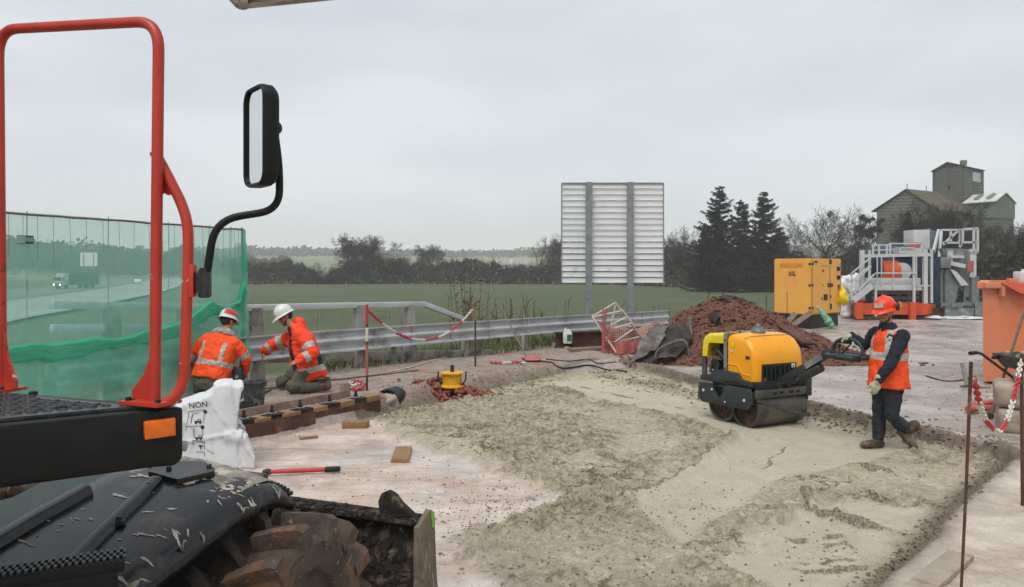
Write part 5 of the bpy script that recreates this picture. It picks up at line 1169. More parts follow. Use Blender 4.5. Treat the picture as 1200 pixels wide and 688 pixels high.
# the sheet hugs a bent wall of spoil; built as a thick crumpled skin
def sheetmesh(grid, name, mt_, th, sd, sub=10):
    rows = len(grid); cols = len(grid[0]); vs = []; fs = []; R = (rows - 1) * sub + 1; Q = (cols - 1) * sub + 1
    for i in range(R):
        a = min(i // sub, rows - 2); fa = i / sub - a
        for j in range(Q):
            b2 = min(j // sub, cols - 2); fb_ = j / sub - b2; p = grid[a][b2].lerp(grid[a][b2 + 1], fb_).lerp(grid[a + 1][b2].lerp(grid[a + 1][b2 + 1], fb_), fa)
            p = p + Vector((fbm(p + Vector((sd, 0, 0)), 2.6), -abs(fbm(p + Vector((0, sd, 0)), 2.2)) * 1.6, fbm(p + Vector((0, 0, sd)), 2.6))) * .085; vs.append(p)
    for i in range(R - 1):
        for j in range(Q - 1): a = i * Q + j; fs.append((a, a + Q, a + Q + 1, a + 1))
    o = MB().add(vs, fs).build(name, mt_, ts, 180); s_ = o.modifiers.new('thickness', 'SOLIDIFY'); s_.thickness = th; return o
def q(px, py, D): return P(px, py, D)
sheetmesh([[q(737, 433, 15.6), q(752, 430, 15.5), q(768, 424, 15.5), q(790, 418, 15.55)], [q(741, 421, 15.7), q(760, 412, 15.7), q(782, 406, 15.75), q(806, 408, 15.8)], [q(752, 402, 16.0), q(774, 394, 16.0), q(792, 391, 16.1), q(810, 396, 16.1)], [q(766, 386, 16.4), q(784, 381, 16.5), q(796, 379, 16.5), q(808, 384, 16.4)]], 'fabric', 'tarp_dark', .015, 3)
sheetmesh([[q(739, 427, 15.5), q(750, 420, 15.5), q(766, 408, 15.6)], [q(748, 404, 15.8), q(760, 396, 15.85), q(776, 394, 15.9)], [q(762, 386, 16.2), q(772, 382, 16.3), q(784, 381, 16.3)]], 'pale_fabric', 'tarp', .015, 9)
m = MB(); m.tube(smooth_path([q(766, 426, 15.6), q(770, 412, 15.6), q(782, 404, 15.6), q(800, 399, 15.7), q(806, 408, 15.7), q(808, 418, 15.7)], 6), [.028] * 31, 8); m.tube(smooth_path([q(808, 372, 16.9), q(810, 390, 16.4), q(813, 410, 16.0)], 6), .035, 8); m.build('rolled_edge', 'tarp', ts, 180)
# dark board at the right foot of the heap
bd = thing('shovel', 'dark flat board lying across the right flank of the earth heap', 'board', tuple(P(935, 395, 16.2))); bd.name = 'board'; WM[bd.name] = WM['shovel']
m = MB(); m.bar(P(912, 383, 17.2) + Vector((0, -.3, .05)), P(949, 406, 15.9) + Vector((0, 0, .05)), .34, .05, up=(.2, -.5, .9), bev=.01); m.build('plate', 'rust_steel', bd)
for i, (px, pt, pb, D, lab) in enumerate(((847, 341, 352, 18, 'thin iron stake sticking out of the top of the earth heap'), (898, 346, 372, 22, 'iron stake in the field edge between earth heap and generator'), (827, 343, 357, 19, 'slanted thin stake left of the earth heap summit'))):
    a = P(px, pb + 6, D); b2 = P(px + (4 if i == 2 else 0), pt, D); t_ = thing('iron_stake', lab, 'stake', tuple(a)); m = MB(); m.cyl(a, b2, .014, n=6); m.build('rod', 'rust_steel', t_)

# ------------------------------------------------------------------ timber stack, jug, tangled barrier frames
def gpt(px, py): 
    q_ = G(px, py, .2); return Vector((q_.x, q_.y, gz(q_.x, q_.y)))
a = gpt(652, 414); 
for i, (p0, p1, h, lab) in enumerate((((651, 409), (742, 406), .30, 'brown steel sheet pile lying on edge under the white canister'), ((668, 418), (745, 414), .1, 'flat dark plank lying in front of the brown sheet pile'))):
    D0_ = 18.6 - i * .8; x0 = P(p0[0], p0[1], D0_); x1 = P(p1[0], p1[1], D0_ + .8); zg = min(gz(x0.x, x0.y), gz(x1.x, x1.y)); t_ = thing('steel_pile' if i == 0 else 'plank', lab, 'steel beam' if i == 0 else 'plank', (x0.x, x0.y, zg)); m = MB()
    if i == 0:
        for dz, w in ((.02, .2), (.38, .2)): m.bar((x0.x, x0.y, zg + dz), (x1.x, x1.y, zg + dz), w, .03)
        m.bar((x0.x, x0.y + .02, zg + .2), (x1.x, x1.y + .02, zg + .2), .03, .34); m.build('section', 'rust_steel', t_)
    else: m.bar((x0.x, x0.y, zg + .04), (x1.x, x1.y, zg + .04), .28, .06); m.build('board', 'timber_grey', t_)
jg = thing('plastic_canister', 'white plastic canister with a green label standing on the brown sheet pile', 'canister', tuple(P(665, 402, 18.55))); q0 = P(665, 403, 18.55); h = .36
m = MB(); m.box((q0.x, q0.y, q0.z + .15), (.22, .16, .29), bev=.04); m.box((q0.x, q0.y, q0.z + .31), (.17, .09, .08), bev=.03); m.build('body', 'white_plastic', jg); m = MB(); m.cyl((q0.x - .05, q0.y, q0.z + .33), (q0.x - .05, q0.y, q0.z + .385), .03); m.build('cap', 'white_plastic', jg); m = MB(); m.box((q0.x + .04, q0.y - .083, q0.z + .15), (.11, .006, .16)); m.build('label', 'label_green', jg)
def frame_thing(name, label, D, segs, r, mt_, cat):
    c = P(segs[0][0][0], segs[0][0][1], D); t_ = thing(name, label, cat, tuple(c)); m = MB()
    for s_ in segs:
        (xa, ya), (xb, yb) = s_[0], s_[1]; da = s_[2] if len(s_) > 2 else 0; db = s_[3] if len(s_) > 3 else 0; m.tube([P(xa, ya, D + da), P(xb, yb, D + db)], r, 6)
    m.build('frame', mt_, t_); return t_
frame_thing('folding_barrier', 'pale folding barrier frame standing open and tilted in front of the guardrail', 17.6, [((694, 371), (721, 355)), ((721, 355), (754, 398), 0, .3), ((694, 371), (724, 416), 0, -.3), ((694, 372), (730, 364)), ((736, 371), (712, 383)), ((720, 385), (740, 379)), ((742, 386), (719, 402)), ((719, 402), (749, 395), 0, .2), ((721, 358), (712, 404)), ((728, 362), (742, 380))], .022, 'dull_white', 'barrier')
frame_thing('mesh_barrier', 'faded red mesh barrier folded upright beside the pale barrier frame', 17.4, [((707, 362), (706, 414)), ((704, 414), (718, 416)), ((716, 362), (710, 362)), ((700, 376), (716, 400)), ((707, 380), (717, 394)), ((718, 388), (710, 400)), ((707, 414), (710, 362)), ((714, 380), (717, 416))], .02, 'faded_red', 'barrier')
m_ = thing('plastic_mesh', 'crumpled pink orange plastic mesh heaped behind the tilted barrier frame', 'plastic mesh', tuple(gpt(730, 415))); m = MB()
def mp_(u, v): return P(706 + 70 * u, 412 - 26 * v - 4 * math.sin(u * 9) * v - 6 * u, 18.0 + .3 * math.sin(u * 14 + v * 3) + .3 * v)
for i in range(34):
    u = i / 33; m.tube([mp_(u, k / 6) for k in range(7)], .011, 4, False)
for k in range(12): m.tube([mp_(i / 20, k / 11) for i in range(21)], .011, 4, False)
m.build('netting', 'faded_pink', m_)
m_ = thing('plastic_mesh', 'second strip of faded red mesh lying low between the sheet pile and the earth heap', 'plastic mesh', tuple(gpt(730, 418))); m = MB()
def mp2(u, v): return P(708 + 46 * u, 416 - 15 * v, 17.3 + .15 * math.sin(u * 11) + .2 * v)
for i in range(26): m.tube([mp2(i / 25, k / 5) for k in range(6)], .012, 4, False)
for k in range(9): m.tube([mp2(i / 16, k / 8) for i in range(17)], .013, 4, False)
m.build('netting', 'faded_red', m_)
# ropes, hoses on the verge
def hose(label, pts, r, mt_, cat='hose', name='hose', zoff=None):
    w = [gpt(*p) + Vector((0, 0, r if zoff is None else zoff)) for p in pts]; w = smooth_path(w, 5); w = [Vector((p.x, p.y, max(p.z, gz(p.x, p.y) + r * .6))) for p in w]; t_ = thing(name, label, cat, tuple(w[0])); m = MB(); m.tube(w, r, 6); m.build('line', mt_, t_, 180)
hose('black hose lying from the leaning pole towards the earth heap', [(622, 425), (640, 424), (660, 427), (690, 425), (712, 428), (735, 430)], .018, 'black_rubber')
hose('second black cable curling beside the black hose near the sheet pile', [(640, 420), (665, 422), (690, 419), (700, 424), (722, 422)], .012, 'black_rubber')
hose('thin dark cable lying on the concrete from the kneeling worker past the chain rod', [(300, 470), (340, 455), (395, 450), (430, 446), (475, 440), (490, 438)], .014, 'rope_grey', 'cable', 'cable')
hose('thin dark cable trailing between the crouching worker and the formwork', [(372, 448), (330, 458), (300, 463), (250, 470)], .012, 'rope_grey', 'cable', 'cable')
hose('pale cord running from the yellow reel down to the concrete', [(525, 420), (500, 428), (480, 435), (455, 440)], .012, 'dull_white', 'cord', 'cord')
pk = thing('leaning_pole', 'brown pole leaning towards the dead weeds at the end of the bank', 'pole', tuple(gpt(620, 424))); m = MB(); a = gpt(620, 424); m.tube([a, P(592, 370, a.y + .5), P(577, 335, a.y + .7)], [.016, .015, .012], 6); m.build('shaft', 'timber_grey', pk)
m_ = thing('red_foot', 'small red foot lying at the bottom of the leaning pole', 'foot', tuple(a)); m_.name = 'pole_foot'; WM['pole_foot'] = WM['red_foot']; m = MB(); m.ball(a + Vector((.05, 0, .04)), .12, 2, .35, (1.6, 1, .5), seed=8); m.build('rubber', 'faded_red', m_)

# ------------------------------------------------------------------ chain rods with red and white chain
def rod(px, pt, pb, label, bands, D=None, zg=None, r=.016, mt_='rust_steel', name='iron_rod', group='upright rods holding chains'):
    a = gpt(px, pb) if D is None else Vector(((px - CX) * D / F, D, gz((px - CX) * D / F, D) if zg is None else zg)); t_ = thing(name, label, 'rod', tuple(a), 0, group); top = P(px, pt, a.y); m = MB(); m.tube([a - Vector((0, 0, .1)), top], r, 8); b = m.build('shaft', mt_, t_)
    for (ya, yb, mm) in bands: m = MB(); m.tube([Vector((top.x, top.y, P(px, ya, a.y).z)), Vector((top.x, top.y, P(px, yb, a.y).z))], r * 1.2, 8); m.build('tape', mm, t_)
    return a, top
def chain(label, pts, link_l, wire, split=5, cat='chain', start=0):
    """oval links threaded alternately flat and upright along pts."""
    w = smooth_path(pts, 14); d = [0]
    for p, q_ in zip(w[:-1], w[1:]): d.append(d[-1] + (q_ - p).length)
    pitch = link_l * .72; n = int(d[-1] / pitch); t_ = thing('plastic_chain', label, 'chain', tuple(pts[0])); mm = MB()
    def at(s_):
        i = max(0, min(len(w) - 2, int(np.searchsorted(d, s_)) - 1)); f = (s_ - d[i]) / max(1e-6, d[i + 1] - d[i]); return w[i].lerp(w[i + 1], f), (w[i + 1] - w[i]).normalized()
    for k in range(n):
        p, t3 = at((k + .5) * pitch); u = Vector((0, 0, 1)) if abs(t3.z) < .9 else Vector((1, 0, 0)); x = t3.cross(u).normalized(); y = x.cross(t3); s_ = x if k % 2 else y
        loop = [p + t3 * (math.cos(a) * link_l / 2) + s_ * (math.sin(a) * link_l * .3) for a in [2 * math.pi * j / 10 for j in range(10)]]; mm.cur = ((k + start) // split) % 2; mm.tube(loop + loop[:1], wire, 5, False)
    mm.build('links', ['chain_red', 'chain_white'], t_, 180)
a1, t1 = rod(430, 357, 462, 'iron rod with red tape holding the left end of the sagging chain', ((358, 380, 'chain_red'), (384, 400, 'chain_white'), (404, 440, 'faded_red')), r=.018)
a2, t2 = rod(557, 357, 432, 'rusty rod holding the right end of the sagging chain, before the dead weeds', ((360, 375, 'timber'),), r=.018)
tl = P(431, 364, a1.y); tr_ = P(555, 361, a2.y)
def sagp(f, drop): p = tl.lerp(tr_, f); return p - Vector((0, 0, drop * 4 * f * (1 - f)))
chain('red and white chain sagging between the two rusty rods in front of the guardrail', [sagp(k / 6, .52) for k in range(7)], .066, .0085, 9)
chain('loose red and white chain heaped at the foot of the left iron rod', [gpt(428, 460) + Vector((0, 0, .06)), gpt(420, 463) + Vector((0, 0, .02)), gpt(408, 459) + Vector((0, 0, .03)), gpt(414, 455) + Vector((0, 0, .05)), gpt(424, 457) + Vector((0, 0, .06)), gpt(416, 461) + Vector((0, 0, .07)), gpt(404, 461) + Vector((0, 0, .03)), gpt(398, 458) + Vector((0, 0, .02))], .075, .012, 9)
chain('short red and white chain lying beside the brick rubble', [gpt(575, 428) + Vector((0, 0, .03)), gpt(590, 429) + Vector((0, 0, .05)), gpt(605, 427) + Vector((0, 0, .04)), gpt(617, 429) + Vector((0, 0, .05))], .075, .012, 5)
# brick rubble with yellow reel stand
rb = thing('brick_rubble', 'small heap of broken red bricks under the yellow stand', 'brick rubble', tuple(gpt(530, 455))); rg = random.Random(4); m = MB()
bc0 = gpt(533, 453)
for k in range(300):
    gx_ = rg.gauss(0, .27); gy_ = rg.gauss(0, .16); q_ = Vector((bc0.x + gx_, bc0.y + gy_, gz(bc0.x + gx_, bc0.y + gy_))); h = .20 * math.exp(-(gx_ / .30) ** 2 - (gy_ / .2) ** 2) * rg.random() ** .5; s_ = rg.choice((.018, .025, .035, .05, .065)); m.box(q_ + Vector((0, 0, h + s_ * .2)), (s_ * 1.4, s_, s_ * .7), Euler((rg.uniform(-1, 1), rg.uniform(-1, 1), rg.uniform(0, 3))).to_matrix().to_4x4(), bev=.005)
m.build('brick_pieces', 'brick', rb, None)
ys_ = thing('yellow_reel', 'yellow drum shaped stand with black handles on the brick rubble', 'yellow stand', tuple(gpt(530, 445))); c = gpt(531, 453); zt = P(530, 423, c.y).z; zb = P(530, 437, c.y).z; zd_ = zb - .05 - (gz(c.x, c.y) + .13); zt -= zd_; zb -= zd_
m = MB(); cx_, cy_ = P(530, 430, c.y).x, c.y; m.lathe([(.16, zb - .05), (.19, zb - .04), (.19, zb - .02), (.155, zb), (.155, zt - .03), (.19, zt - .02), (.19, zt), (.14, zt + .01)], 20, tr(cx_, cy_, 0)); m.build('drum', 'yellow_paint', ys_)
m = MB()
for s_ in (-1, 1): m.tube(fillet([(cx_ + s_ * .17, cy_ - .05, zb), (cx_ + s_ * .22, cy_ - .05, zb + .08), (cx_ + s_ * .22, cy_ - .05, zt + .02)], .04), .014, 6)
m.box((cx_, cy_, zt + .06), (.06, .06, .12), bev=.01); m.build('handles', 'black_metal', ys_)
# half buried pipe end and the concrete lump at the corner of the bank
pe = thing('pipe_end', 'broken dark pipe end half full of concrete at the corner of the bank', 'pipe', tuple(G(452, 480, 0))); q_ = G(452, 482, 0); m = MB(); prof = [(.17, -.3), (.17, 0), (.14, 0), (.14, -.3)]
m.lathe(prof, 20, frame((q_.x, q_.y + .1, .14), (1, 0, 0), (0, 0, 1), (-.3, -.95, 0)), close=True); m.build('pipe', 'dark_steel', pe, 40); m = MB(); m.ball((q_.x + .03, q_.y + .1, .10), .14, 3, .3, (1, 1, .9), seed=3); m.build('concrete_lump', 'block_stone', pe, 180)
# ------------------------------------------------------------------ wheeled machine in the left foreground
U = Vector((.929, -.370, 0)); V = Vector((.370, .929, 0)); Z = Vector((0, 0, 1))      # its right and its forward
ex = thing('wheeled_excavator', 'black wheeled machine with an orange red handrail, a long mirror arm and a dirty blade in the foreground', 'excavator', (-1.75, 3.1, 0))
ex['label'] = 'muddy black wheeled machine with orange red handrail, mirror arm and dirty blade in the foreground'
WM[ex.name] = Matrix.Translation((-1.75, 3.1, 0))
Rc = Vector((-1.215, 2.72, 0)); ZD = 1.62
d1 = Vector((-.40, -.29, 0)).normalized()
def deckpt(u, w, z): return Rc - U * u + d1 * w + Vector((0, 0, z))
# black skirt body
fl = Rc - U * 2.4; bl = Rc + d1 * 2.3; Rx = Rc + U * .055 - d1 * .03; corner = [Rx, fl, fl - V * 2.2, bl]
bm = bmesh.new(); lo = [bm.verts.new((p.x, p.y, ZD - .215)) for p in corner]; hi = [bm.verts.new((p.x, p.y, ZD - .012)) for p in corner]
bm.faces.new(lo[::-1]); bm.faces.new(hi)
for i in range(4): bm.faces.new((lo[i], lo[(i + 1) % 4], hi[(i + 1) % 4], hi[i]))
bmesh.ops.recalc_face_normals(bm, faces=bm.faces)
ed = [e for e in bm.edges if all(v in (lo[0], hi[0]) for v in e.verts)]; bmesh.ops.bevel(bm, geom=ed, offset=.05, segments=6, profile=.5, affect='EDGES')
ed = [e for e in bm.edges if all(v.co.z < ZD - .2 for v in e.verts) and e.calc_face_angle(0) > .5]; bmesh.ops.bevel(bm, geom=ed, offset=.035, segments=4, profile=.5, affect='EDGES')
ed = [e for e in bm.edges if all(v.co.z > ZD - .02 for v in e.verts) and e.calc_face_angle(0) > .5]; bmesh.ops.bevel(bm, geom=ed, offset=.012, segments=2, profile=.5, affect='EDGES')
MB().addbm(bm).build('body_skirt', 'black_plastic', ex, 40)
# tread plate with raised oval grips
tp = [Rc - U * .03 - V * .02 + d1 * .07, Rc - U * 2.3 - V * .02, Rc - U * 2.3 - V * 2.0, bl + Vector((-.05, .04, 0))]
m = MB(); m.add([(p.x, p.y, ZD - .010) for p in tp] + [(p.x, p.y, ZD) for p in tp], [(4, 5, 6, 7), (0, 1, 5, 4), (1, 2, 6, 5), (2, 3, 7, 6), (3, 0, 4, 7)])
tpl = m.build('tread_plate', 'tread_plate', ex, None, fix=True)
m = MB(); T2 = [(p.x, p.y) for p in tp]
for i in range(-4, 60):
    for j in range(0, 50):
        p = Rc - U * (.06 + i * .05 + (j % 2) * .025) - V * (.05 + j * .036)
        if not inpoly(np.array([p.x]), np.array([p.y]), T2)[0] or p.y < 1.6: continue
        if any(not inpoly(np.array([(p + o).x]), np.array([(p + o).y]), T2)[0] for o in (U * .03, -U * .03, V * .02, -V * .02)): continue
        ax = (U * .7 + V * .7) if (i + j) % 2 else (U * .9 + V * .3); ax.normalize(); sd = Vector((-ax.y, ax.x, 0)); n = 10
        r0 = [p + ax * (math.cos(2 * math.pi * k / n) * .019) + sd * (math.sin(2 * math.pi * k / n) * .0075) for k in range(n)]
        r1 = [p + ax * (math.cos(2 * math.pi * k / n) * .014) + sd * (math.sin(2 * math.pi * k / n) * .0045) for k in range(n)]
        m.add([(q.x, q.y, ZD) for q in r0] + [(q.x, q.y, ZD + .0075) for q in r1], [(k, (k + 1) % n, n + (k + 1) % n, n + k) for k in range(n)] + [tuple(range(n, 2 * n))])
o = m.build('grip_bosses', 'black_metal', tpl, 60); 
for (u, v) in ((.12, .05), (.62, .05), (1.1, .05), (.25, .22), (.5, .5)):
    m = MB(); p = Rc - U * u - V * v; m.lathe([(.016, ZD), (.016, ZD + .012), (.008, ZD + .016)], 8, tr(p.x, p.y, 0)); m.build('bolt', 'dark_steel', tpl)
# orange lamp on the rounded corner
m = MB(); e0 = Rx + d1 * .050; e1 = Rx + d1 * .150; nrm = Vector((-d1.y, d1.x, 0)); nrm = nrm if nrm.y < 0 else -nrm
m.bar(e0 + nrm * .006 + Vector((0, 0, ZD - .073)), e1 + nrm * .006 + Vector((0, 0, ZD - .076)), .024, .062, bev=.006); m.build('side_lamp', 'lamp_orange', ex)
# handrail: left post, top bar, right post with gusset feet
RT = .0195; lb = Rc - U * .825 - V * .03; rb_ = Rc - U * .035 - V * .03; ZT = 2.985
tilt = V * .0
hr = fillet([(lb.x, lb.y, ZD + .004), (lb.x - .012, lb.y, ZT + .045), (rb_.x + .015, rb_.y, ZT - .015), (rb_.x, rb_.y, ZD + .004)], .105, 8)
m = MB(); m.tube(hr, RT, 14); hrail = m.build('handrail', 'red_paint', ex, 60)
for b0, sg in ((lb, 1), (rb_, -1)):
    m = MB(); fp = [b0 + U * .075 + V * .05, b0 + U * .075 - V * .06, b0 - U * .105 - V * .06, b0 - U * .105 + V * .05]
    m.add([(p.x, p.y, ZD + .002) for p in fp] + [(p.x, p.y, ZD + .014) for p in fp], [(3, 2, 1, 0), (4, 5, 6, 7)] + [(i, (i + 1) % 4, 4 + (i + 1) % 4, 4 + i) for i in range(4)])
    g = -.1 if sg < 0 else .085
    m.add([b0 + U * k * g + Vector((0, 0, ZD + .014 + z)) - V * o for o in (.006, -.006) for (k, z) in ((0.12, .0), (1.0, .0), (1.0, .03), (.45, .09 if sg < 0 else .12), (.15, .16 if sg < 0 else .24))], [(0, 1, 2, 3, 4), (9, 8, 7, 6, 5)] + [(i, 5 + i, 5 + (i + 1) % 5, (i + 1) % 5) for i in range(5)]); m.build('foot_gusset', 'red_paint', hrail, None, fix=True)
    for du, dv_ in ((.05, -.035), (-.085, -.035)):
        m = MB(); p = b0 + U * du * 1 + V * dv_; m.lathe([(.012, ZD + .014), (.012, ZD + .024), (.006, ZD + .027)], 6, tr(p.x, p.y, 0)); m.build('bolt', 'dark_steel', hrail)
# bent brace tube outside the right post
def pe_(px, py, D): return P(px, py, D)
br = smooth_path([pe_(181, 178, 2.735), pe_(189, 192, 2.735), pe_(203, 219, 2.73), pe_(213, 240, 2.725), pe_(219.5, 264, 2.72), pe_(220.5, 300, 2.72), pe_(219, 350, 2.715), pe_(217.5, 400, 2.71), pe_(215.5, 440, 2.71), pe_(210, 458, 2.705), pe_(199, 470, 2.70), pe_(185, 476, 2.70)], 5)
m = MB(); m.tube(br, .0185, 14); brace = m.build('brace_tube', 'red_paint', ex, 60)
m = MB(); m.prism([(p.x, p.z) for p in (P(184, 178, 2.735), P(206, 226, 2.735), P(197, 229, 2.735), P(192, 226, 2.735), P(187, 232, 2.735), P(184, 236, 2.735))], .008, tr(0, 2.732, 0)); m.build('gusset', 'red_paint', brace)
m = MB(); m.box(P(226, 329, 2.715), (.018, .035, .115), bev=.003); m.build('bracket_plate', 'red_paint', brace)
# mirror arm and mirror
m = MB(); m.box(P(240, 332, 2.70), (.030, .055, .098), bev=.006); m.add([P(229, 318, 2.715), P(229, 345, 2.715), P(237, 340, 2.715), P(237, 324, 2.715), P(229, 318, 2.70), P(229, 345, 2.70), P(237, 340, 2.70), P(237, 324, 2.70)], [(0, 1, 2, 3), (7, 6, 5, 4), (0, 4, 5, 1), (1, 5, 6, 2), (2, 6, 7, 3), (3, 7, 4, 0)]); m.cyl(P(240, 349, 2.68), P(240, 314, 2.68), .017, n=12); mbk = m.build('mirror_bracket', 'black_metal', ex, 40)
arm = fillet([P(243, 318, 2.68), P(252, 258, 2.69), P(327, 246, 2.76), P(328, 200, 2.76), P(320, 140, 2.74)], .085, 7)
m = MB(); m.tube(arm, .0135, 12); m.build('mirror_arm', 'black_plastic', ex, 60)
mc = P(298, 160, 2.72); e_ = Vector((math.cos(R_(128)), math.sin(R_(128)), 0)); nM = Vector((math.cos(R_(218)), math.sin(R_(218)), 0))
def rrect(w, h, r, n=6):
    o = []
    for cx2, cz2, a0 in ((w / 2 - r, h / 2 - r, 0), (-w / 2 + r, h / 2 - r, 90), (-w / 2 + r, -h / 2 + r, 180), (w / 2 - r, -h / 2 + r, 270)):
        for k in range(n + 1): a = R_(a0 + 90 * k / n); o.append((cx2 + r * math.cos(a), cz2 + r * math.sin(a)))
    return o
def ringloft(m, secs):
    """secs: list of (outline, offset along -normal)."""
    n = len(secs[0][0]); vs = []; fs = []
    for o, t_ in secs: vs += [mc + e_ * a + Z * b - nM * t_ for a, b in o]
    for i in range(len(secs) - 1):
        for k in range(n): a = i * n + k; b = i * n + (k + 1) % n; fs.append((a, b, b + n, a + n))
    m.add(vs, fs + [tuple(range((len(secs) - 1) * n, len(secs) * n))]); return m
m = MB(); ringloft(m, [(rrect(.176, .330, .04), .008), (rrect(.178, .332, .04), -.004), (rrect(.196, .348, .05), -.006), (rrect(.204, .356, .052), .004), (rrect(.202, .354, .052), .040), (rrect(.18, .332, .05), .056), (rrect(.10, .24, .04), .062)]); mir = m.build('mirror_housing', 'black_plastic', ex, 40, fix=True)
m = MB(); m.add([mc + e_ * a + Z * b - nM * .005 for a, b in rrect(.174, .328, .04)], [tuple(range(28))]); m.build('mirror_glass', 'mirror_glass', mir, None)
m = MB(); m.tube([mc - nM * .055 + e_ * 0 + Z * .09, mc - nM * .075 + Z * .09, mc - nM * .075 - Z * .02], .012, 8); m.cyl(P(314, 150, 2.72), P(326, 150, 2.76), .021, n=14); m.build('mirror_clamp', 'black_metal', mir, 40)
# grey bar end below the skirt
m = MB(); m.cyl(P(170, 519, 2.70), P(218, 523, 2.79), .0195, n=16); m.build('bar_end', 'galv_dirty', ex)
# fender
Fo = Vector((-1.06, 3.60, 0))
zl_s = [-.05, 0, .05, .12, .2, .35, .5, .75, 1.1, 1.5]; zl_z = [.955, .985, 1.000, 1.010, 1.007, .985, .95, .895, .80, .66]
prof_w = [(.012, -.012), (-.002, .0), (-.004, .026), (.002, .050), (.016, .074), (.045, .097), (.10, .117), (.18, .134), (.30, .150), (.45, .163), (.62, .170), (.95, .18)]
vs = []; fs = []; SS = np.linspace(-.05, 1.5, 48)
for s_ in SS:
    zz_ = np.interp(s_, zl_s, zl_z)
    for (w, dz) in prof_w: p = Fo - V * float(s_) - U * w; k = min(1, max(0, (s_ + .05) / .10)); dz2 = dz * (.80 + .20 * k ** .5); vs.append((p.x, p.y, float(zz_) + dz2))
nP = len(prof_w)
for i in range(len(SS) - 1):
    for k in range(nP - 1): a = i * nP + k; fs.append((a, a + 1, a + nP + 1, a + nP))
m = MB(); m.add(vs, fs); fen = m.build('mudguard', 'fender_plastic', ex, 60, fix=False); sol = fen.modifiers.new('thickness', 'SOLIDIFY'); sol.thickness = .012
me_f = fen.data; bv = BVHTree.FromPolygons([tuple(wmat(ex) @ Vector(v.co)) for v in me_f.vertices], [tuple(p.vertices) for p in me_f.polygons])
def onf(x, y, up=.004):
    h = bv.ray_cast(Vector((x, y, 3)), Vector((0, 0, -1)));  return (h[0] + Vector((0, 0, up)), h[1]) if h[0] is not None else (None, None)
# rubber edge trim along the front of the mudguard
m = MB()
for k in range(44):
    w = .02 + .86 * k / 44; p = Fo + V * .055 - U * w; dz = np.interp(w, [a for a, b in prof_w], [b for a, b in prof_w]); m.box((p.x, p.y, .955 + dz * .83 + .006), (.014, .03, .016), rotm(0, 0, -21.7))
m.build('trim_teeth', 'black_rubber', fen, None)
# white concrete splashes: thin raised drips that run down the mudguard
rg = random.Random(21); m = MB(); n_ = 0
while n_ < 70:
    s_ = -.03 + 1.1 * rg.random() ** 1.5; w = .62 * rg.random() ** 1.4; p = Fo - V * s_ - U * w; h, nr_ = onf(p.x, p.y, .0035)
    if h is None: continue
    n_ += 1; big = rg.random() < .16; dr = (U * rg.uniform(.5, .9) + V * rg.gauss(0, .25)).normalized(); sd = Vector((-dr.y, dr.x, 0)); L = rg.uniform(.006, .02) * (2.4 if big else 1); wd = rg.uniform(.0016, .0034) * (2.0 if big else 1); cc = h.copy()
    for blobk in range(4 if big else rg.choice((1, 1, 2))):                              # a splash breaks into a head and a trailing run
        kk = .75 ** blobk; ph = [rg.uniform(.65, 1.35) for _ in range(11)]; q_ = []
        for j in range(11):
            a_ = 2 * math.pi * j / 11; pt = cc + dr * (math.cos(a_) * L * kk * ph[j]) + sd * (math.sin(a_) * wd * kk * ph[(j * 3) % 11] * (1.4 - .6 * math.cos(a_))); hh, _ = onf(pt.x, pt.y, .003); q_.append(hh if hh is not None else pt)
        m.add(q_, [tuple(range(11))]); cc = cc + dr * L * kk * rg.uniform(.9, 1.5) + sd * rg.gauss(0, wd)
sp_ = m.build('splashes', 'splash_white', fen, None); sp_['kind'] = 'stuff'
# dusty deposit plate and bracket bolted on top
def slabpts(poly, th, lift, mt_, nm, par_, bev=.0):
    top = []; 
    for s_, w in poly:
        p = Fo - V * s_ - U * w; h, _ = onf(p.x, p.y, lift); top.append(h if h is not None else Vector((p.x, p.y, 1.1 + lift)))
    n = len(top); m = MB(); m.add([t_ - Vector((0, 0, lift + .02)) for t_ in top] + [t_ + Vector((0, 0, th)) for t_ in top], [tuple(range(n - 1, -1, -1)), tuple(range(n, 2 * n))] + [(i, (i + 1) % n, n + (i + 1) % n, n + i) for i in range(n)]); return m.build(nm, mt_, par_, None, fix=True)
slabpts([(.20, .24), (.13, .36), (.22, .56), (.33, .50), (.34, .32)], .012, .014, 'fender_plastic', 'bracket_plate', fen)
# cement crust on the top of the guard
vs = []; fs = []; nS, nW = 60, 44; rg = random.Random(8)
pts_ = {}
for i in range(nS):
    for j in range(nW):
        s_ = -.03 + .36 * i / nS; w = .06 + .60 * j / nW; p = Fo - V * s_ - U * w; h, _ = onf(p.x, p.y, 0); f = fbm((s_ * 9, w * 9, 4), 1.0) * .9 + .62 - abs(w - .30) * 1.5 - max(0, s_ - .10) * 3.2
        if h is None: h = Vector((p.x, p.y, 1.0))
        pts_[i, j] = len(vs); vs.append(h + Vector((0, 0, .012 * max(-.6, min(.8, f)) + .004 * fbm((s_ * 60, w * 60, 1), 1))))
for i in range(nS - 1):
    for j in range(nW - 1): fs.append((pts_[i, j], pts_[i + 1, j], pts_[i + 1, j + 1], pts_[i, j + 1]))
MB().add(vs, fs).build('cement_crust', 'fender_dusty', fen, 180)
for (s_, w) in ((.42, .40), (.66, .30), (.17, .30), (.27, .44), (.2, .62)):
    p = Fo - V * s_ - U * w; h, _ = onf(p.x, p.y, .0); m = MB(); m.lathe([(.022, h.z), (.022, h.z + .016), (.012, h.z + .02), (.012, h.z + .034), (.004, h.z + .036)], 8, tr(h.x, h.y, 0)); m.build('bolt', 'dark_steel', fen)
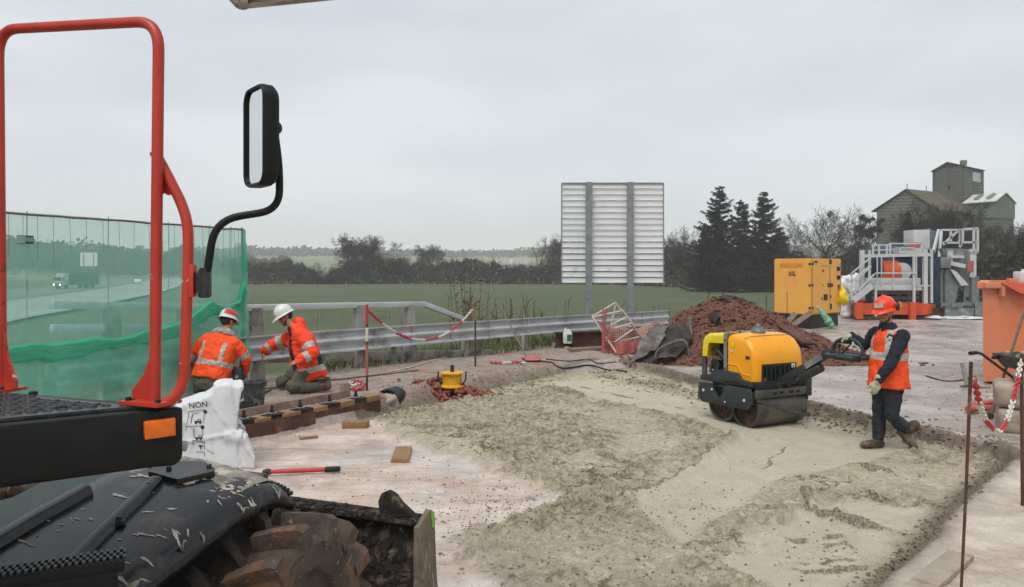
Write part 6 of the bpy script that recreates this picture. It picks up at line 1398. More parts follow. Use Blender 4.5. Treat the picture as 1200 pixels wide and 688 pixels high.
# ribs and brackets over the wheel arch, in the shade of the deck
for (p0, p1, w, h) in (((.36, .42), (.95, .24), .06, .022), ((.52, .66), (1.2, .66), .09, .025)):
    a = Fo - V * p0[0] - U * p0[1]; b2 = Fo - V * p1[0] - U * p1[1]; n = 12; top = []
    m = MB(); line = []
    for k in range(n + 1): q_ = a.lerp(b2, k / n); hh, _ = onf(q_.x, q_.y, .012); line.append(hh if hh is not None else Vector((q_.x, q_.y, line[-1].z - .02)))
    m.sweep([(-w / 2, -.03), (-w / 2 * .8, h * .8), (-w / 2 * .5, h), (w / 2 * .5, h), (w / 2 * .8, h * .8), (w / 2, -.03)], line, closed_prof=True); m.build('rib', 'fender_plastic', fen, 60, fix=True)
# step with toothed grip strip at the lower left
sa = P(-160, 690, 2.45); sb = P(146, 621, 2.78); sdir = (sb - sa); sdir.z = 0; sdir.normalize(); sz_ = 1.065
m = MB(); a = Vector((sa.x, sa.y, sz_)); b2 = Vector((sb.x, sb.y, sz_)); sw = Vector((sdir.y, -sdir.x, 0))
m.bar(a - Vector((0, 0, .022)), b2 - Vector((0, 0, .022)), .13, .04, bev=.006); m.bar(a + sw * .058 - Vector((0, 0, .09)), b2 + sw * .058 - Vector((0, 0, .085)) - sdir * .02, .02, .10, bev=.004); st = m.build('step', 'black_plastic', ex, 40)
m = MB(); L = (b2 - a).length; n = int(L / .021)
for k in range(n):
    for w in (-.042, -.014, .014, .042): p = a + sdir * (L * (k + .5 + (.5 if w in (-.014, .042) else 0)) / n) + sw * w; m.box(p + Vector((0, 0, .003)), (.010, .026, .012), Matrix.Rotation(math.atan2(sdir.y, sdir.x), 4, 'Z'))
m.build('grip_teeth', 'black_metal', st, None)
# chassis under the deck
m = MB(); c0 = Fo - V * .9 - U * .95; m.bar(c0 - V * 1.2 + Z * .72, c0 + V * 1.4 + Z * .72, .9, .5, bev=.03); m.build('chassis', 'black_metal', ex)
m = MB(); c1 = Rc - U * 1.0 - V * .9; m.lathe([(.5, .95), (.5, 1.41)], 24, tr(c1.x, c1.y, 0)); m.build('slew_ring', 'black_metal', ex)
m = MB(); m.tube([Rc - U * .75 - V * .5 + Z * 1.40, Rc - U * .72 - V * .52 + Z * 1.2, Rc - U * .9 - V * .5 + Z * 1.0], .03, 10); m.build('hydraulic_hose', 'black_rubber', ex)
# wheel
def wheel(c, R=.49, wd=.40):
    """industrial tyre with deep chevron lugs, axle along U."""
    ry = Matrix((tuple(U) + (0,), tuple(V) + (0,), tuple(Z) + (0,), (0, 0, 0, 1))).transposed(); fr = tr(*c) @ ry @ rotm(0, 90, 0)
    w = MB(); hw = wd / 2
    w.lathe([(.24, -hw * .7), (.27, -hw * .86), (.33, -hw * .96), (.375, -hw * .96), (.40, -hw * .86), (.408, 0), (.40, hw * .86), (.375, hw * .96), (.33, hw * .96), (.27, hw * .86), (.24, hw * .7)], 56, fr, close=True)
    nl = 14
    for k in range(nl):
        for sd in (-1, 1):
            a0 = 2 * math.pi * (k + (.5 if sd > 0 else 0)) / nl; vs = []
            for (f, half, tw, r0, r1) in ((0.0, .022, .17, .40, R), (.45, .028, .05, .40, R), (.90, .036, -.05, .39, R - .002), (1.03, .038, -.07, .36, R - .018), (1.03, .034, -.085, .33, R - .09)):
                for (da, r) in ((-half, r0 if r0 > .36 else .35), (half, r0 if r0 > .36 else .35), (half * .78, r1), (-half * .78, r1)):
                    a = a0 + da / .45 + tw; vs.append((r * math.cos(a), r * math.sin(a), sd * hw * f))
            fs = []
            for i in range(4):
                for j in range(4): p_ = i * 4 + j; q_ = i * 4 + (j + 1) % 4; fs.append((p_, q_, q_ + 4, p_ + 4))
            fs += [(3, 2, 1, 0), (16, 17, 18, 19)]; w.add(vs, fs, fr)
    wo = MB().box((0, 0, -5), (.001, .001, .001)); root = w.build('wheel_tyre', 'tyre_mud', ex, 35, fix=True)
    r = MB(); r.lathe([(.255, hw * .55), (.262, hw * .72), (.245, hw * .74), (.235, hw * .55), (.18, hw * .30), (.12, hw * .34), (.115, hw * .55), (.05, hw * .58)], 40, fr); r.build('rim', 'tyre_mud', root, 40)
    for k in range(8): a = 2 * math.pi * k / 8; r = MB(); r.lathe([(.014, 0), (.014, .03), (.007, .035)], 6, fr @ tr(.15 * math.cos(a), .15 * math.sin(a), hw * .32)); r.build('wheel_nut', 'dark_steel', root)
WC = Vector((-1.075, 3.56, .47)); wheel(WC); wheel(WC - U * 2.15)
# blade with end plate and towing ear
bA = Vector((-.455, 4.16, 0)); 
prf = [(0, .765), (-.02, .70), (-.075, .56), (-.09, .42), (-.06, .26), (.02, .13), (.10, .04), (.085, .03), (.0, .115), (-.085, .25), (-.115, .42), (-.10, .57), (-.045, .71), (-.03, .765)]
bf = frame((0, 0, 0), V, -U, Z)
m = MB(); m.add([], []); bmv_ = MB().prism(prf, 2.35); m.add(bmv_.v, bmv_.f, frame(bA, V, -U, Z)); bl_ = m.build('blade', 'blade_mud', ex, 40, fix=True)
m = MB(); m.bar(bA - V * .075 + Z * .752, bA - V * .075 - U * 2.35 + Z * .752, .12, .022, bev=.004); m.build('top_flange', 'blade_mud', bl_, 40)
ep = [(-.16, .03), (-.155, .40), (-.15, .74), (-.02, .80), (.02, .775), (.035, .70), (.045, .56), (.06, .40), (.10, .22), (.155, .08), (.165, .03)]
m = MB(); t0 = MB().prism(ep, .03, bev=.004); m.add(t0.v, t0.f, frame(bA + U * .025, V, -U, Z)); m.build('end_plate', 'blade_steel', bl_, 40, fix=True)
m = MB(); sp2 = MB().prism([(-.02, .80), (.018, .776), (.03, .715), (.015, .69), (-.005, .70), (-.012, .745)], .002); m.add(sp2.v, sp2.f, frame(bA + U * .0285, V, -U, Z)); m.build('green_mark', 'green_spray', bl_, None, fix=True)
rg = random.Random(14); m = MB()
for k in range(11):
    v0 = rg.uniform(-.10, .01); z0_ = rg.uniform(.2, .66); L = rg.uniform(.012, .05); wv = rg.uniform(.003, .006); c2 = bA + U * .029 + V * v0 + Z * z0_; m.add([c2 + Z * L, c2 + V * wv, c2 - Z * L * .8, c2 - V * wv], [(0, 1, 2, 3)])
o = m.build('paint_drips', 'splash_white', bl_, None); o['kind'] = 'stuff'
ear = [(0, .0), (.21, .0), (.20, .02), (.13, .07), (.085, .115), (.045, .13), (.01, .115), (-.01, .07)]
m = MB(); e2 = MB().prism(ear, .05, bev=.012); m.add(e2.v, e2.f, frame(bA - U * .245 - V * .10 + Z * .765, U, V, Z)); m.build('lifting_ear', 'blade_mud', bl_, 40, fix=True)
rg = random.Random(6); m = MB()
for k in range(420):
    u = rg.uniform(0.02, 1.6); m.ball(bA - U * u - V * rg.uniform(.03, .13) + Z * (.765 + rg.uniform(-.004, .006)), rg.uniform(.005, .02), 1, .5, (1.3, 1, .6), seed=k)
for k in range(240):
    u = rg.uniform(.05, 1.6); z_ = rg.uniform(.15, .72); v_ = np.interp(z_, [.03, .115, .25, .42, .57, .71], [.085, 0, -.085, -.115, -.1, -.045]); m.ball(bA - U * u + V * (v_ - .002) + Z * z_, rg.uniform(.006, .03), 1, .5, (1.2, .6, 1.1), seed=k)
o = m.build('mud_crust', 'blade_mud', bl_, None); o['kind'] = 'stuff'
m = MB(); m.bar(bA - U * 1.1 - V * .1 + Z * .4, Fo - U * .95 - V * .3 + Z * .62, .16, .14); m.build('blade_arm', 'black_metal', ex)
# boom that carries the bucket whose lip shows at the top of the photo
bk = [P(282, 11, 3.1), P(432, -4, 3.3)]
m = MB(); ax_ = (bk[1] - bk[0]).normalized(); prof = [(0, 0), (.035, .010), (.16, .06), (.36, .16), (.46, .22), (.42, .42), (.25, .52), (.10, .50), (.10, .48), (.24, .50), (.40, .40), (.435, .22), (.345, .18), (.16, .08), (0, .016)]
yb2 = Vector((-ax_.y, ax_.x, 0)).normalized(); t2 = MB().prism(prof, 1.1); m.add(t2.v, t2.f, frame(bk[0], yb2, ax_, Vector((-ax_.z, 0, 1)))); bkt = m.build('bucket', 'blade_steel', ex, 40, fix=True)
m = MB(); t2 = MB().prism([(0, -.004), (.30, .12), (.44, .24), (.40, .42), (.25, .5), (.1, .48), (.06, .10), (.025, .055), (.0, .03)], .03, bev=.006); m.add(t2.v, t2.f, frame(bk[0] - ax_ * .0, yb2, ax_, Vector((0, 0, 1)))); m.build('side_cheek', 'blade_steel', bkt, 40, fix=True)
m = MB(); m.tube([Vector((-3.0, 2.3, 1.6)), Vector((-2.9, 2.9, 3.4)), Vector((-2.2, 3.4, 4.5)), Vector((-.75, 3.6, 4.2)), bk[0].lerp(bk[1], .6) + yb2 * .3 + Z * .5], [.16, .16, .14, .12, .08], 8); m.build('boom', 'red_paint', ex, 40)
# ------------------------------------------------------------------ orange and yellow walk-behind double drum roller
TT = Vector((.46, -.888, 0)).normalized(); AAx = Vector((-TT.y, TT.x, 0)); AAx = AAx if AAx.x > 0 else -AAx
RO = Vector((2.99, 9.97, 0)); RO.z = gz(3.3, 10.2) - .012
ro = thing('drum_roller', 'orange and yellow walk-behind roller with two steel drums on the fresh concrete', 'roller', tuple(RO), math.atan2(TT.y, TT.x))
# local: x towards the man, y to the far side (right handed: y = left of x)
def rl(name, m, mt_, par_=None, sm=40, fix=False): return m.build(name, mt_, par_ or ro, sm, world=False, fix=fix)
YN, YF = 0.0, .95
for xc in (0.0, -.44):
    m = MB(); fr = tr(xc, .475, .255) @ rotm(90, 0, 0); m.lathe([(.215, -.40), (.222, -.43), (.248, -.43), (.25, -.42), (.25, .42), (.248, .43), (.222, .43), (.215, .40)], 48, fr, close=True); d_ = rl('drum', m, 'drum_steel', fix=True)
    for s_ in (-1, 1):
        m = MB(); m.lathe([(.218, s_ * .385), (.12, s_ * .375), (.115, s_ * .34), (.06, s_ * .34), (.06, s_ * .42), (.02, s_ * .425)], 32, fr); rl('end_disc', m, 'drum_rust', d_, fix=True)
        m = MB()
        for k in range(6): a = k * math.pi / 3; m.lathe([(.012, s_ * .378), (.012, s_ * .40)], 6, fr @ tr(.155 * math.cos(a), .155 * math.sin(a), 0))
        rl('hub_bolts', m, 'dark_steel', d_)
plate = [(-.82, .28), (-.80, .50), (-.575, .515), (-.50, .43), (-.44, .355), (-.385, .345), (-.335, .41), (-.315, .50), (-.25, .53), (.15, .535), (.20, .47), (.20, .34), (.13, .255), (-.72, .235)]
for y in (-.035, .945):
    m = MB(); m.prism(plate, .04, tr(0, y, 0), bev=.008); pl_ = rl('side_plate', m, 'roller_charcoal', sm=35, fix=True)
    if y < 0:
        for (x, z, s_, mt_) in ((-.70, .40, .020, 'white_plastic'), (-.53, .435, .016, 'white_plastic'), (.07, .375, .020, 'white_plastic'), (-.28, .30, .012, 'white_plastic'), (.14, .50, .014, 'drum_steel'), (-.77, .46, .012, 'drum_steel'), (-.77, .30, .012, 'drum_steel'), (.14, .30, .012, 'drum_steel')):
            m = MB(); m.lathe([(s_, 0), (s_, .008), (s_ * .6, .012)], 10, tr(x, y, z) @ rotm(90, 0, 0)); rl('plate_bolt', m, mt_, pl_)
m = MB(); m.box((-.24, .475, .44), (.80, .82, .20), bev=.02); m.box((-.24, .475, .57), (.95, .88, .10), bev=.01); rl('chassis', m, 'black_metal')
sh = [(-.80, .53), (-.80, .60), (-.60, .63), (-.54, .70), (-.37, .715), (-.09, .705), (-.02, .63), (.15, .615), (.17, .55)]
for y in (-.01, .90): m = MB(); m.prism(sh, .06, tr(0, y, 0), bev=.012); rl('lower_shroud', m, 'roller_charcoal', sm=35, fix=True)
# hood: a rounded body lofted across its width
def hood_sec(y, k, dz):
    return [(-.305, .60), (-.305, 1.205 - dz), (-.18, 1.215 - dz), (-.04, 1.205 - dz), (.05, 1.165 - dz), (.13 - k * .3, 1.07 - dz * .8), (.175 - k, .98 - dz * .4), (.19 - k, .85), (.185 - k, .60)]
vs = []; fs = []; secs = [(.035, .045, .085), (.045, .03, .06), (.07, .015, .03), (.12, .004, .010), (.25, 0, .0), (.475, 0, -.006), (.70, 0, .0), (.83, .004, .010), (.88, .015, .03), (.905, .03, .06), (.915, .045, .085)]
for (y, k, dz) in secs: vs += [(x, y, z) for x, z in hood_sec(y, k, dz)]
n = 9
for i in range(len(secs) - 1):
    for k in range(n): a = i * n + k; b2 = i * n + (k + 1) % n; fs.append((a, b2, b2 + n, a + n))
fs += [tuple(range(n - 1, -1, -1)), tuple(range((len(secs) - 1) * n, len(secs) * n))]
m = MB(); m.add(vs, fs); hood = rl('engine_hood', m, 'roller_orange', sm=38, fix=True); bvm = hood.modifiers.new('soft', 'BEVEL'); bvm.width = .018; bvm.segments = 3; bvm.limit_method = 'ANGLE'; bvm.angle_limit = R_(25)
# recessed line pressed into the near side of the hood
m = MB()
for p in ([(-.305, .80), (-.12, .80), (-.02, .70), (.10, .69)], ): m.tube([(x, .033, z) for x, z in p], .008, 6)
rl('pressed_crease', m, 'roller_orange', hood)
m = MB(); m.box((.172, .46, .715), (.05, .62, .25), bev=.012); op = rl('front_opening', m, 'black_rubber', hood)
m = MB(); m.box((.199, .46, .715), (.006, .56, .19)); 
rl('grille', m, 'glass_dark', op)
m = MB()
for k in range(7): m.box((.204, .22 + k * .08, .715), (.006, .012, .18))
rl('grille_bars', m, 'roller_charcoal', op)
m = MB(); m.box((.199, .70, .80), (.008, .065, .055)); rl('sticker', m, 'white_plastic', op)
m = MB(); m.box((.199, .19, .64), (.008, .05, .05)); m.lathe([(.02, 0), (.02, .02)], 10, tr(.2, .19, .64) @ rotm(0, 90, 0)); rl('lock', m, 'drum_steel', op)
# yellow rear cover with open side
cv = [(-.83, .86), (-.815, 1.07), (-.775, 1.14), (-.70, 1.18), (-.36, 1.205), (-.36, 1.10), (-.66, 1.085), (-.71, 1.05), (-.735, .86)]
vs = []; fs = []; n = len(cv)
for (y, ins) in ((.035, .03), (.05, .012), (.09, 0), (.86, 0), (.90, .012), (.915, .03)):
    for (x, z) in cv: vs.append((x + (ins if x < -.7 else 0), y, z - (ins if z > 1.0 else 0)))
for i in range(5):
    for k in range(n): a = i * n + k; b2 = i * n + (k + 1) % n; fs.append((a, b2, b2 + n, a + n))
fs += [tuple(range(n - 1, -1, -1)), tuple(range(5 * n, 6 * n))]
m = MB(); m.add(vs, fs); rl('rear_cover', m, 'roller_yellow', sm=38, fix=True)
for y in (.06, .88): m = MB(); m.box((-.785, y, .73), (.08, .03, .28), bev=.004); rl('cover_leg', m, 'drum_steel')
m = MB(); m.box((-.53, .5, .72), (.34, .70, .25), bev=.02); m.box((-.50, .48, .92), (.26, .6, .26), bev=.03); en = rl('engine', m, 'black_metal')
m = MB(); m.tube([(-.62, .10, .76), (-.62, .30, .76)], .085, 18); m.tube([(-.46, .12, .93), (-.46, .3, .93)], .05, 14); m.tube(fillet([(-.7, .12, .95), (-.55, .08, .97), (-.42, .09, .84)], .06), .018, 8); rl('air_filter', m, 'roller_charcoal', en)
m = MB(); m.box((-.56, .085, .845), (.18, .02, .03)); m.box((-.68, .075, .70), (.04, .02, .12)); rl('fan_guard', m, 'drum_steel', en)
m = MB(); m.box((-.335, .022, .93), (.055, .012, .56)); m.box((-.335, .475, 1.222), (.055, .86, .012)); m.box((-.335, .928, .93), (.055, .012, .56)); m.bar((-.335, .024, 1.19), (-.335, .06, 1.222), .055, .012); st_ = rl('clamp_strap', m, 'galv_post')
for z in (.70, .74, 1.12): m = MB(); m.lathe([(.013, 0), (.013, .012)], 8, tr(-.335, .016, z) @ rotm(90, 0, 0)); rl('rivet', m, 'roller_charcoal', st_)
m = MB(); m.lathe([(.095, 1.20), (.095, 1.235), (.085, 1.245), (.075, 1.275), (.05, 1.29)], 20, tr(-.14, .42, 0)); bc = rl('beacon', m, 'beacon_grey'); m = MB(); m.lathe([(.045, 1.288), (.045, 1.305), (.03, 1.325), (.012, 1.332)], 16, tr(-.14, .42, 0)); rl('beacon_cap', m, 'drum_steel', bc); m = MB(); m.lathe([(.02, 1.20), (.02, 1.225)], 12, tr(-.30, .25, 0)); rl('filler_cap', m, 'black_metal')
m = MB(); m.box((.24, .475, .47), (.05, .95, .10), bev=.006); cb = rl('cross_bar', m, 'drum_steel')
for y in (.30, .42, .60, .72): m = MB(); m.box((.267, y, .47), (.006, .07, .035)); rl('slot', m, 'black_rubber', cb)
m = MB(); m.bar((.24, .02, .40), (.262, .93, .13), .02, .045); rl('scraper', m, 'drum_steel')
m = MB(); m.box((.215, .92, .52), (.12, .10, .26), bev=.02); rl('corner_bracket', m, 'roller_charcoal')
for pts in ([(.20, .30, .56), (.34, .36, .60), (.44, .43, .66), (.60, .455, .78)], [(.20, .64, .56), (.36, .60, .58), (.50, .53, .70)], [(-.30, -.02, .575), (-.10, -.03, .60), (.10, -.02, .57)]):
    m = MB(); m.tube(smooth_path(pts, 5), .011, 8); rl('hydraulic_hose', m, 'black_rubber', sm=60)
m = MB(); m.tube([(x + .004, y, z) for x, y, z in ((.0, .03, 1.16), (.02, .12, 1.188), (.02, .475, 1.193), (.02, .83, 1.188), (.0, .92, 1.16))], .004, 5); rl('hood_seam', m, 'roller_charcoal', hood)
for (x, z, w, h, mt_) in ((.06, .92, .07, .045, 'roller_charcoal'), (-.20, 1.06, .05, .05, 'roller_yellow'), (-.22, .98, .035, .03, 'white_plastic')):
    m = MB(); m.box((x, .0295 if x < 0 else .032, z), (w, .006, h)); rl('sticker', m, mt_, hood)
# drawbar, handle and hoop
m = MB(); m.bar((.12, .475, .55), (.62, .475, .835), .11, .095, bev=.008); m.bar((.58, .475, .815), (1.0, .475, 1.07), .10, .085, bev=.008); m.box((.16, .40, .55), (.2, .05, .14), bev=.01); m.box((.16, .55, .55), (.2, .05, .14), bev=.01); db = rl('drawbar', m, 'roller_charcoal')
m = MB(); m.bar((.64, .416, .85), (.90, .416, 1.005), .006, .075); rl('sticker', m, 'plant_grey', db)
m = MB(); m.bar((.72, .417, .90), (.80, .417, .948), .004, .02); m.bar((.83, .417, .966), (.85, .417, .978), .004, .05); rl('sticker_mark', m, 'white_plastic', db)
m = MB(); m.tube([(.52, .475, .69), (.54, .475, .70), (.84, .475, .86), (.86, .475, .87)], [.03, .06, .06, .03], 16); rl('canister', m, 'roller_charcoal', db)
m = MB(); lp = fillet([(.96, .475, 1.05), (1.06, .33, 1.04), (1.44, .30, 1.035), (1.50, .475, 1.045), (1.44, .65, 1.035), (1.06, .62, 1.04), (.96, .475, 1.05)], .08, 5); m.tube(lp, .028, 10, squash=1); m.box((1.16, .475, 1.03), (.34, .26, .05), bev=.02); hd = rl('handle_frame', m, 'roller_charcoal')
m = MB(); m.box((1.34, .33, 1.035), (.34, .06, .07), bev=.02); rl('handle_grip', m, 'black_rubber', hd)
m = MB()
hoop = [(1.02, .475, 1.06), (1.03, .475, 1.14), (1.09, .475, 1.21), (1.20, .475, 1.245), (1.31, .475, 1.235), (1.41, .475, 1.17), (1.46, .475, 1.05)]; m.tube(smooth_path(hoop, 4), .020, 10); rl('hoop', m, 'roller_charcoal', hd, 60)
m = MB(); m.tube([(1.14, .44, 1.05), (1.14, .44, 1.15)], .008, 6); m.ball((1.14, .44, 1.16), .022, 2); m.tube([(1.12, .5, 1.05), (1.26, .5, 1.19)], .009, 6); m.box((1.16, .5, 1.20), (.16, .08, .04), bev=.01); rl('levers', m, 'black_rubber', hd)

# ------------------------------------------------------------------ formwork along the edge of the old slab
def fw(s_, o, z=0.0): return Vector((A0[0] + DA[0] * s_ + NA[0] * o, A0[1] + DA[1] * s_ + NA[1] * o, z))
def s_at(px, o):
    k = (px - CX) / F; return -((A0[0] + NA[0] * o) - k * (A0[1] + NA[1] * o)) / (DA[0] - k * DA[1])
UPF = Vector((NA[0], NA[1], 0))
for (s0, s1, o, lab) in ((-.75, 1.13, .03, 'long rusty steel channel at the foot of the formwork, nearest the white bag'), (1.145, 2.36, .06, 'shorter rusty steel channel at the foot of the formwork, ending at the broken pipe')):
    a, b2 = fw(s0, o), fw(s1, o); zg = max(gz(a.x - NA[0] * .3, a.y - NA[1] * .3), 0) - .01; t_ = thing('steel_channel', lab, 'steel beam', (a.x, a.y, zg), 0, 'rusty channels of the formwork'); m = MB()
    m.bar((a.x, a.y, zg + .12), (b2.x, b2.y, zg + .12), .012, .24); c = UPF * .05; m.bar(a + c + Z * (zg + .234), b2 + c + Z * (zg + .234), .11, .012); m.bar(a + c + Z * (zg + .006), b2 + c + Z * (zg + .006), .11, .012); m.build('section', 'rust_steel', t_, None)
t_ = thing('formwork_plate', 'long pale brown steel plate standing on edge behind the row of clamps', 'steel plate', tuple(fw(-.5, .36, .2))); m = MB(); a, b2 = fw(-.9, .33), fw(2.02, .37); m.bar(a + Z * .27, b2 + Z * .26, .03, .20, bev=.004); m.build('plate', 'pale_beam', t_)
t_ = thing('timber_bearer', 'long dark timber lying under the clamps between the rusty channels and the pale plate', 'timber', tuple(fw(-.5, .2, .1))); m = MB(); m.bar(fw(-.8, .20, .11), fw(2.3, .22, .11), .16, .16); m.build('beam', 'timber_dark', t_)
clab = ['black clamp with an upright bolt nearest the white bag', 'black clamp with an upright bolt, second from the white bag', 'black clamp in the middle of the row on the formwork', 'largest looking black clamp, fourth from the white bag', 'dusty black clamp at the far end of the row by the broken pipe']
proto = None
for i, px in enumerate((287, 320, 353, 387.5, 418)):
    s_ = s_at(px, .13); p = fw(s_, .13, .225)
    if proto is None:
        proto = thing('form_clamp', clab[0], 'clamp', tuple(p), math.atan2(DA[1], DA[0]), 'black clamps on the formwork'); m = MB(); m.box((0, 0, .045), (.28, .14, .014)); m.box((0, -.063, .022), (.28, .014, .07), bev=.003); m.box((0, .063, .022), (.28, .014, .07), bev=.003); m.box((-.133, 0, .022), (.014, .13, .07)); m.box((.133, 0, .022), (.014, .13, .07)); m.build('channel', 'dark_steel', proto, None, world=False)
        m = MB(); m.box((0, .02, .069), (.09, .08, .014)); m.build('washer', 'galv_dirty', proto, None, world=False); m = MB(); m.cyl((0, .02, .03), (0, .02, .165), .018, n=8); m.lathe([(.032, .077), (.032, .105)], 6, tr(0, .02, 0)); m.build('bolt', 'black_metal', proto, world=False)
    else: dup(proto, tuple(p), math.atan2(DA[1], DA[0]) + .03 * (i % 2), 1, clab[i])
wl_ = ['pale timber block between the first two clamps from the white bag', 'long brown timber block before the middle clamp', 'timber block between the middle clamp and the fourth clamp', 'bright timber block right of the fourth clamp', 'timber block at the end of the row, touching the broken pipe']
for i, px in enumerate((303, 337, 371, 403, 433)):
    s_ = s_at(px, .13); p = fw(s_, .13, .225); t_ = thing('timber_block', wl_[i], 'timber block', tuple(p), math.atan2(DA[1], DA[0]) + random.uniform(-.08, .08), 'timber blocks on the formwork'); m = MB(); m.box((0, -.01, .02), (.24 + .05 * (i == 1), .16, .06 + .02 * (i > 2)), bev=.005); m.build('block', 'timber', t_, world=False)
t_ = thing('timber_block', 'reddish block standing on end behind the pale formwork plate', 'timber block', tuple(fw(1.75, .50, .25))); m = MB(); q_ = P(404.5, 458, 11.0); m.box((q_.x, q_.y, .33), (.13, .09, .24), bev=.006); m.build('block', 'pale_beam', t_)
for (px, py, sx_, sy_, h, rz, mt_, lab, nm) in ((417, 499, .33, .16, .09, -4, 'timber', 'reddish timber block lying on the slab in front of the channels', 'timber_block'), (362, 512, .22, .06, .03, 28, 'timber', 'thin splinter of wood in front of the middle of the rusty channels', 'wood_piece'), (471, 532, .19, .62, .04, 4, 'timber', 'short pale plank lying alone on the wet slab', 'plank')):
    q_ = G(px, py, .02); z_ = gz(q_.x, q_.y); t_ = thing(nm, lab, 'timber', (q_.x, q_.y, z_), R_(rz)); m = MB(); m.box((0, 0, h / 2), (sx_, sy_, h), bev=.006); m.build('wood', mt_, t_, world=False)
# grey mortar pail
q_ = G(298, 479, .25); pa = thing('mortar_pail', 'grey plastic mortar pail standing between the two crouching workers', 'pail', (q_.x, q_.y, gz(q_.x, q_.y)))
m = MB(); m.lathe([(.118, 0), (.15, .33), (.165, .335), (.165, .35), (.142, .35), (.112, .02)], 28, close=True); m.lathe([(.112, .02), (.001, .02)], 28); m.lathe([(.001, 0.0), (.118, 0.0)], 28); m.build('bucket_wall', 'pail', pa, 40, world=False); m = MB(); m.tube([(.155 * math.cos(a), .155 * math.sin(a) - .02 * math.sin(a), .33 - .10 * math.sin(a)) for a in [math.pi * k / 16 for k in range(17)]], .004, 5); m.build('bail_handle', 'dark_steel', pa, world=False)
m = MB(); m.lathe([(.135, .20), (.0, .205)], 20); m.build('mortar', 'block_stone', pa, world=False)
q_ = G(290, 484, .25); t_ = thing('rubber_block', 'small black block beside the grey pail at the slab edge', 'block', (q_.x, q_.y, gz(q_.x, q_.y))); m = MB(); m.box((0, 0, .06), (.24, .14, .12), bev=.015); m.box((0, 0, .13), (.12, .1, .03), bev=.008); m.build('block', 'black_rubber', t_, world=False)

# ------------------------------------------------------------------ crumpled white bulk bag with printed pictograms
DBG = 8.0; bo = [(193, 552), (196, 508), (197, 489), (205, 478), (219, 471), (236, 467), (248, 462), (250, 453), (258, 449.5), (266, 449), (274, 452), (284, 453), (283, 466), (280, 488), (277.5, 508), (284, 511), (293, 522), (299, 540), (300, 566), (190, 566)]
bgp = [P(px, py, DBG) for px, py in bo]; bg = thing('bulk_bag', 'crumpled white bulk bag with black NON lettering and handling pictograms', 'bulk bag', (bgp[0].x + .4, DBG + .3, gz(-3.1, 8.3)))
zg = gz(-3.1, 8.3); m = MB(); m.prism([(p.x, max(p.z, zg - .02)) for p in bgp][::1], .52, tr(0, DBG, 0)); m2 = remesh(m, .020, 9)
for v in m2.vertices:
    p = v.co; k = abs(fbm((p.x * 1.6, p.y, p.z * .7), 2.0, 2)) * .035 + .010 * fbm((p.x * 2.2, p.y, p.z * .6), 4.5, 2) + .018 * max(0, 1 - abs(fbm((p.x * 1.4 + p.z * .8, p.y, p.z * .5), 1.7, 2)) / .06) + .045 * math.exp(-((p.z - .34) / .05) ** 2) * (p.x > -3.0)
    crease = .030 * max(0, 1 - abs(p.x + 2.83 + .04 * math.sin(p.z * 7)) / .02) + .022 * max(0, 1 - abs((p.z - .32) - .18 * (p.x + 3.2)) / .022); v.co = p + v.normal * (k - .02 + crease); v.co.x -= .37 * (v.co.y - DBG)
m2.transform(wmat(bg).inverted()); bag_o = link('bag_body', m2, 'bag_white', bg)
bvb = BVHTree.FromPolygons([tuple(wmat(bg) @ v.co) for v in m2.vertices], [tuple(p.vertices) for p in m2.polygons])
def print_on(parts, name):
    m = MB()
    for vs, fs in parts:
        out = []
        for (px, py) in vs:
            p = P(px, py, DBG); d = (p - Vector((0, 0, CAMZ))).normalized(); h = bvb.ray_cast(p + Vector((0, -1.2, 0)), Vector((0, 1, 0)))
            out.append(h[0] + Vector((0, -.006, 0)) if h[0] is not None else p)
        m.add(out, fs)
    return m.build(name, 'ink', bag_o, None)
def tx(body, px, py, size_px, ang=-6):
    vs, fs = textmesh(body, 1.0, 0.0); c, s_ = math.cos(R_(ang)), math.sin(R_(ang)); return [(px + (v.x * c - (-v.y) * s_) * size_px, py + (v.x * s_ + (-v.y) * c) * size_px) for v in vs], fs
def ln_(p, q_, w=.6, n=8):
    dx, dy = q_[0] - p[0], q_[1] - p[1]; L = math.hypot(dx, dy); ox, oy = -dy / L * w / 2, dx / L * w / 2; vs = []; fs = []
    for i in range(n + 1): f = i / n; vs += [(p[0] + dx * f + ox, p[1] + dy * f + oy), (p[0] + dx * f - ox, p[1] + dy * f - oy)]
    for i in range(n): a = 2 * i; fs.append((a, a + 1, a + 3, a + 2))
    return vs, fs
def blob(px, py, rx, ry, n=14): return [(px + rx * math.cos(2 * math.pi * k / n), py + ry * math.sin(2 * math.pi * k / n)) for k in range(n)] + [(px, py)], [(k, (k + 1) % n, n) for k in range(n)]
def tru(px, py, s_): return [blob(px - 1.6 * s_, py + 1.1 * s_, .8 * s_, .8 * s_), blob(px + 1.5 * s_, py + 1.1 * s_, .8 * s_, .8 * s_), ln_((px - 2.6 * s_, py + .3 * s_), (px + 2.6 * s_, py + .1 * s_), 1.1 * s_), ln_((px - .2 * s_, py - 1.6 * s_), (px + 1.8 * s_, py - 1.6 * s_), .4 * s_), ln_((px - .2 * s_, py - 1.6 * s_), (px - .5 * s_, py), .4 * s_), ln_((px + 1.8 * s_, py - 1.6 * s_), (px + 2.1 * s_, py), .4 * s_)]
print_on([tx('NON', 232.0, 475.0, 9.2)], 'lettering')
print_on([ln_((221, 482.5), (240, 480.5), .6), ln_((221, 482.5), (219, 498), .5), ln_((239, 485), (238, 496), .5), ln_((226, 485), (224, 496), .8), ln_((226, 485), (233, 484), .5)] + tru(232, 494, 1.5) + [blob(240, 482.8, 2.2, 2.0)], 'pictogram')
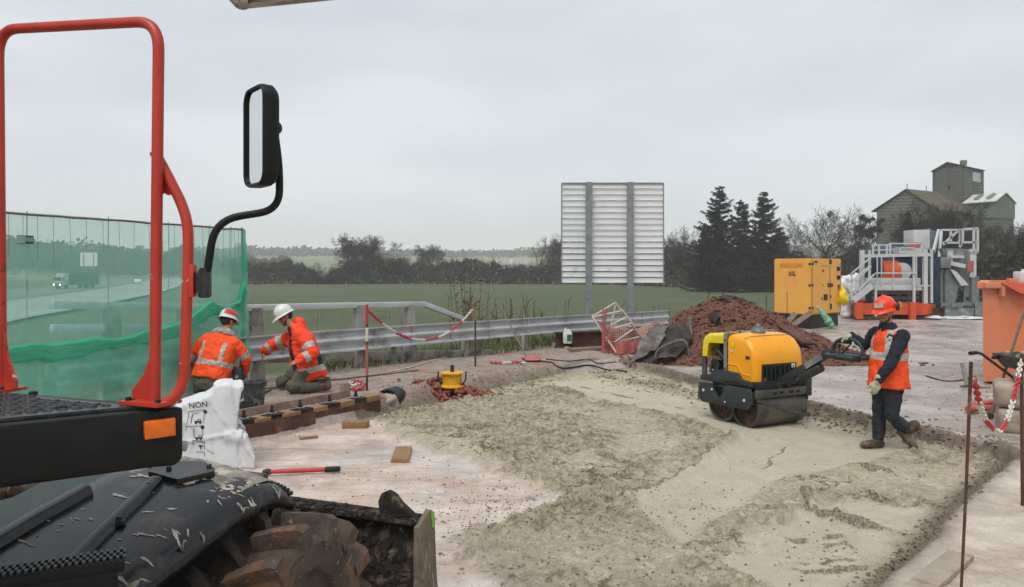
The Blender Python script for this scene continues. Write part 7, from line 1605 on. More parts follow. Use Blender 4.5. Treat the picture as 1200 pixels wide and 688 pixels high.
print_on([ln_((217, 500), (238, 499), .6), ln_((218, 500), (217, 506), .5), ln_((237, 503), (237, 514), .5), ln_((227, 502), (227, 513), .6), ln_((227, 513), (231, 513), .6)] + tru(233, 513, 1.5) + [blob(237, 500.8, 2.3, 2.1)], 'pictogram')
print_on([ln_((226, 516), (240, 519), .6), ln_((226, 516), (226, 522), .5), ln_((232, 523), (237, 523), 1.6), ln_((234.5, 522), (234.5, 527), 1.0), ln_((239, 519), (239, 527), .6)], 'pictogram')
print_on([ln_((229, 530), (239, 530), .6), ln_((239, 530), (239, 535), .6), ln_((242, 527), (250, 532), .5)], 'pictogram')

# long handled red tool on the slab
a = G(316, 553, .04); b2 = G(399, 549.5, .04); t_ = thing('hand_tool', 'red tool handle with a black grip lying on the wet slab beside the mudguard', 'tool', tuple(a)); d = (b2 - a); m = MB(); m.tube([a + Z * .0, a.lerp(b2, .4), a.lerp(b2, .78)], [.022, .024, .024], 12); m.build('shaft', 'chain_red', t_, 60); m = MB(); m.tube([a.lerp(b2, .775), a.lerp(b2, .80), a.lerp(b2, .98), b2], [.026, .030, .030, .02], 12); m.build('grip', 'black_rubber', t_, 60); m = MB(); m.tube([a - d * .10, a - d * .03, a + d * .02], [.02, .035, .024], 10); m.build('jaw', 'dark_steel', t_, 60)

# ------------------------------------------------------------------ right hand side: blocks, barrow, rods, chain
def rg_(px, py): q2 = G(px, py, .14); return Vector((q2.x, q2.y, gz(q2.x, q2.y)))
q_ = rg_(1170, 507); LB = q_.z - .02
bw = [('concrete_block', 'lower pale concrete block in front of the orange skip', q_ + Vector((.60, .06, 0)), (1.0, .62, .31), LB + .155, -28), ('concrete_block', 'upper rounded concrete block stacked in front of the orange skip', q_ + Vector((.60, .05, 0)), (1.06, .66, .28), LB + .31 + .145, -31), ('concrete_block', 'flat grey slab on top of the stacked concrete blocks', q_ + Vector((.70, .08, 0)), (.8, .46, .10), LB + .60 + .052, -24)]
for nm, lab, c, sz_2, zc, rz in bw:
    t_ = thing(nm, lab, 'concrete block', (c.x, c.y, zc - sz_2[2] / 2), R_(rz)); m = MB(); m.box((0, 0, sz_2[2] / 2), sz_2, bev=.045 if sz_2[2] > .2 else .015, seg=3); m2 = remesh(m, .035, 1, lambda c_: .022 * fbm(c_ + Vector((zc * 9, 0, 0)), 5)); link('block', m2, 'block_stone', t_)
zt2 = LB + .71; wb = thing('wheelbarrow', 'dark wheelbarrow tray with long black handles resting on the stacked blocks', 'wheelbarrow', (6.5, 9.75, zt2)); tc = P(1232, 430, 9.6)
vs = [(tc.x - .42, tc.y - .28, zt2), (tc.x + .4, tc.y - .26, zt2), (tc.x + .4, tc.y + .26, zt2), (tc.x - .42, tc.y + .28, zt2), (tc.x - .52, tc.y - .36, zt2 + .16), (tc.x + .6, tc.y - .36, zt2 + .22), (tc.x + .6, tc.y + .36, zt2 + .22), (tc.x - .52, tc.y + .36, zt2 + .16)]
m = MB(); m.add(vs, [(3, 2, 1, 0), (0, 1, 5, 4), (1, 2, 6, 5), (2, 3, 7, 6), (3, 0, 4, 7)]); o = m.build('tray', 'roller_charcoal', wb, None); s_ = o.modifiers.new('thickness', 'SOLIDIFY'); s_.thickness = .012
for (pa_, pb_, dd) in (((1137, 414), (1176, 434), -.30), ((1164, 419), (1200, 432), .32)):
    b3 = P(pb_[0], pb_[1], 9.7 + dd); a3 = P(pa_[0], pa_[1], 9.5 + dd); mid_ = a3.lerp(b3, .28); mid_.z = a3.z + .005; m = MB(); m.tube(fillet([a3, mid_, b3, b3 + (b3 - mid_) * .6], .1), .018, 8); hn = m.build('handle', 'black_metal', wb, 60); m = MB(); m.tube([a3 - (mid_ - a3) * .05, a3.lerp(mid_, .6)], .023, 8); m.build('grip', 'black_rubber', hn)
m = MB(); m.ball((tc.x + .9, tc.y, zt2 - .1), .2, 3, 0, (1, .35, 1)); m.build('wheel', 'black_rubber', wb)
rg = random.Random(3); m = MB()
for k in range(170): m.ball((tc.x + rg.uniform(-.4, .5), tc.y + rg.uniform(-.28, .28), zt2 + .05 + rg.uniform(0, .14)), rg.uniform(.014, .038), 1, .5, seed=k)
o = m.build('rubble', 'block_stone', wb, None); o['kind'] = 'stuff'
a3 = rg_(1160, 490); b3 = P(1200, 366, a3.y - .1); t_ = thing('tool_handle', 'brown wooden tool handle leaning on the stacked blocks before the skip', 'tool', tuple(a3)); m = MB(); m.tube([a3, a3.lerp(b3, .5), b3], [.020, .018, .017], 8); m.build('shaft', 'timber_grey', t_); m = MB(); m.box(a3 + Vector((0, 0, .02)), (.07, .05, .12), rotm(0, 20, 0), bev=.01); m.build('ferrule', 'rust_steel', t_)
t_ = thing('red_plastic_base', 'red plastic barrier foot lying on the mud left of the stacked blocks', 'barrier foot', tuple(rg_(1150, 484))); m = MB(); pts = [rg_(1134, 484), rg_(1140, 478), rg_(1168, 475), rg_(1172, 482), rg_(1134, 484)]; pts = [p + Z * .06 for p in pts]; m.tube(fillet(pts, .1), .042, 8); m.tube([pts[0].lerp(pts[1], .5), pts[3]], .03, 8); m.build('foot_frame', 'faded_red', t_, 60)
a3 = rg_(1134, 452); t_ = thing('iron_stake', 'short grey stake with wire standing in the mud before the orange skip', 'stake', tuple(a3)); m = MB(); m.bar(a3 - Z * .05, P(1127.5, 425, a3.y), .035, .05); m.build('stake', 'galv_dirty', t_); m = MB(); m.tube(smooth_path([a3 + Z * .15, a3 + Vector((.1, -.1, .05)), a3 + Vector((-.25, -.2, .03)), a3 + Vector((.2, -.3, .02))], 5), .008, 5); m.build('wire', 'dark_steel', t_)
hose('thin dark iron bar lying on the mud between the earth heap and the skip', [(1085, 437), (1110, 443), (1136, 440)], .012, 'rust_steel', 'iron bar', 'iron_bar')
D1 = 4.6; X1 = (1125 - CX) * D1 / F; a3 = Vector((X1, D1, gz(X1, D1) - .1)); b3 = P(1138, 424, D1); t_ = thing('iron_rod', 'long thin iron rod standing in the right foreground, holding the near chain end', 'rod', tuple(a3), 0, 'upright rods holding chains'); m = MB(); m.tube([a3, a3.lerp(b3, .5) + Vector((.004, 0, 0)), b3], [.0085, .009, .011], 8); m.build('shaft', 'rust_steel', t_)
m = MB(); m.tube(smooth_path([P(1139, 442, D1), P(1143, 441, D1 - .01), P(1144.5, 446, D1 - .01), P(1141, 449, D1), P(1139, 446, D1)], 4), .004, 5); m.build('hook', 'timber', t_, 60)
D2 = 6.4; X2 = (1198.5 - CX) * D2 / F; a3 = Vector((X2, D2, gz(X2, D2) - .1)); b4 = P(1197, 415, D2); t_ = thing('iron_rod', 'iron rod cut by the right edge of the photo, holding the far chain end', 'rod', tuple(a3), 0, 'upright rods holding chains'); m = MB(); m.tube([a3, b4], .014, 8); m.build('shaft', 'rust_steel', t_)
p0 = P(1143, 447, D1); p1 = P(1197, 420, D2); pts = [p0, P(1147, 470, 4.75), P(1155, 492, 5.0), P(1166, 504, 5.3), P(1172, 505, 5.5), P(1181, 490, 5.8), P(1190, 458, 6.1), p1]
chain('red and white chain hanging between the thin foreground rod and the right edge rod', pts, .052, .0068, 9, start=2)
a3 = G(1126, 655, .12); b3 = G(1070, 702, .12); a3.z = gz(a3.x, a3.y) + .02; b3.z = gz(b3.x, b3.y) + .02; t_ = thing('plank', 'pale board lying along the slab edge at the bottom right', 'plank', tuple(a3)); m = MB(); m.bar(a3, b3, .16, .035, bev=.004); m.build('board', 'block_stone', t_)

# ------------------------------------------------------------------ crumbs, clods and pebbles nobody could count
def clods(name, n, area, rr, seed, mt_, flt=None):
    rg = random.Random(seed); pts = []
    while len(pts) < n:
        px, py = area(rg); q2 = G(px, py, .08)
        pts.append((q2.x, q2.y, rg.choice(rr)))
    A = np.array(pts); zz, at = ground_z(A[:, 0], A[:, 1]); vs = []; fs = []
    bm = bmesh.new(); bmesh.ops.create_icosphere(bm, subdivisions=1, radius=1); V0 = np.array([v.co for v in bm.verts]); F0 = [[v.index for v in f.verts] for f in bm.faces]; bm.free()
    keep = flt(A, at) if flt else np.ones(len(A), bool)
    for (x, y, r), z, k in zip(A, zz, keep):
        if not k: continue
        b0 = len(vs); s_ = np.array([rg.uniform(.7, 1.5), rg.uniform(.7, 1.3), rg.uniform(.4, .8)]) * r; a = rg.uniform(0, 6.3); j = 1 + .45 * (np.random.rand(len(V0), 1) - .5); Vv = V0 * j * s_; vs += [(x + v[0] * math.cos(a) - v[1] * math.sin(a), y + v[0] * math.sin(a) + v[1] * math.cos(a), z + v[2] + r * .18) for v in Vv]; fs += [tuple(i + b0 for i in f) for f in F0]
    return tag(MB().add(vs, fs).build(name, mt_, None, None), kind='stuff')
mk('clod_grey', '#7c725d', '#5c5342', rough=.95, sc=6); mk('clod_brown', '#877a6c', '#5f554a', rough=.95, sc=6)
clods('concrete_crumbs', 9000, lambda r: (r.uniform(440, 1170), 440 + 250 * r.random() ** 1.0), (.004, .005, .007, .009, .012), 1, 'clod_grey', lambda A, at: (np.random.rand(len(A)) < .03 + .75 * at['crumb'] + .10 * at['fresh'] * (1 - at['lane'])) & (at['fresh'] > .2))
clods('concrete_crumbs', 1100, lambda r: (r.gauss(650, 110), r.gauss(592, 22)), (.004, .005, .007, .009), 2, 'clod_grey')
clods('edge_clods', 1300, lambda r: (lambda u: (700 + 480 * u + r.gauss(0, 5), 438 + 93 * u + r.gauss(0, 4)))(r.random()), (.008, .012, .018, .026), 3, 'clod_brown')
clods('edge_clods', 800, lambda r: (lambda u: (1165 - 150 * u + r.gauss(0, 8), 550 + 135 * u + r.gauss(0, 6)))(r.random()), (.005, .008, .011, .016), 4, 'clod_grey')
clods('edge_clods', 900, lambda r: (lambda u: (440 + 210 * u + r.gauss(0, 5), 484 - 46 * u + r.gauss(0, 5)))(r.random()), (.008, .012, .018), 5, 'clod_grey')
clods('mud_clods', 420, lambda r: (r.uniform(740, 1190), r.uniform(385, 520)), (.006, .009, .014, .02), 6, 'clod_brown', lambda A, at: at['plat'] + at['fresh'] + at['old'] < .3)
clods('mud_clods', 500, lambda r: (r.uniform(300, 700), r.uniform(405, 470)), (.006, .01, .016), 7, 'clod_brown', lambda A, at: at['plat'] > .6)
clods('slab_crumbs', 420, lambda r: (r.uniform(340, 700), r.uniform(500, 680)), (.004, .006, .009, .013), 8, 'clod_brown', lambda A, at: at['old'] > .3)
# ------------------------------------------------------------------ people
class Fig:
    def __init__(s): s.m = MB()
    def limb(s, pts, rs):
        pts = [Vector(p) for p in pts]
        s.m.tube(pts, rs, 12)
        for p, r in zip(pts, rs): s.m.ball(p, r * .995, 2)
        return s
    def loft(s, secs, n=20, pw=2.4):
        """secs: (centre, right axis, front axis, half width, half depth)."""
        vs = []; fs = []
        for c, ax, ay, rx, ry in secs:
            for k in range(n):
                a = 2 * math.pi * k / n; ca, sa = math.cos(a), math.sin(a); vs.append(Vector(c) + Vector(ax) * (math.copysign(abs(ca) ** (2 / pw), ca) * rx) + Vector(ay) * (math.copysign(abs(sa) ** (2 / pw), sa) * ry))
        for i in range(len(secs) - 1):
            for k in range(n): a = i * n + k; b = i * n + (k + 1) % n; fs.append((a, b, b + n, a + n))
        fs += [tuple(range(n - 1, -1, -1)), tuple(range((len(secs) - 1) * n, len(secs) * n))]; s.m.add(vs, fs); return s
    def done(s, name, mats, par, voxel=.012, it=3, disp=None, pick=None):
        me = remesh(s.m, voxel, it, disp)
        if pick:
            for p in me.polygons: p.material_index = pick(p.center)
        me.transform(wmat(par).inverted()); return link(name, me, mats, par)
def head(fig, c, f, up, sc=1.0):
    """skull, jaw, nose, brow, lips and ears into fig; returns a frame (right, front, up)."""
    f = Vector(f).normalized(); r = f.cross(Vector(up)).normalized(); u = r.cross(f); fr = frame(c, r, f, u); L = lambda x, y, z: fr @ Vector((x * sc, y * sc, z * sc)); Rm = fr.to_3x3().to_4x4()
    fig.m.ball(L(0, -.012, .02), .1 * sc, 3, 0, (.77, .95, 1.05), Rm); fig.m.ball(L(0, .030, -.045), .07 * sc, 3, 0, (.84, .85, 1.05), Rm); fig.m.ball(L(0, .062, -.095), .028 * sc, 2, 0, (1.1, .9, .8), Rm)
    fig.m.tube([L(0, .082, .018), L(0, .104, -.014), L(0, .108, -.026), L(0, .088, -.032)], [.010 * sc, .014 * sc, .016 * sc, .012 * sc], 8); fig.m.tube([L(-.045, .072, .022), L(0, .086, .026), L(.045, .072, .022)], .011 * sc, 8)
    fig.m.tube([L(-.024, .082, -.058), L(0, .09, -.057), L(.024, .082, -.058)], .008 * sc, 8); fig.m.tube([L(-.02, .080, -.069), L(0, .087, -.07), L(.02, .080, -.069)], .008 * sc, 8)
    for s_ in (-1, 1): fig.m.ball(L(s_ * .078, -.012, -.012), .03 * sc, 2, 0, (.35, .7, 1.1), Rm); fig.m.ball(L(s_ * .045, .062, -.028), .024 * sc, 2, 0, (1, .6, .8), Rm)
    return fr
def face_extras(fr, par, beard=True, sc=1.0):
    L = lambda x, y, z: fr @ Vector((x * sc, y * sc, z * sc)); Rm = fr.to_3x3().to_4x4()
    m = MB()
    for s_ in (-1, 1): m.ball(L(s_ * .032, .079, .004), .011 * sc, 2)
    m.build('eyes', 'ink', par, 180)
    if beard:
        fg = Fig(); fg.m.ball(L(0, .036, -.090), .056 * sc, 3, 0, (.92, .80, .46), Rm); fg.m.ball(L(0, .066, -.103), .029 * sc, 2, 0, (1.1, .9, .7), Rm); fg.m.tube([L(-.034, .078, -.058), L(-.014, .094, -.046), L(.014, .094, -.046), L(.034, .078, -.058)], .0075 * sc, 6)
        for s_ in (-1, 1): fg.m.tube([L(s_ * .062, .022, -.045), L(s_ * .046, .05, -.088)], .012 * sc, 6)
        fg.done('beard', 'beard', par, .007, 1)
def helmet(fr, par, shell, trim=None, sc=1.0, peak=.05):
    """hard hat: domed shell with ridge, brim and peak in the head frame."""
    L = lambda x, y, z: (x * sc, y * sc, z * sc); m = MB(); N = 28; prof = [(1.0, .035), (.995, .06), (.96, .095), (.87, .130), (.70, .158), (.45, .176), (.18, .183), (.02, .184)]; vs = []; fs = []
    for (k, z) in prof:
        for j in range(N): a = 2 * math.pi * j / N; vs.append(fr @ Vector(L(.113 * k * math.cos(a), -.008 + .138 * k * math.sin(a), z)))
    for i in range(len(prof) - 1):
        for j in range(N): a = i * N + j; b = i * N + (j + 1) % N; fs.append((a, b, b + N, a + N))
    fs.append(tuple(range((len(prof) - 1) * N, len(prof) * N))); m.add(vs, fs)
    vs = []; fs = []                                                   # brim
    for (k, z, dz) in ((.98, .050, 0), (1.13, .030, 0), (1.15, .024, 0), (1.0, .034, 0)):
        for j in range(N):
            a = 2 * math.pi * j / N; ex_ = peak * max(0, math.sin(a)) ** 2 * (1 if k > 1.05 else 0); vs.append(fr @ Vector(L(.113 * k * math.cos(a), -.008 + .138 * k * math.sin(a) + ex_, z - .25 * ex_)))
    for i in range(3):
        for j in range(N): a = i * N + j; b = i * N + (j + 1) % N; fs.append((a, b, b + N, a + N))
    m.add(vs, fs); m.tube([fr @ Vector(L(0, y, z)) for y, z in ((-.135, .09), (-.10, .140), (-.05, .176), (0, .190), (.05, .176), (.09, .142), (.118, .10))], .014 * sc, 8)
    h = m.build('hard_hat', shell, par, 45, fix=True)
    m = MB(); vs = []; fs = []
    for (k, z) in ((1.0, .034), (.92, .012), (.86, .034)):
        for j in range(N): a = 2 * math.pi * j / N; vs.append(fr @ Vector(L(.108 * k * math.cos(a), -.008 + .130 * k * math.sin(a), z)))
    for i in range(2):
        for j in range(N): a = i * N + j; b = i * N + (j + 1) % N; fs.append((a, b, b + N, a + N))
    m.add(vs, fs); m.build('headband', 'black_rubber', h, 60); return h
def hand(fig, w, d, n, side, curl=.5, sc=1.0, fat=1.0):
    """palm and five bent fingers: w wrist, d pointing direction, n back-of-hand normal, side +1/-1 for the thumb side."""
    d = Vector(d).normalized(); n = Vector(n); n = (n - d * n.dot(d)).normalized(); t_ = d.cross(n) * side; w = Vector(w)
    fig.loft([(w, t_, n, .026 * fat * sc, .019 * fat * sc), (w + d * .045 * sc, t_, n, .040 * fat * sc, .017 * fat * sc), (w + d * .09 * sc, t_, n, .042 * fat * sc, .014 * fat * sc)], 14)
    for k, (o, L) in enumerate(((.031, .070), (.011, .080), (-.010, .075), (-.030, .058))):
        p = w + d * (.082 * sc) + t_ * o * sc; c = curl; pts = [p]; dd = d.copy()
        for q_ in (.45, .32, .25):
            dd = (dd - n * c * (.75 if q_ > .4 else .95)).normalized(); p = p + dd * L * q_ * sc * 1.05; pts.append(p)
        fig.limb(pts, [.0105 * fat * sc, .0098 * fat * sc, .009 * fat * sc, .0078 * fat * sc])
    p = w + d * .025 * sc + t_ * .026 * sc; q1 = p + (d * .6 + t_ * .75 - n * .15).normalized() * .042 * sc; q2 = q1 + (d * .9 + t_ * .25 - n * .35).normalized() * .034 * sc; q3 = q2 + (d * .95 - n * .45).normalized() * .024 * sc
    fig.limb([p, q1, q2, q3], [.015 * fat * sc, .0125 * fat * sc, .011 * fat * sc, .009 * fat * sc])
def boot_mesh(fig, ank, toe, up=(0, 0, 1), sc=1.0):
    """ankle shaft, heel, instep and toe cap; toe is the tip of the sole."""
    a = Vector(ank); t_ = Vector(toe); up = Vector(up); d = (t_ - a); d = (d - up * d.dot(up)).normalized(); u = up.normalized(); r = d.cross(u).normalized()
    heel = a - u * .085 * sc - d * .055 * sc; tip = heel + d * .29 * sc
    fig.loft([(heel + u * .012, r, d, .03, .02), (heel + d * .03 + u * .03, r, u, .040 * sc, .034 * sc)] if False else [(heel - d * .005 + u * .03, r, u, .026 * sc, .026 * sc), (heel + d * .03 + u * .036, r, u, .041 * sc, .040 * sc), (heel + d * .10 + u * .042, r, u, .042 * sc, .044 * sc), (heel + d * .18 + u * .036, r, u, .049 * sc, .037 * sc), (heel + d * .25 + u * .031, r, u, .046 * sc, .031 * sc), (heel + d * .285 + u * .028, r, u, .028 * sc, .022 * sc)], 16)
    fig.limb([a + u * .09 * sc, a + u * .03 * sc, a - u * .03 * sc + d * .005], [.056 * sc, .052 * sc, .048 * sc])
def wrinkle(sc, amp): return lambda c: amp * (fbm(c, sc, 3) + .6 * abs(fbm(c * 1.0 + Vector((3, 1, 7)), sc * 1.9, 2)))
def axes(a, b, front):
    u = (Vector(b) - Vector(a)).normalized(); f = Vector(front); f = (f - u * f.dot(u)).normalized(); return f.cross(u).normalized(), f, u

# ---- man walking behind the roller
DM = 8.75; zf = gz(4.15, 8.7)
man = thing('person', 'man in orange vest and hard hat walking with one hand on the roller handle', 'person', (4.28, DM, zf))
f0 = Vector((-.95, -.30, 0)).normalized(); lft = Vector((-f0.y, f0.x, 0))
lft = lft if lft.y < 0 else -lft                              # his left side is towards the camera
def mp3(px, py, D=DM): return P(px, py, D)
pel = mp3(1041, 441); che = mp3(1042, 401); nek = mp3(1040.5, 381); hc = mp3(1037.5, 366)
hL = pel + lft * .09 - Z * .02; hR = pel - lft * .09 - Z * .02
kL = mp3(1045, 487, DM - .10); aL = mp3(1063.5, 505, DM - .10); kR = mp3(1031, 483, DM + .08); aR = mp3(1029.5, 519, DM + .08)
aR.z = zf + .105
shL = che + lft * .185 + Z * .085 - f0 * .01; shR = che - lft * .185 + Z * .085 + f0 * .02
eL = mp3(1044, 425, 8.50); wL = mp3(1028.5, 447, 8.50); hoop_p = wmat(ro) @ Vector((1.17, .475, 1.245)); wR = hoop_p + Vector((.095, -.01, .035)); eR = shR.lerp(wR, .48) + Vector((.02, .02, -.13))
B = Fig(); fh = Vector((-.80, -.58, -.16)); hfr = head(B, hc, fh, (-.1, 0, 1), 1.0)
B.limb([hc - Z * .06 - f0 * .01, nek - Z * .03], [.056, .062])
tr_, tf_, tu_ = axes(pel, che, f0)
B.loft([(pel - Z * .06, tr_, tf_, .155, .105), (pel + Z * .08, tr_, tf_, .145, .10), (che - Z * .06, tr_, tf_, .165, .115), (che + Z * .05, tr_, tf_, .175, .11), (nek - Z * .055, tr_, tf_, .10, .075)])
for h_, k_, a_ in ((hL, kL, aL), (hR, kR, aR)): B.limb([h_, h_.lerp(k_, .5), k_, k_.lerp(a_, .35), a_], [.088, .076, .056, .054, .040])
for s_, e_2, w_ in ((shL, eL, wL), (shR, eR, wR)): B.limb([s_, s_.lerp(e_2, .5), e_2, e_2.lerp(w_, .4), w_], [.058, .050, .042, .040, .030])
hand(B, wL, mp3(1023.5, 464, 8.48) - wL, (-.1, -1, .1), 1, .28, .92); hand(B, wR, hoop_p + Vector((-.02, 0, .01)) - wR, (0, .05, 1), -1, .75, .92)
B.done('body', 'skin', man, .009, 2); face_extras(hfr, man)
J = Fig()
for h_, k_, a_, e in ((hL, kL, aL, .02), (hR, kR, aR, .0)): J.limb([h_, h_.lerp(k_, .5), k_, k_.lerp(a_, .45), a_.lerp(k_, .08)], [.108, .096, .076, .074, .066])
J.loft([(pel - Z * .10, tr_, tf_, .17, .125), (pel + Z * .06, tr_, tf_, .165, .12)]); J.done('jeans', 'jeans', man, .012, 2, wrinkle(13, .013))
for nm, a_, toe, up in (('boot', aR, mp3(1011, 528, DM + .04), (0, 0, 1)), ('boot', aL, mp3(1053, 533, DM - .14), (.80, .02, .60))):
    b_2 = Fig(); boot_mesh(b_2, a_, toe, up, 1.12); b_2.done(nm, 'boot', man, .010, 1, wrinkle(22, .006))
Sh = Fig(); Sh.loft([(pel + Z * .0, tr_, tf_, .17, .125), (che - Z * .06, tr_, tf_, .185, .135), (che + Z * .06, tr_, tf_, .195, .13), (nek - Z * .06, tr_, tf_, .115, .095), (nek + Z * .0, tr_, tf_, .088, .086), (nek + Z * .03 + f0 * .01, tr_, tf_, .078, .080)])
for s_, e_2, w_ in ((shL, eL, wL), (shR, eR, wR)): Sh.limb([s_, s_.lerp(e_2, .5), e_2, e_2.lerp(w_, .5), e_2.lerp(w_, .95)], [.080, .072, .062, .056, .044])
Sh.done('sweater', 'navy_cloth', man, .012, 2, wrinkle(12, .014))
Ve = Fig(); hem = pel - Z * .12
Ve.loft([(hem - f0 * .005, tr_, tf_, .225, .205), (hem + Z * .12, tr_, tf_, .215, .185), (pel + Z * .14, tr_, tf_, .205, .165), (che - Z * .05, tr_, tf_, .205, .155), (che + Z * .06, tr_, tf_, .178, .148), (che + Z * .125, tr_, tf_, .150, .120), (nek - Z * .035, tr_, tf_, .105, .095)])
zb0, zb1 = P(0, 420.5, DM).z, P(0, 412, DM).z
def vp(c):
    o = (c - che); x_ = o.dot(lft); y_ = o.dot(f0)
    if zb0 < c.z < zb1: return 1
    if c.z > zb1 and (abs(abs(x_) - .115) < .028): return 1
    return 0
ve = Ve.done('safety_vest', ['hivis', 'reflective'], man, .012, 2, wrinkle(9, .016), vp)
for w_, d_, n_, sd, cu, fa in ((wL, mp3(1023.5, 464, 8.48) - wL, (-.1, -1, .1), 1, .28, 1.32), (wR, hoop_p + Vector((-.02, 0, .01)) - wR, (0, .05, 1), -1, .75, 1.32)):
    g_ = Fig(); hand(g_, w_, d_, n_, sd, cu, .95, fa); g_.limb([w_ - Vector(d_).normalized() * .045, w_ + Vector(d_).normalized() * .01], [.042, .036]); g_.done('glove', 'glove', man, .007, 1)
hh = helmet(hfr, man, 'helmet_orange'); 
m = MB(); m.add([hfr @ Vector(p) for p in ((-.05, .132, .075), (.05, .132, .075), (.045, .118, .125), (-.045, .118, .125), (-.05, .120, .072), (.05, .120, .072), (.045, .104, .125), (-.045, .104, .125))], [(0, 1, 2, 3), (7, 6, 5, 4), (0, 4, 5, 1), (1, 5, 6, 2), (2, 6, 7, 3), (3, 7, 4, 0)]); m.build('front_badge', 'reflective', hh, None, fix=True)
m = MB(); m.tube([hfr @ Vector((-.122, -.04, .055)), hfr @ Vector((-.145, -.045, .05))], .042, 14); m.tube([hfr @ Vector((-.122, -.06, .07)), hfr @ Vector((-.11, -.12, .07))], .012, 8); m.build('ear_muff', 'black_rubber', hh); m = MB(); m.box(hfr @ Vector((-.135, -.08, .07)), (.03, .03, .06)); m.build('muff_clip', 'yellow_paint', hh)

# ---- worker crouching, seen from behind
zc_ = gz(-4.15, 10.8); DCm = 11.35
cr = thing('person', 'worker crouching with his back to us, wearing a red and white hard hat', 'person', (-4.15, 10.75, zc_)); cf = Vector((.18, .98, 0)).normalized(); crr = Vector((cf.y, -cf.x, 0))
def cp(px, py, D=DCm): return P(px, py, D - .62)
pel = cp(246, 444, 11.30); pel.z = zc_ + .27; che = cp(257, 405, 11.44); nek = cp(264, 389, 11.52); hc = cp(267, 377, 11.60)
hL = pel - crr * .10; hR = pel + crr * .10; kL = pel - crr * .26 + cf * .40 + Z * .10; kR = pel + crr * .22 + cf * .42 + Z * .10; aL = kL - cf * .26; aL.z = zc_ + .10; aR = kR - cf * .26; aR.z = zc_ + .10
tr_, tf_, tu_ = axes(pel, che, cf); shL = che - tr_ * .205 + tu_ * .06; shR = che + tr_ * .205 + tu_ * .06
eL = cp(221, 421, 11.55); wL = cp(225, 434, 11.85); eR = cp(288.5, 420, 11.50); wR = cp(286.5, 437, 11.62)
B = Fig(); hfr = head(B, hc, cf * 1 + Vector((.25, 0, -.45)), (0, .25, 1)); B.limb([hc - Z * .05, nek - tu_ * .04], [.058, .066]); B.loft([(pel - tu_ * .08, tr_, tf_, .17, .12), (pel + tu_ * .1, tr_, tf_, .16, .11), (che, tr_, tf_, .19, .12), (che + tu_ * .10, tr_, tf_, .15, .09)])
for h_, k_, a_ in ((hL, kL, aL), (hR, kR, aR)): B.limb([h_, k_, a_], [.09, .06, .045])
for s_, e_2, w_ in ((shL, eL, wL), (shR, eR, wR)): B.limb([s_, e_2, w_], [.06, .045, .032])
hand(B, wR, cp(284, 446, 11.64) - wR, (.6, -.8, 0), -1, .6, .95); hand(B, wL, Vector((.1, .4, -.3)), (-.5, 0, .8), 1, .6, .95); B.done('body', 'skin', cr, .010, 2)
T = Fig(); T.loft([(pel - Z * .10, crr, cf, .20, .15), (pel + Z * .0, crr, cf, .215, .17), (pel + tu_ * .12, tr_, tf_, .20, .14)])
for h_, k_, a_ in ((hL, kL, aL), (hR, kR, aR)): T.limb([h_ - cf * .02, h_.lerp(k_, .5) + Z * .01, k_, k_.lerp(a_, .5), a_ + Z * .03], [.125, .115, .09, .085, .08])
T.done('trousers', 'khaki_cloth', cr, .014, 3, wrinkle(9, .018))
for a_ in (aL, aR): b_2 = Fig(); boot_mesh(b_2, a_, a_ + cf * .2 - Z * .1); b_2.done('boot', 'boot', cr, .012, 1)
Jk = Fig(); Jk.loft([(pel + tu_ * .02 - tf_ * .02, tr_, tf_, .245, .18), (pel + tu_ * .12, tr_, tf_, .25, .185), (che - tu_ * .12, tr_, tf_, .255, .175), (che + tu_ * .02, tr_, tf_, .26, .16), (che + tu_ * .11, tr_, tf_, .215, .13), (nek - tu_ * .01, tr_, tf_, .11, .10)])
for s_, e_2, w_ in ((shL, eL, wL), (shR, eR, wR)): Jk.limb([s_, s_.lerp(e_2, .5), e_2, e_2.lerp(w_, .5), e_2.lerp(w_, .9)], [.095, .088, .076, .07, .06])
def seg_t(c, a, b): ab = Vector(b) - Vector(a); t_ = (c - Vector(a)).dot(ab) / ab.length_squared; return t_, (c - Vector(a) - ab * max(0, min(1, t_))).length
L_t = (che - pel).length
def cpick(c):
    for s_, e_2, w_ in ((shL, eL, wL), (shR, eR, wR)):
        t_, d_ = seg_t(c, s_, e_2)
        if d_ < .105 and t_ > .55: return 1 if .68 < t_ < .95 else 0
        t2, d2 = seg_t(c, e_2, w_)
        if d2 < .09 and t2 > .05: return 0
    o = c - pel; h = o.dot(tu_) / L_t; x = o.dot(tr_)
    if .40 < h < .535 and abs(x) < .27: return 1
    if .535 <= h < 1.05 and abs(abs(x) - .155) < .026: return 1
    return 0
Jk.done('jacket', ['hivis', 'reflective'], cr, .014, 3, wrinkle(8, .020), cpick)
Hd = Fig(); Hd.loft([(nek - tu_ * .05 - tf_ * .05, tr_, tf_, .17, .085), (nek + tu_ * .0 - tf_ * .04, tr_, tf_, .15, .105), (nek + tu_ * .035 - tf_ * .02, tr_, tf_, .10, .09)]); Hd.done('hood', 'grey_fleece', cr, .012, 3, wrinkle(11, .02))
m = MB(); Rm = hfr.to_3x3().to_4x4(); m.ball(hfr @ Vector((0, -.03, .01)), .095, 3, 0, (.84, .95, .9), Rm); m.build('hair', 'beard', cr, 180)
hh = helmet(hfr, cr, 'helmet_white'); m = MB(); vs = []; fs = []; N = 24
for (k, z) in ((.985, .078), (.94, .112), (.82, .146), (.60, .170), (.3, .184), (.02, .192)):
    for j in range(N + 1): a = R_(-75) + R_(240) * j / N; vs.append(hfr @ Vector((.117 * k * math.cos(a), -.006 + .142 * k * math.sin(a), z)))
for i in range(5):
    for j in range(N): a = i * (N + 1) + j; fs.append((a, a + 1, a + N + 2, a + N + 1))
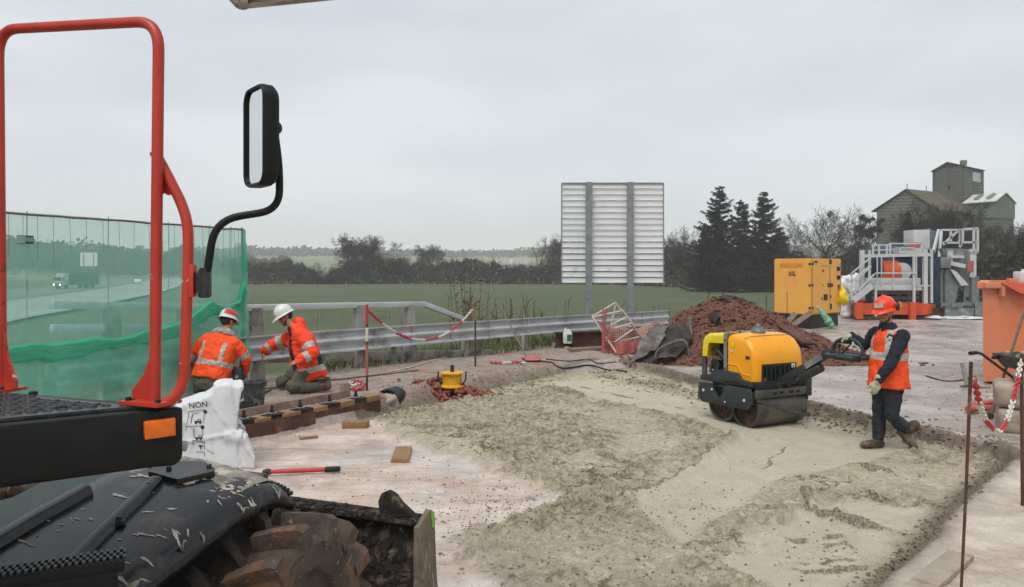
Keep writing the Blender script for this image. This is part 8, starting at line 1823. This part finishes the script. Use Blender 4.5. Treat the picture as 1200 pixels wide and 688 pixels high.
m.add(vs, fs).build('red_cover', 'helmet_red', hh, 60)
# his grey power tool
pt = thing('power_tool', 'dark grey power tool held by the crouching worker at his right side', 'tool', tuple(wR)); g0 = cp(279.5, 441, 11.45); m = MB(); m.box(g0, (.13, .12, .26), rotm(0, -3, 0), bev=.02); m.build('housing', 'roller_charcoal', pt); m = MB(); m.box(cp(279, 420, 11.45), (.06, .05, .26), rotm(0, 4, 0), bev=.012); m.build('shaft_guard', 'galv_dirty', pt); m = MB(); m.tube(fillet([cp(283, 430, 11.5), cp(287, 441, 11.62), cp(283, 451, 11.5)], .06), .016, 8); m.build('handle', 'black_rubber', pt); m = MB(); m.lathe([(.025, 0), (.025, .01), (.0, .012)], 12, tr(*(g0 + Vector((0, -.062, .0)))) @ rotm(90, 0, 0)); m.build('screw', 'galv_dirty', pt); m = MB(); m.tube([g0 - Z * .12, Vector((g0.x, g0.y, gz(g0.x, g0.y)))], .05, 12); m.build('foot', 'dark_steel', pt)

# ---- worker kneeling, facing left
zk = gz(-3.3, 11.5); DK = 11.5
kn = thing('person', 'worker kneeling upright in an open orange jacket and white hard hat, looking down left', 'person', (-3.2, DK, zk)); kf = Vector((-.90, -.42, 0)).normalized(); kr = Vector((kf.y, -kf.x, 0)); kl = -kr
def kp(px, py, D=DK): return P(px, py, D)
pel = kp(359, 431); che = kp(352, 399); nek = kp(344.5, 381.5); hc = kp(334, 371)
near = kl if kl.y < 0 else kr
hN = pel + near * .10; hF = pel - near * .10; kN = kp(343, 451, 11.22); kN.z = zk + .085; kF = kp(331, 450, 11.62); kF.z = zk + .085; aN = kp(371, 452, 11.30); aN.z = zk + .075; aF = kp(371, 452, 11.75); aF.z = zk + .075
tr_, tf_, tu_ = axes(pel, che, kf); nr2 = tr_ if tr_.dot(near) > 0 else -tr_; shN = che + nr2 * .195 + tu_ * .07; shF = che - nr2 * .195 + tu_ * .07
eN = kp(367, 414, 11.20); wN = kp(349.5, 424, 11.08); eF = kp(320, 404, 11.70); wF = kp(309.5, 412, 11.66)
B = Fig(); hfr = head(B, hc, kf + Vector((0, -.05, -.55)), (-.3, 0, 1)); B.limb([hc - Z * .04, nek - tu_ * .03], [.056, .064]); B.loft([(pel - tu_ * .08, tr_, tf_, .16, .12), (che, tr_, tf_, .18, .12), (che + tu_ * .10, tr_, tf_, .14, .09)])
for h_, k_, a_ in ((hN, kN, aN), (hF, kF, aF)): B.limb([h_, k_, a_], [.085, .06, .045])
for s_, e_2, w_ in ((shN, eN, wN), (shF, eF, wF)): B.limb([s_, e_2, w_], [.058, .044, .031])
hand(B, wN, kp(342, 426, 11.06) - wN, (0, -.5, .8), 1, .7, .95); hand(B, wF, kp(305.5, 423, 11.64) - wF, (-.8, -.4, .4), -1, .30, .95); B.done('body', 'skin', kn, .010, 2); face_extras(hfr, kn)
T = Fig(); T.loft([(pel - Z * .14, kr, kf, .19, .15), (pel, kr, kf, .20, .16), (pel + tu_ * .1, tr_, tf_, .18, .13)])
for h_, k_, a_ in ((hN, kN, aN), (hF, kF, aF)): T.limb([h_, h_.lerp(k_, .55), k_ + Z * .02, k_.lerp(a_, .5), a_], [.12, .118, .100, .085, .07])
T.done('trousers', 'khaki_cloth', kn, .014, 3, wrinkle(9, .018))
for a_ in (aN, aF):
    b_2 = Fig(); b_2.loft([(a_ - kf * .02 + Z * .0, kr, Z, .045, .05), (a_ - kf * .10 + Z * .0, kr, Z, .05, .06), (a_ - kf * .16 + Z * .01, kr, Z, .048, .075), (a_ - kf * .21 + Z * .02, kr, Z, .035, .05)], 14); b_2.limb([a_ + kf * .05, a_ - kf * .03], [.055, .052]); b_2.done('boot', 'boot', kn, .012, 1)
Sh = Fig(); Sh.loft([(pel + tf_ * .06, tr_, tf_, .16, .13), (che - tu_ * .1 + tf_ * .05, tr_, tf_, .165, .13), (che + tu_ * .06 + tf_ * .03, tr_, tf_, .15, .11), (nek + tf_ * .02, tr_, tf_, .085, .075)]); Sh.done('sweater', 'navy_cloth', kn, .014, 3, wrinkle(10, .016))
Jk = Fig(); back = -tf_
Jk.loft([(pel - tu_ * .16 + back * .10, tr_, tf_, .255, .175), (pel - tu_ * .02 + back * .06, tr_, tf_, .262, .185), (che - tu_ * .14 + back * .045, tr_, tf_, .26, .178), (che + tu_ * .02 + back * .03, tr_, tf_, .262, .168), (che + tu_ * .12 + back * .01, tr_, tf_, .21, .132), (nek + tu_ * .01 + back * .02, tr_, tf_, .115, .10)])
Jk.loft([(pel - tu_ * .19 + nr2 * .19 + back * .06, tf_, nr2, .16, .035), (pel + tu_ * .05 + nr2 * .20 + back * .0, tf_, nr2, .16, .04), (che + nr2 * .18 + tf_ * .02, tf_, nr2, .15, .05)])
Jk.loft([(pel - tu_ * .02 - nr2 * .19 + tf_ * .10, tf_, nr2, .08, .03), (che - nr2 * .19 + tf_ * .08, tf_, nr2, .09, .04)])
for s_, e_2, w_ in ((shN, eN, wN), (shF, eF, wF)): Jk.limb([s_, s_.lerp(e_2, .5), e_2, e_2.lerp(w_, .5), e_2.lerp(w_, .88)], [.110, .104, .092, .085, .076])
Jk.limb([nek - tu_ * .06 + back * .10 - nr2 * .08, nek - tu_ * .0 + back * .10, nek - tu_ * .06 + back * .10 + nr2 * .08], [.055, .075, .055])
Jk.limb([nek + tu_ * .05 + back * .06, nek + tu_ * .02 + back * .09 + nr2 * .05], [.06, .06])
L_t = (che - pel).length
def kpick(c):
    for s_, e_2, w_ in ((shN, eN, wN), (shF, eF, wF)):
        t_, d_ = seg_t(c, s_, e_2); t2, d2 = seg_t(c, e_2, w_)
        if d2 < .112 and t2 > .05: return 1 if .32 < t2 < .62 else 0
        if d_ < .128 and t_ > .35: return 1 if .55 < t_ < .80 else 0
    o = c - pel; h = o.dot(tu_) / L_t
    if -.18 < h < .02: return 1
    if .02 <= h < .40 and o.dot(back) > .14: return 2
    return 0
Jk.done('jacket', ['hivis_red', 'reflective', 'navy_cloth'], kn, .014, 3, wrinkle(8, .022), kpick)
helmet(hfr, kn, 'helmet_white', peak=.06)
m = MB(); m.ball(hfr @ Vector((0, -.035, .005)), .093, 3, 0, (.84, .9, .9), hfr.to_3x3().to_4x4()); m.build('hair', 'beard', kn, 180)
# ------------------------------------------------------------------ haze over everything
bm = bmesh.new(); bmesh.ops.create_cube(bm, size=1); bmesh.ops.scale(bm, vec=(7000, 7000, 112), verts=bm.verts); me = bpy.data.meshes.new('haze'); bm.to_mesh(me); bm.free()
hz = bpy.data.objects.new('haze', me); COL.objects.link(hz); hz.location = (0, 0, 45); tag(hz, kind='stuff')
hm = bpy.data.materials.new('haze_air'); hm.use_nodes = True; nt = hm.node_tree; nt.nodes.clear(); ho = nt.nodes.new('ShaderNodeOutputMaterial'); pv = nt.nodes.new('ShaderNodeVolumePrincipled')
pv.inputs['Color'].default_value = (1, 1, 1, 1); pv.inputs['Density'].default_value = .00055; pv.inputs['Anisotropy'].default_value = 0.0
nt.links.new(pv.outputs[0], ho.inputs['Volume']); me.materials.append(hm)
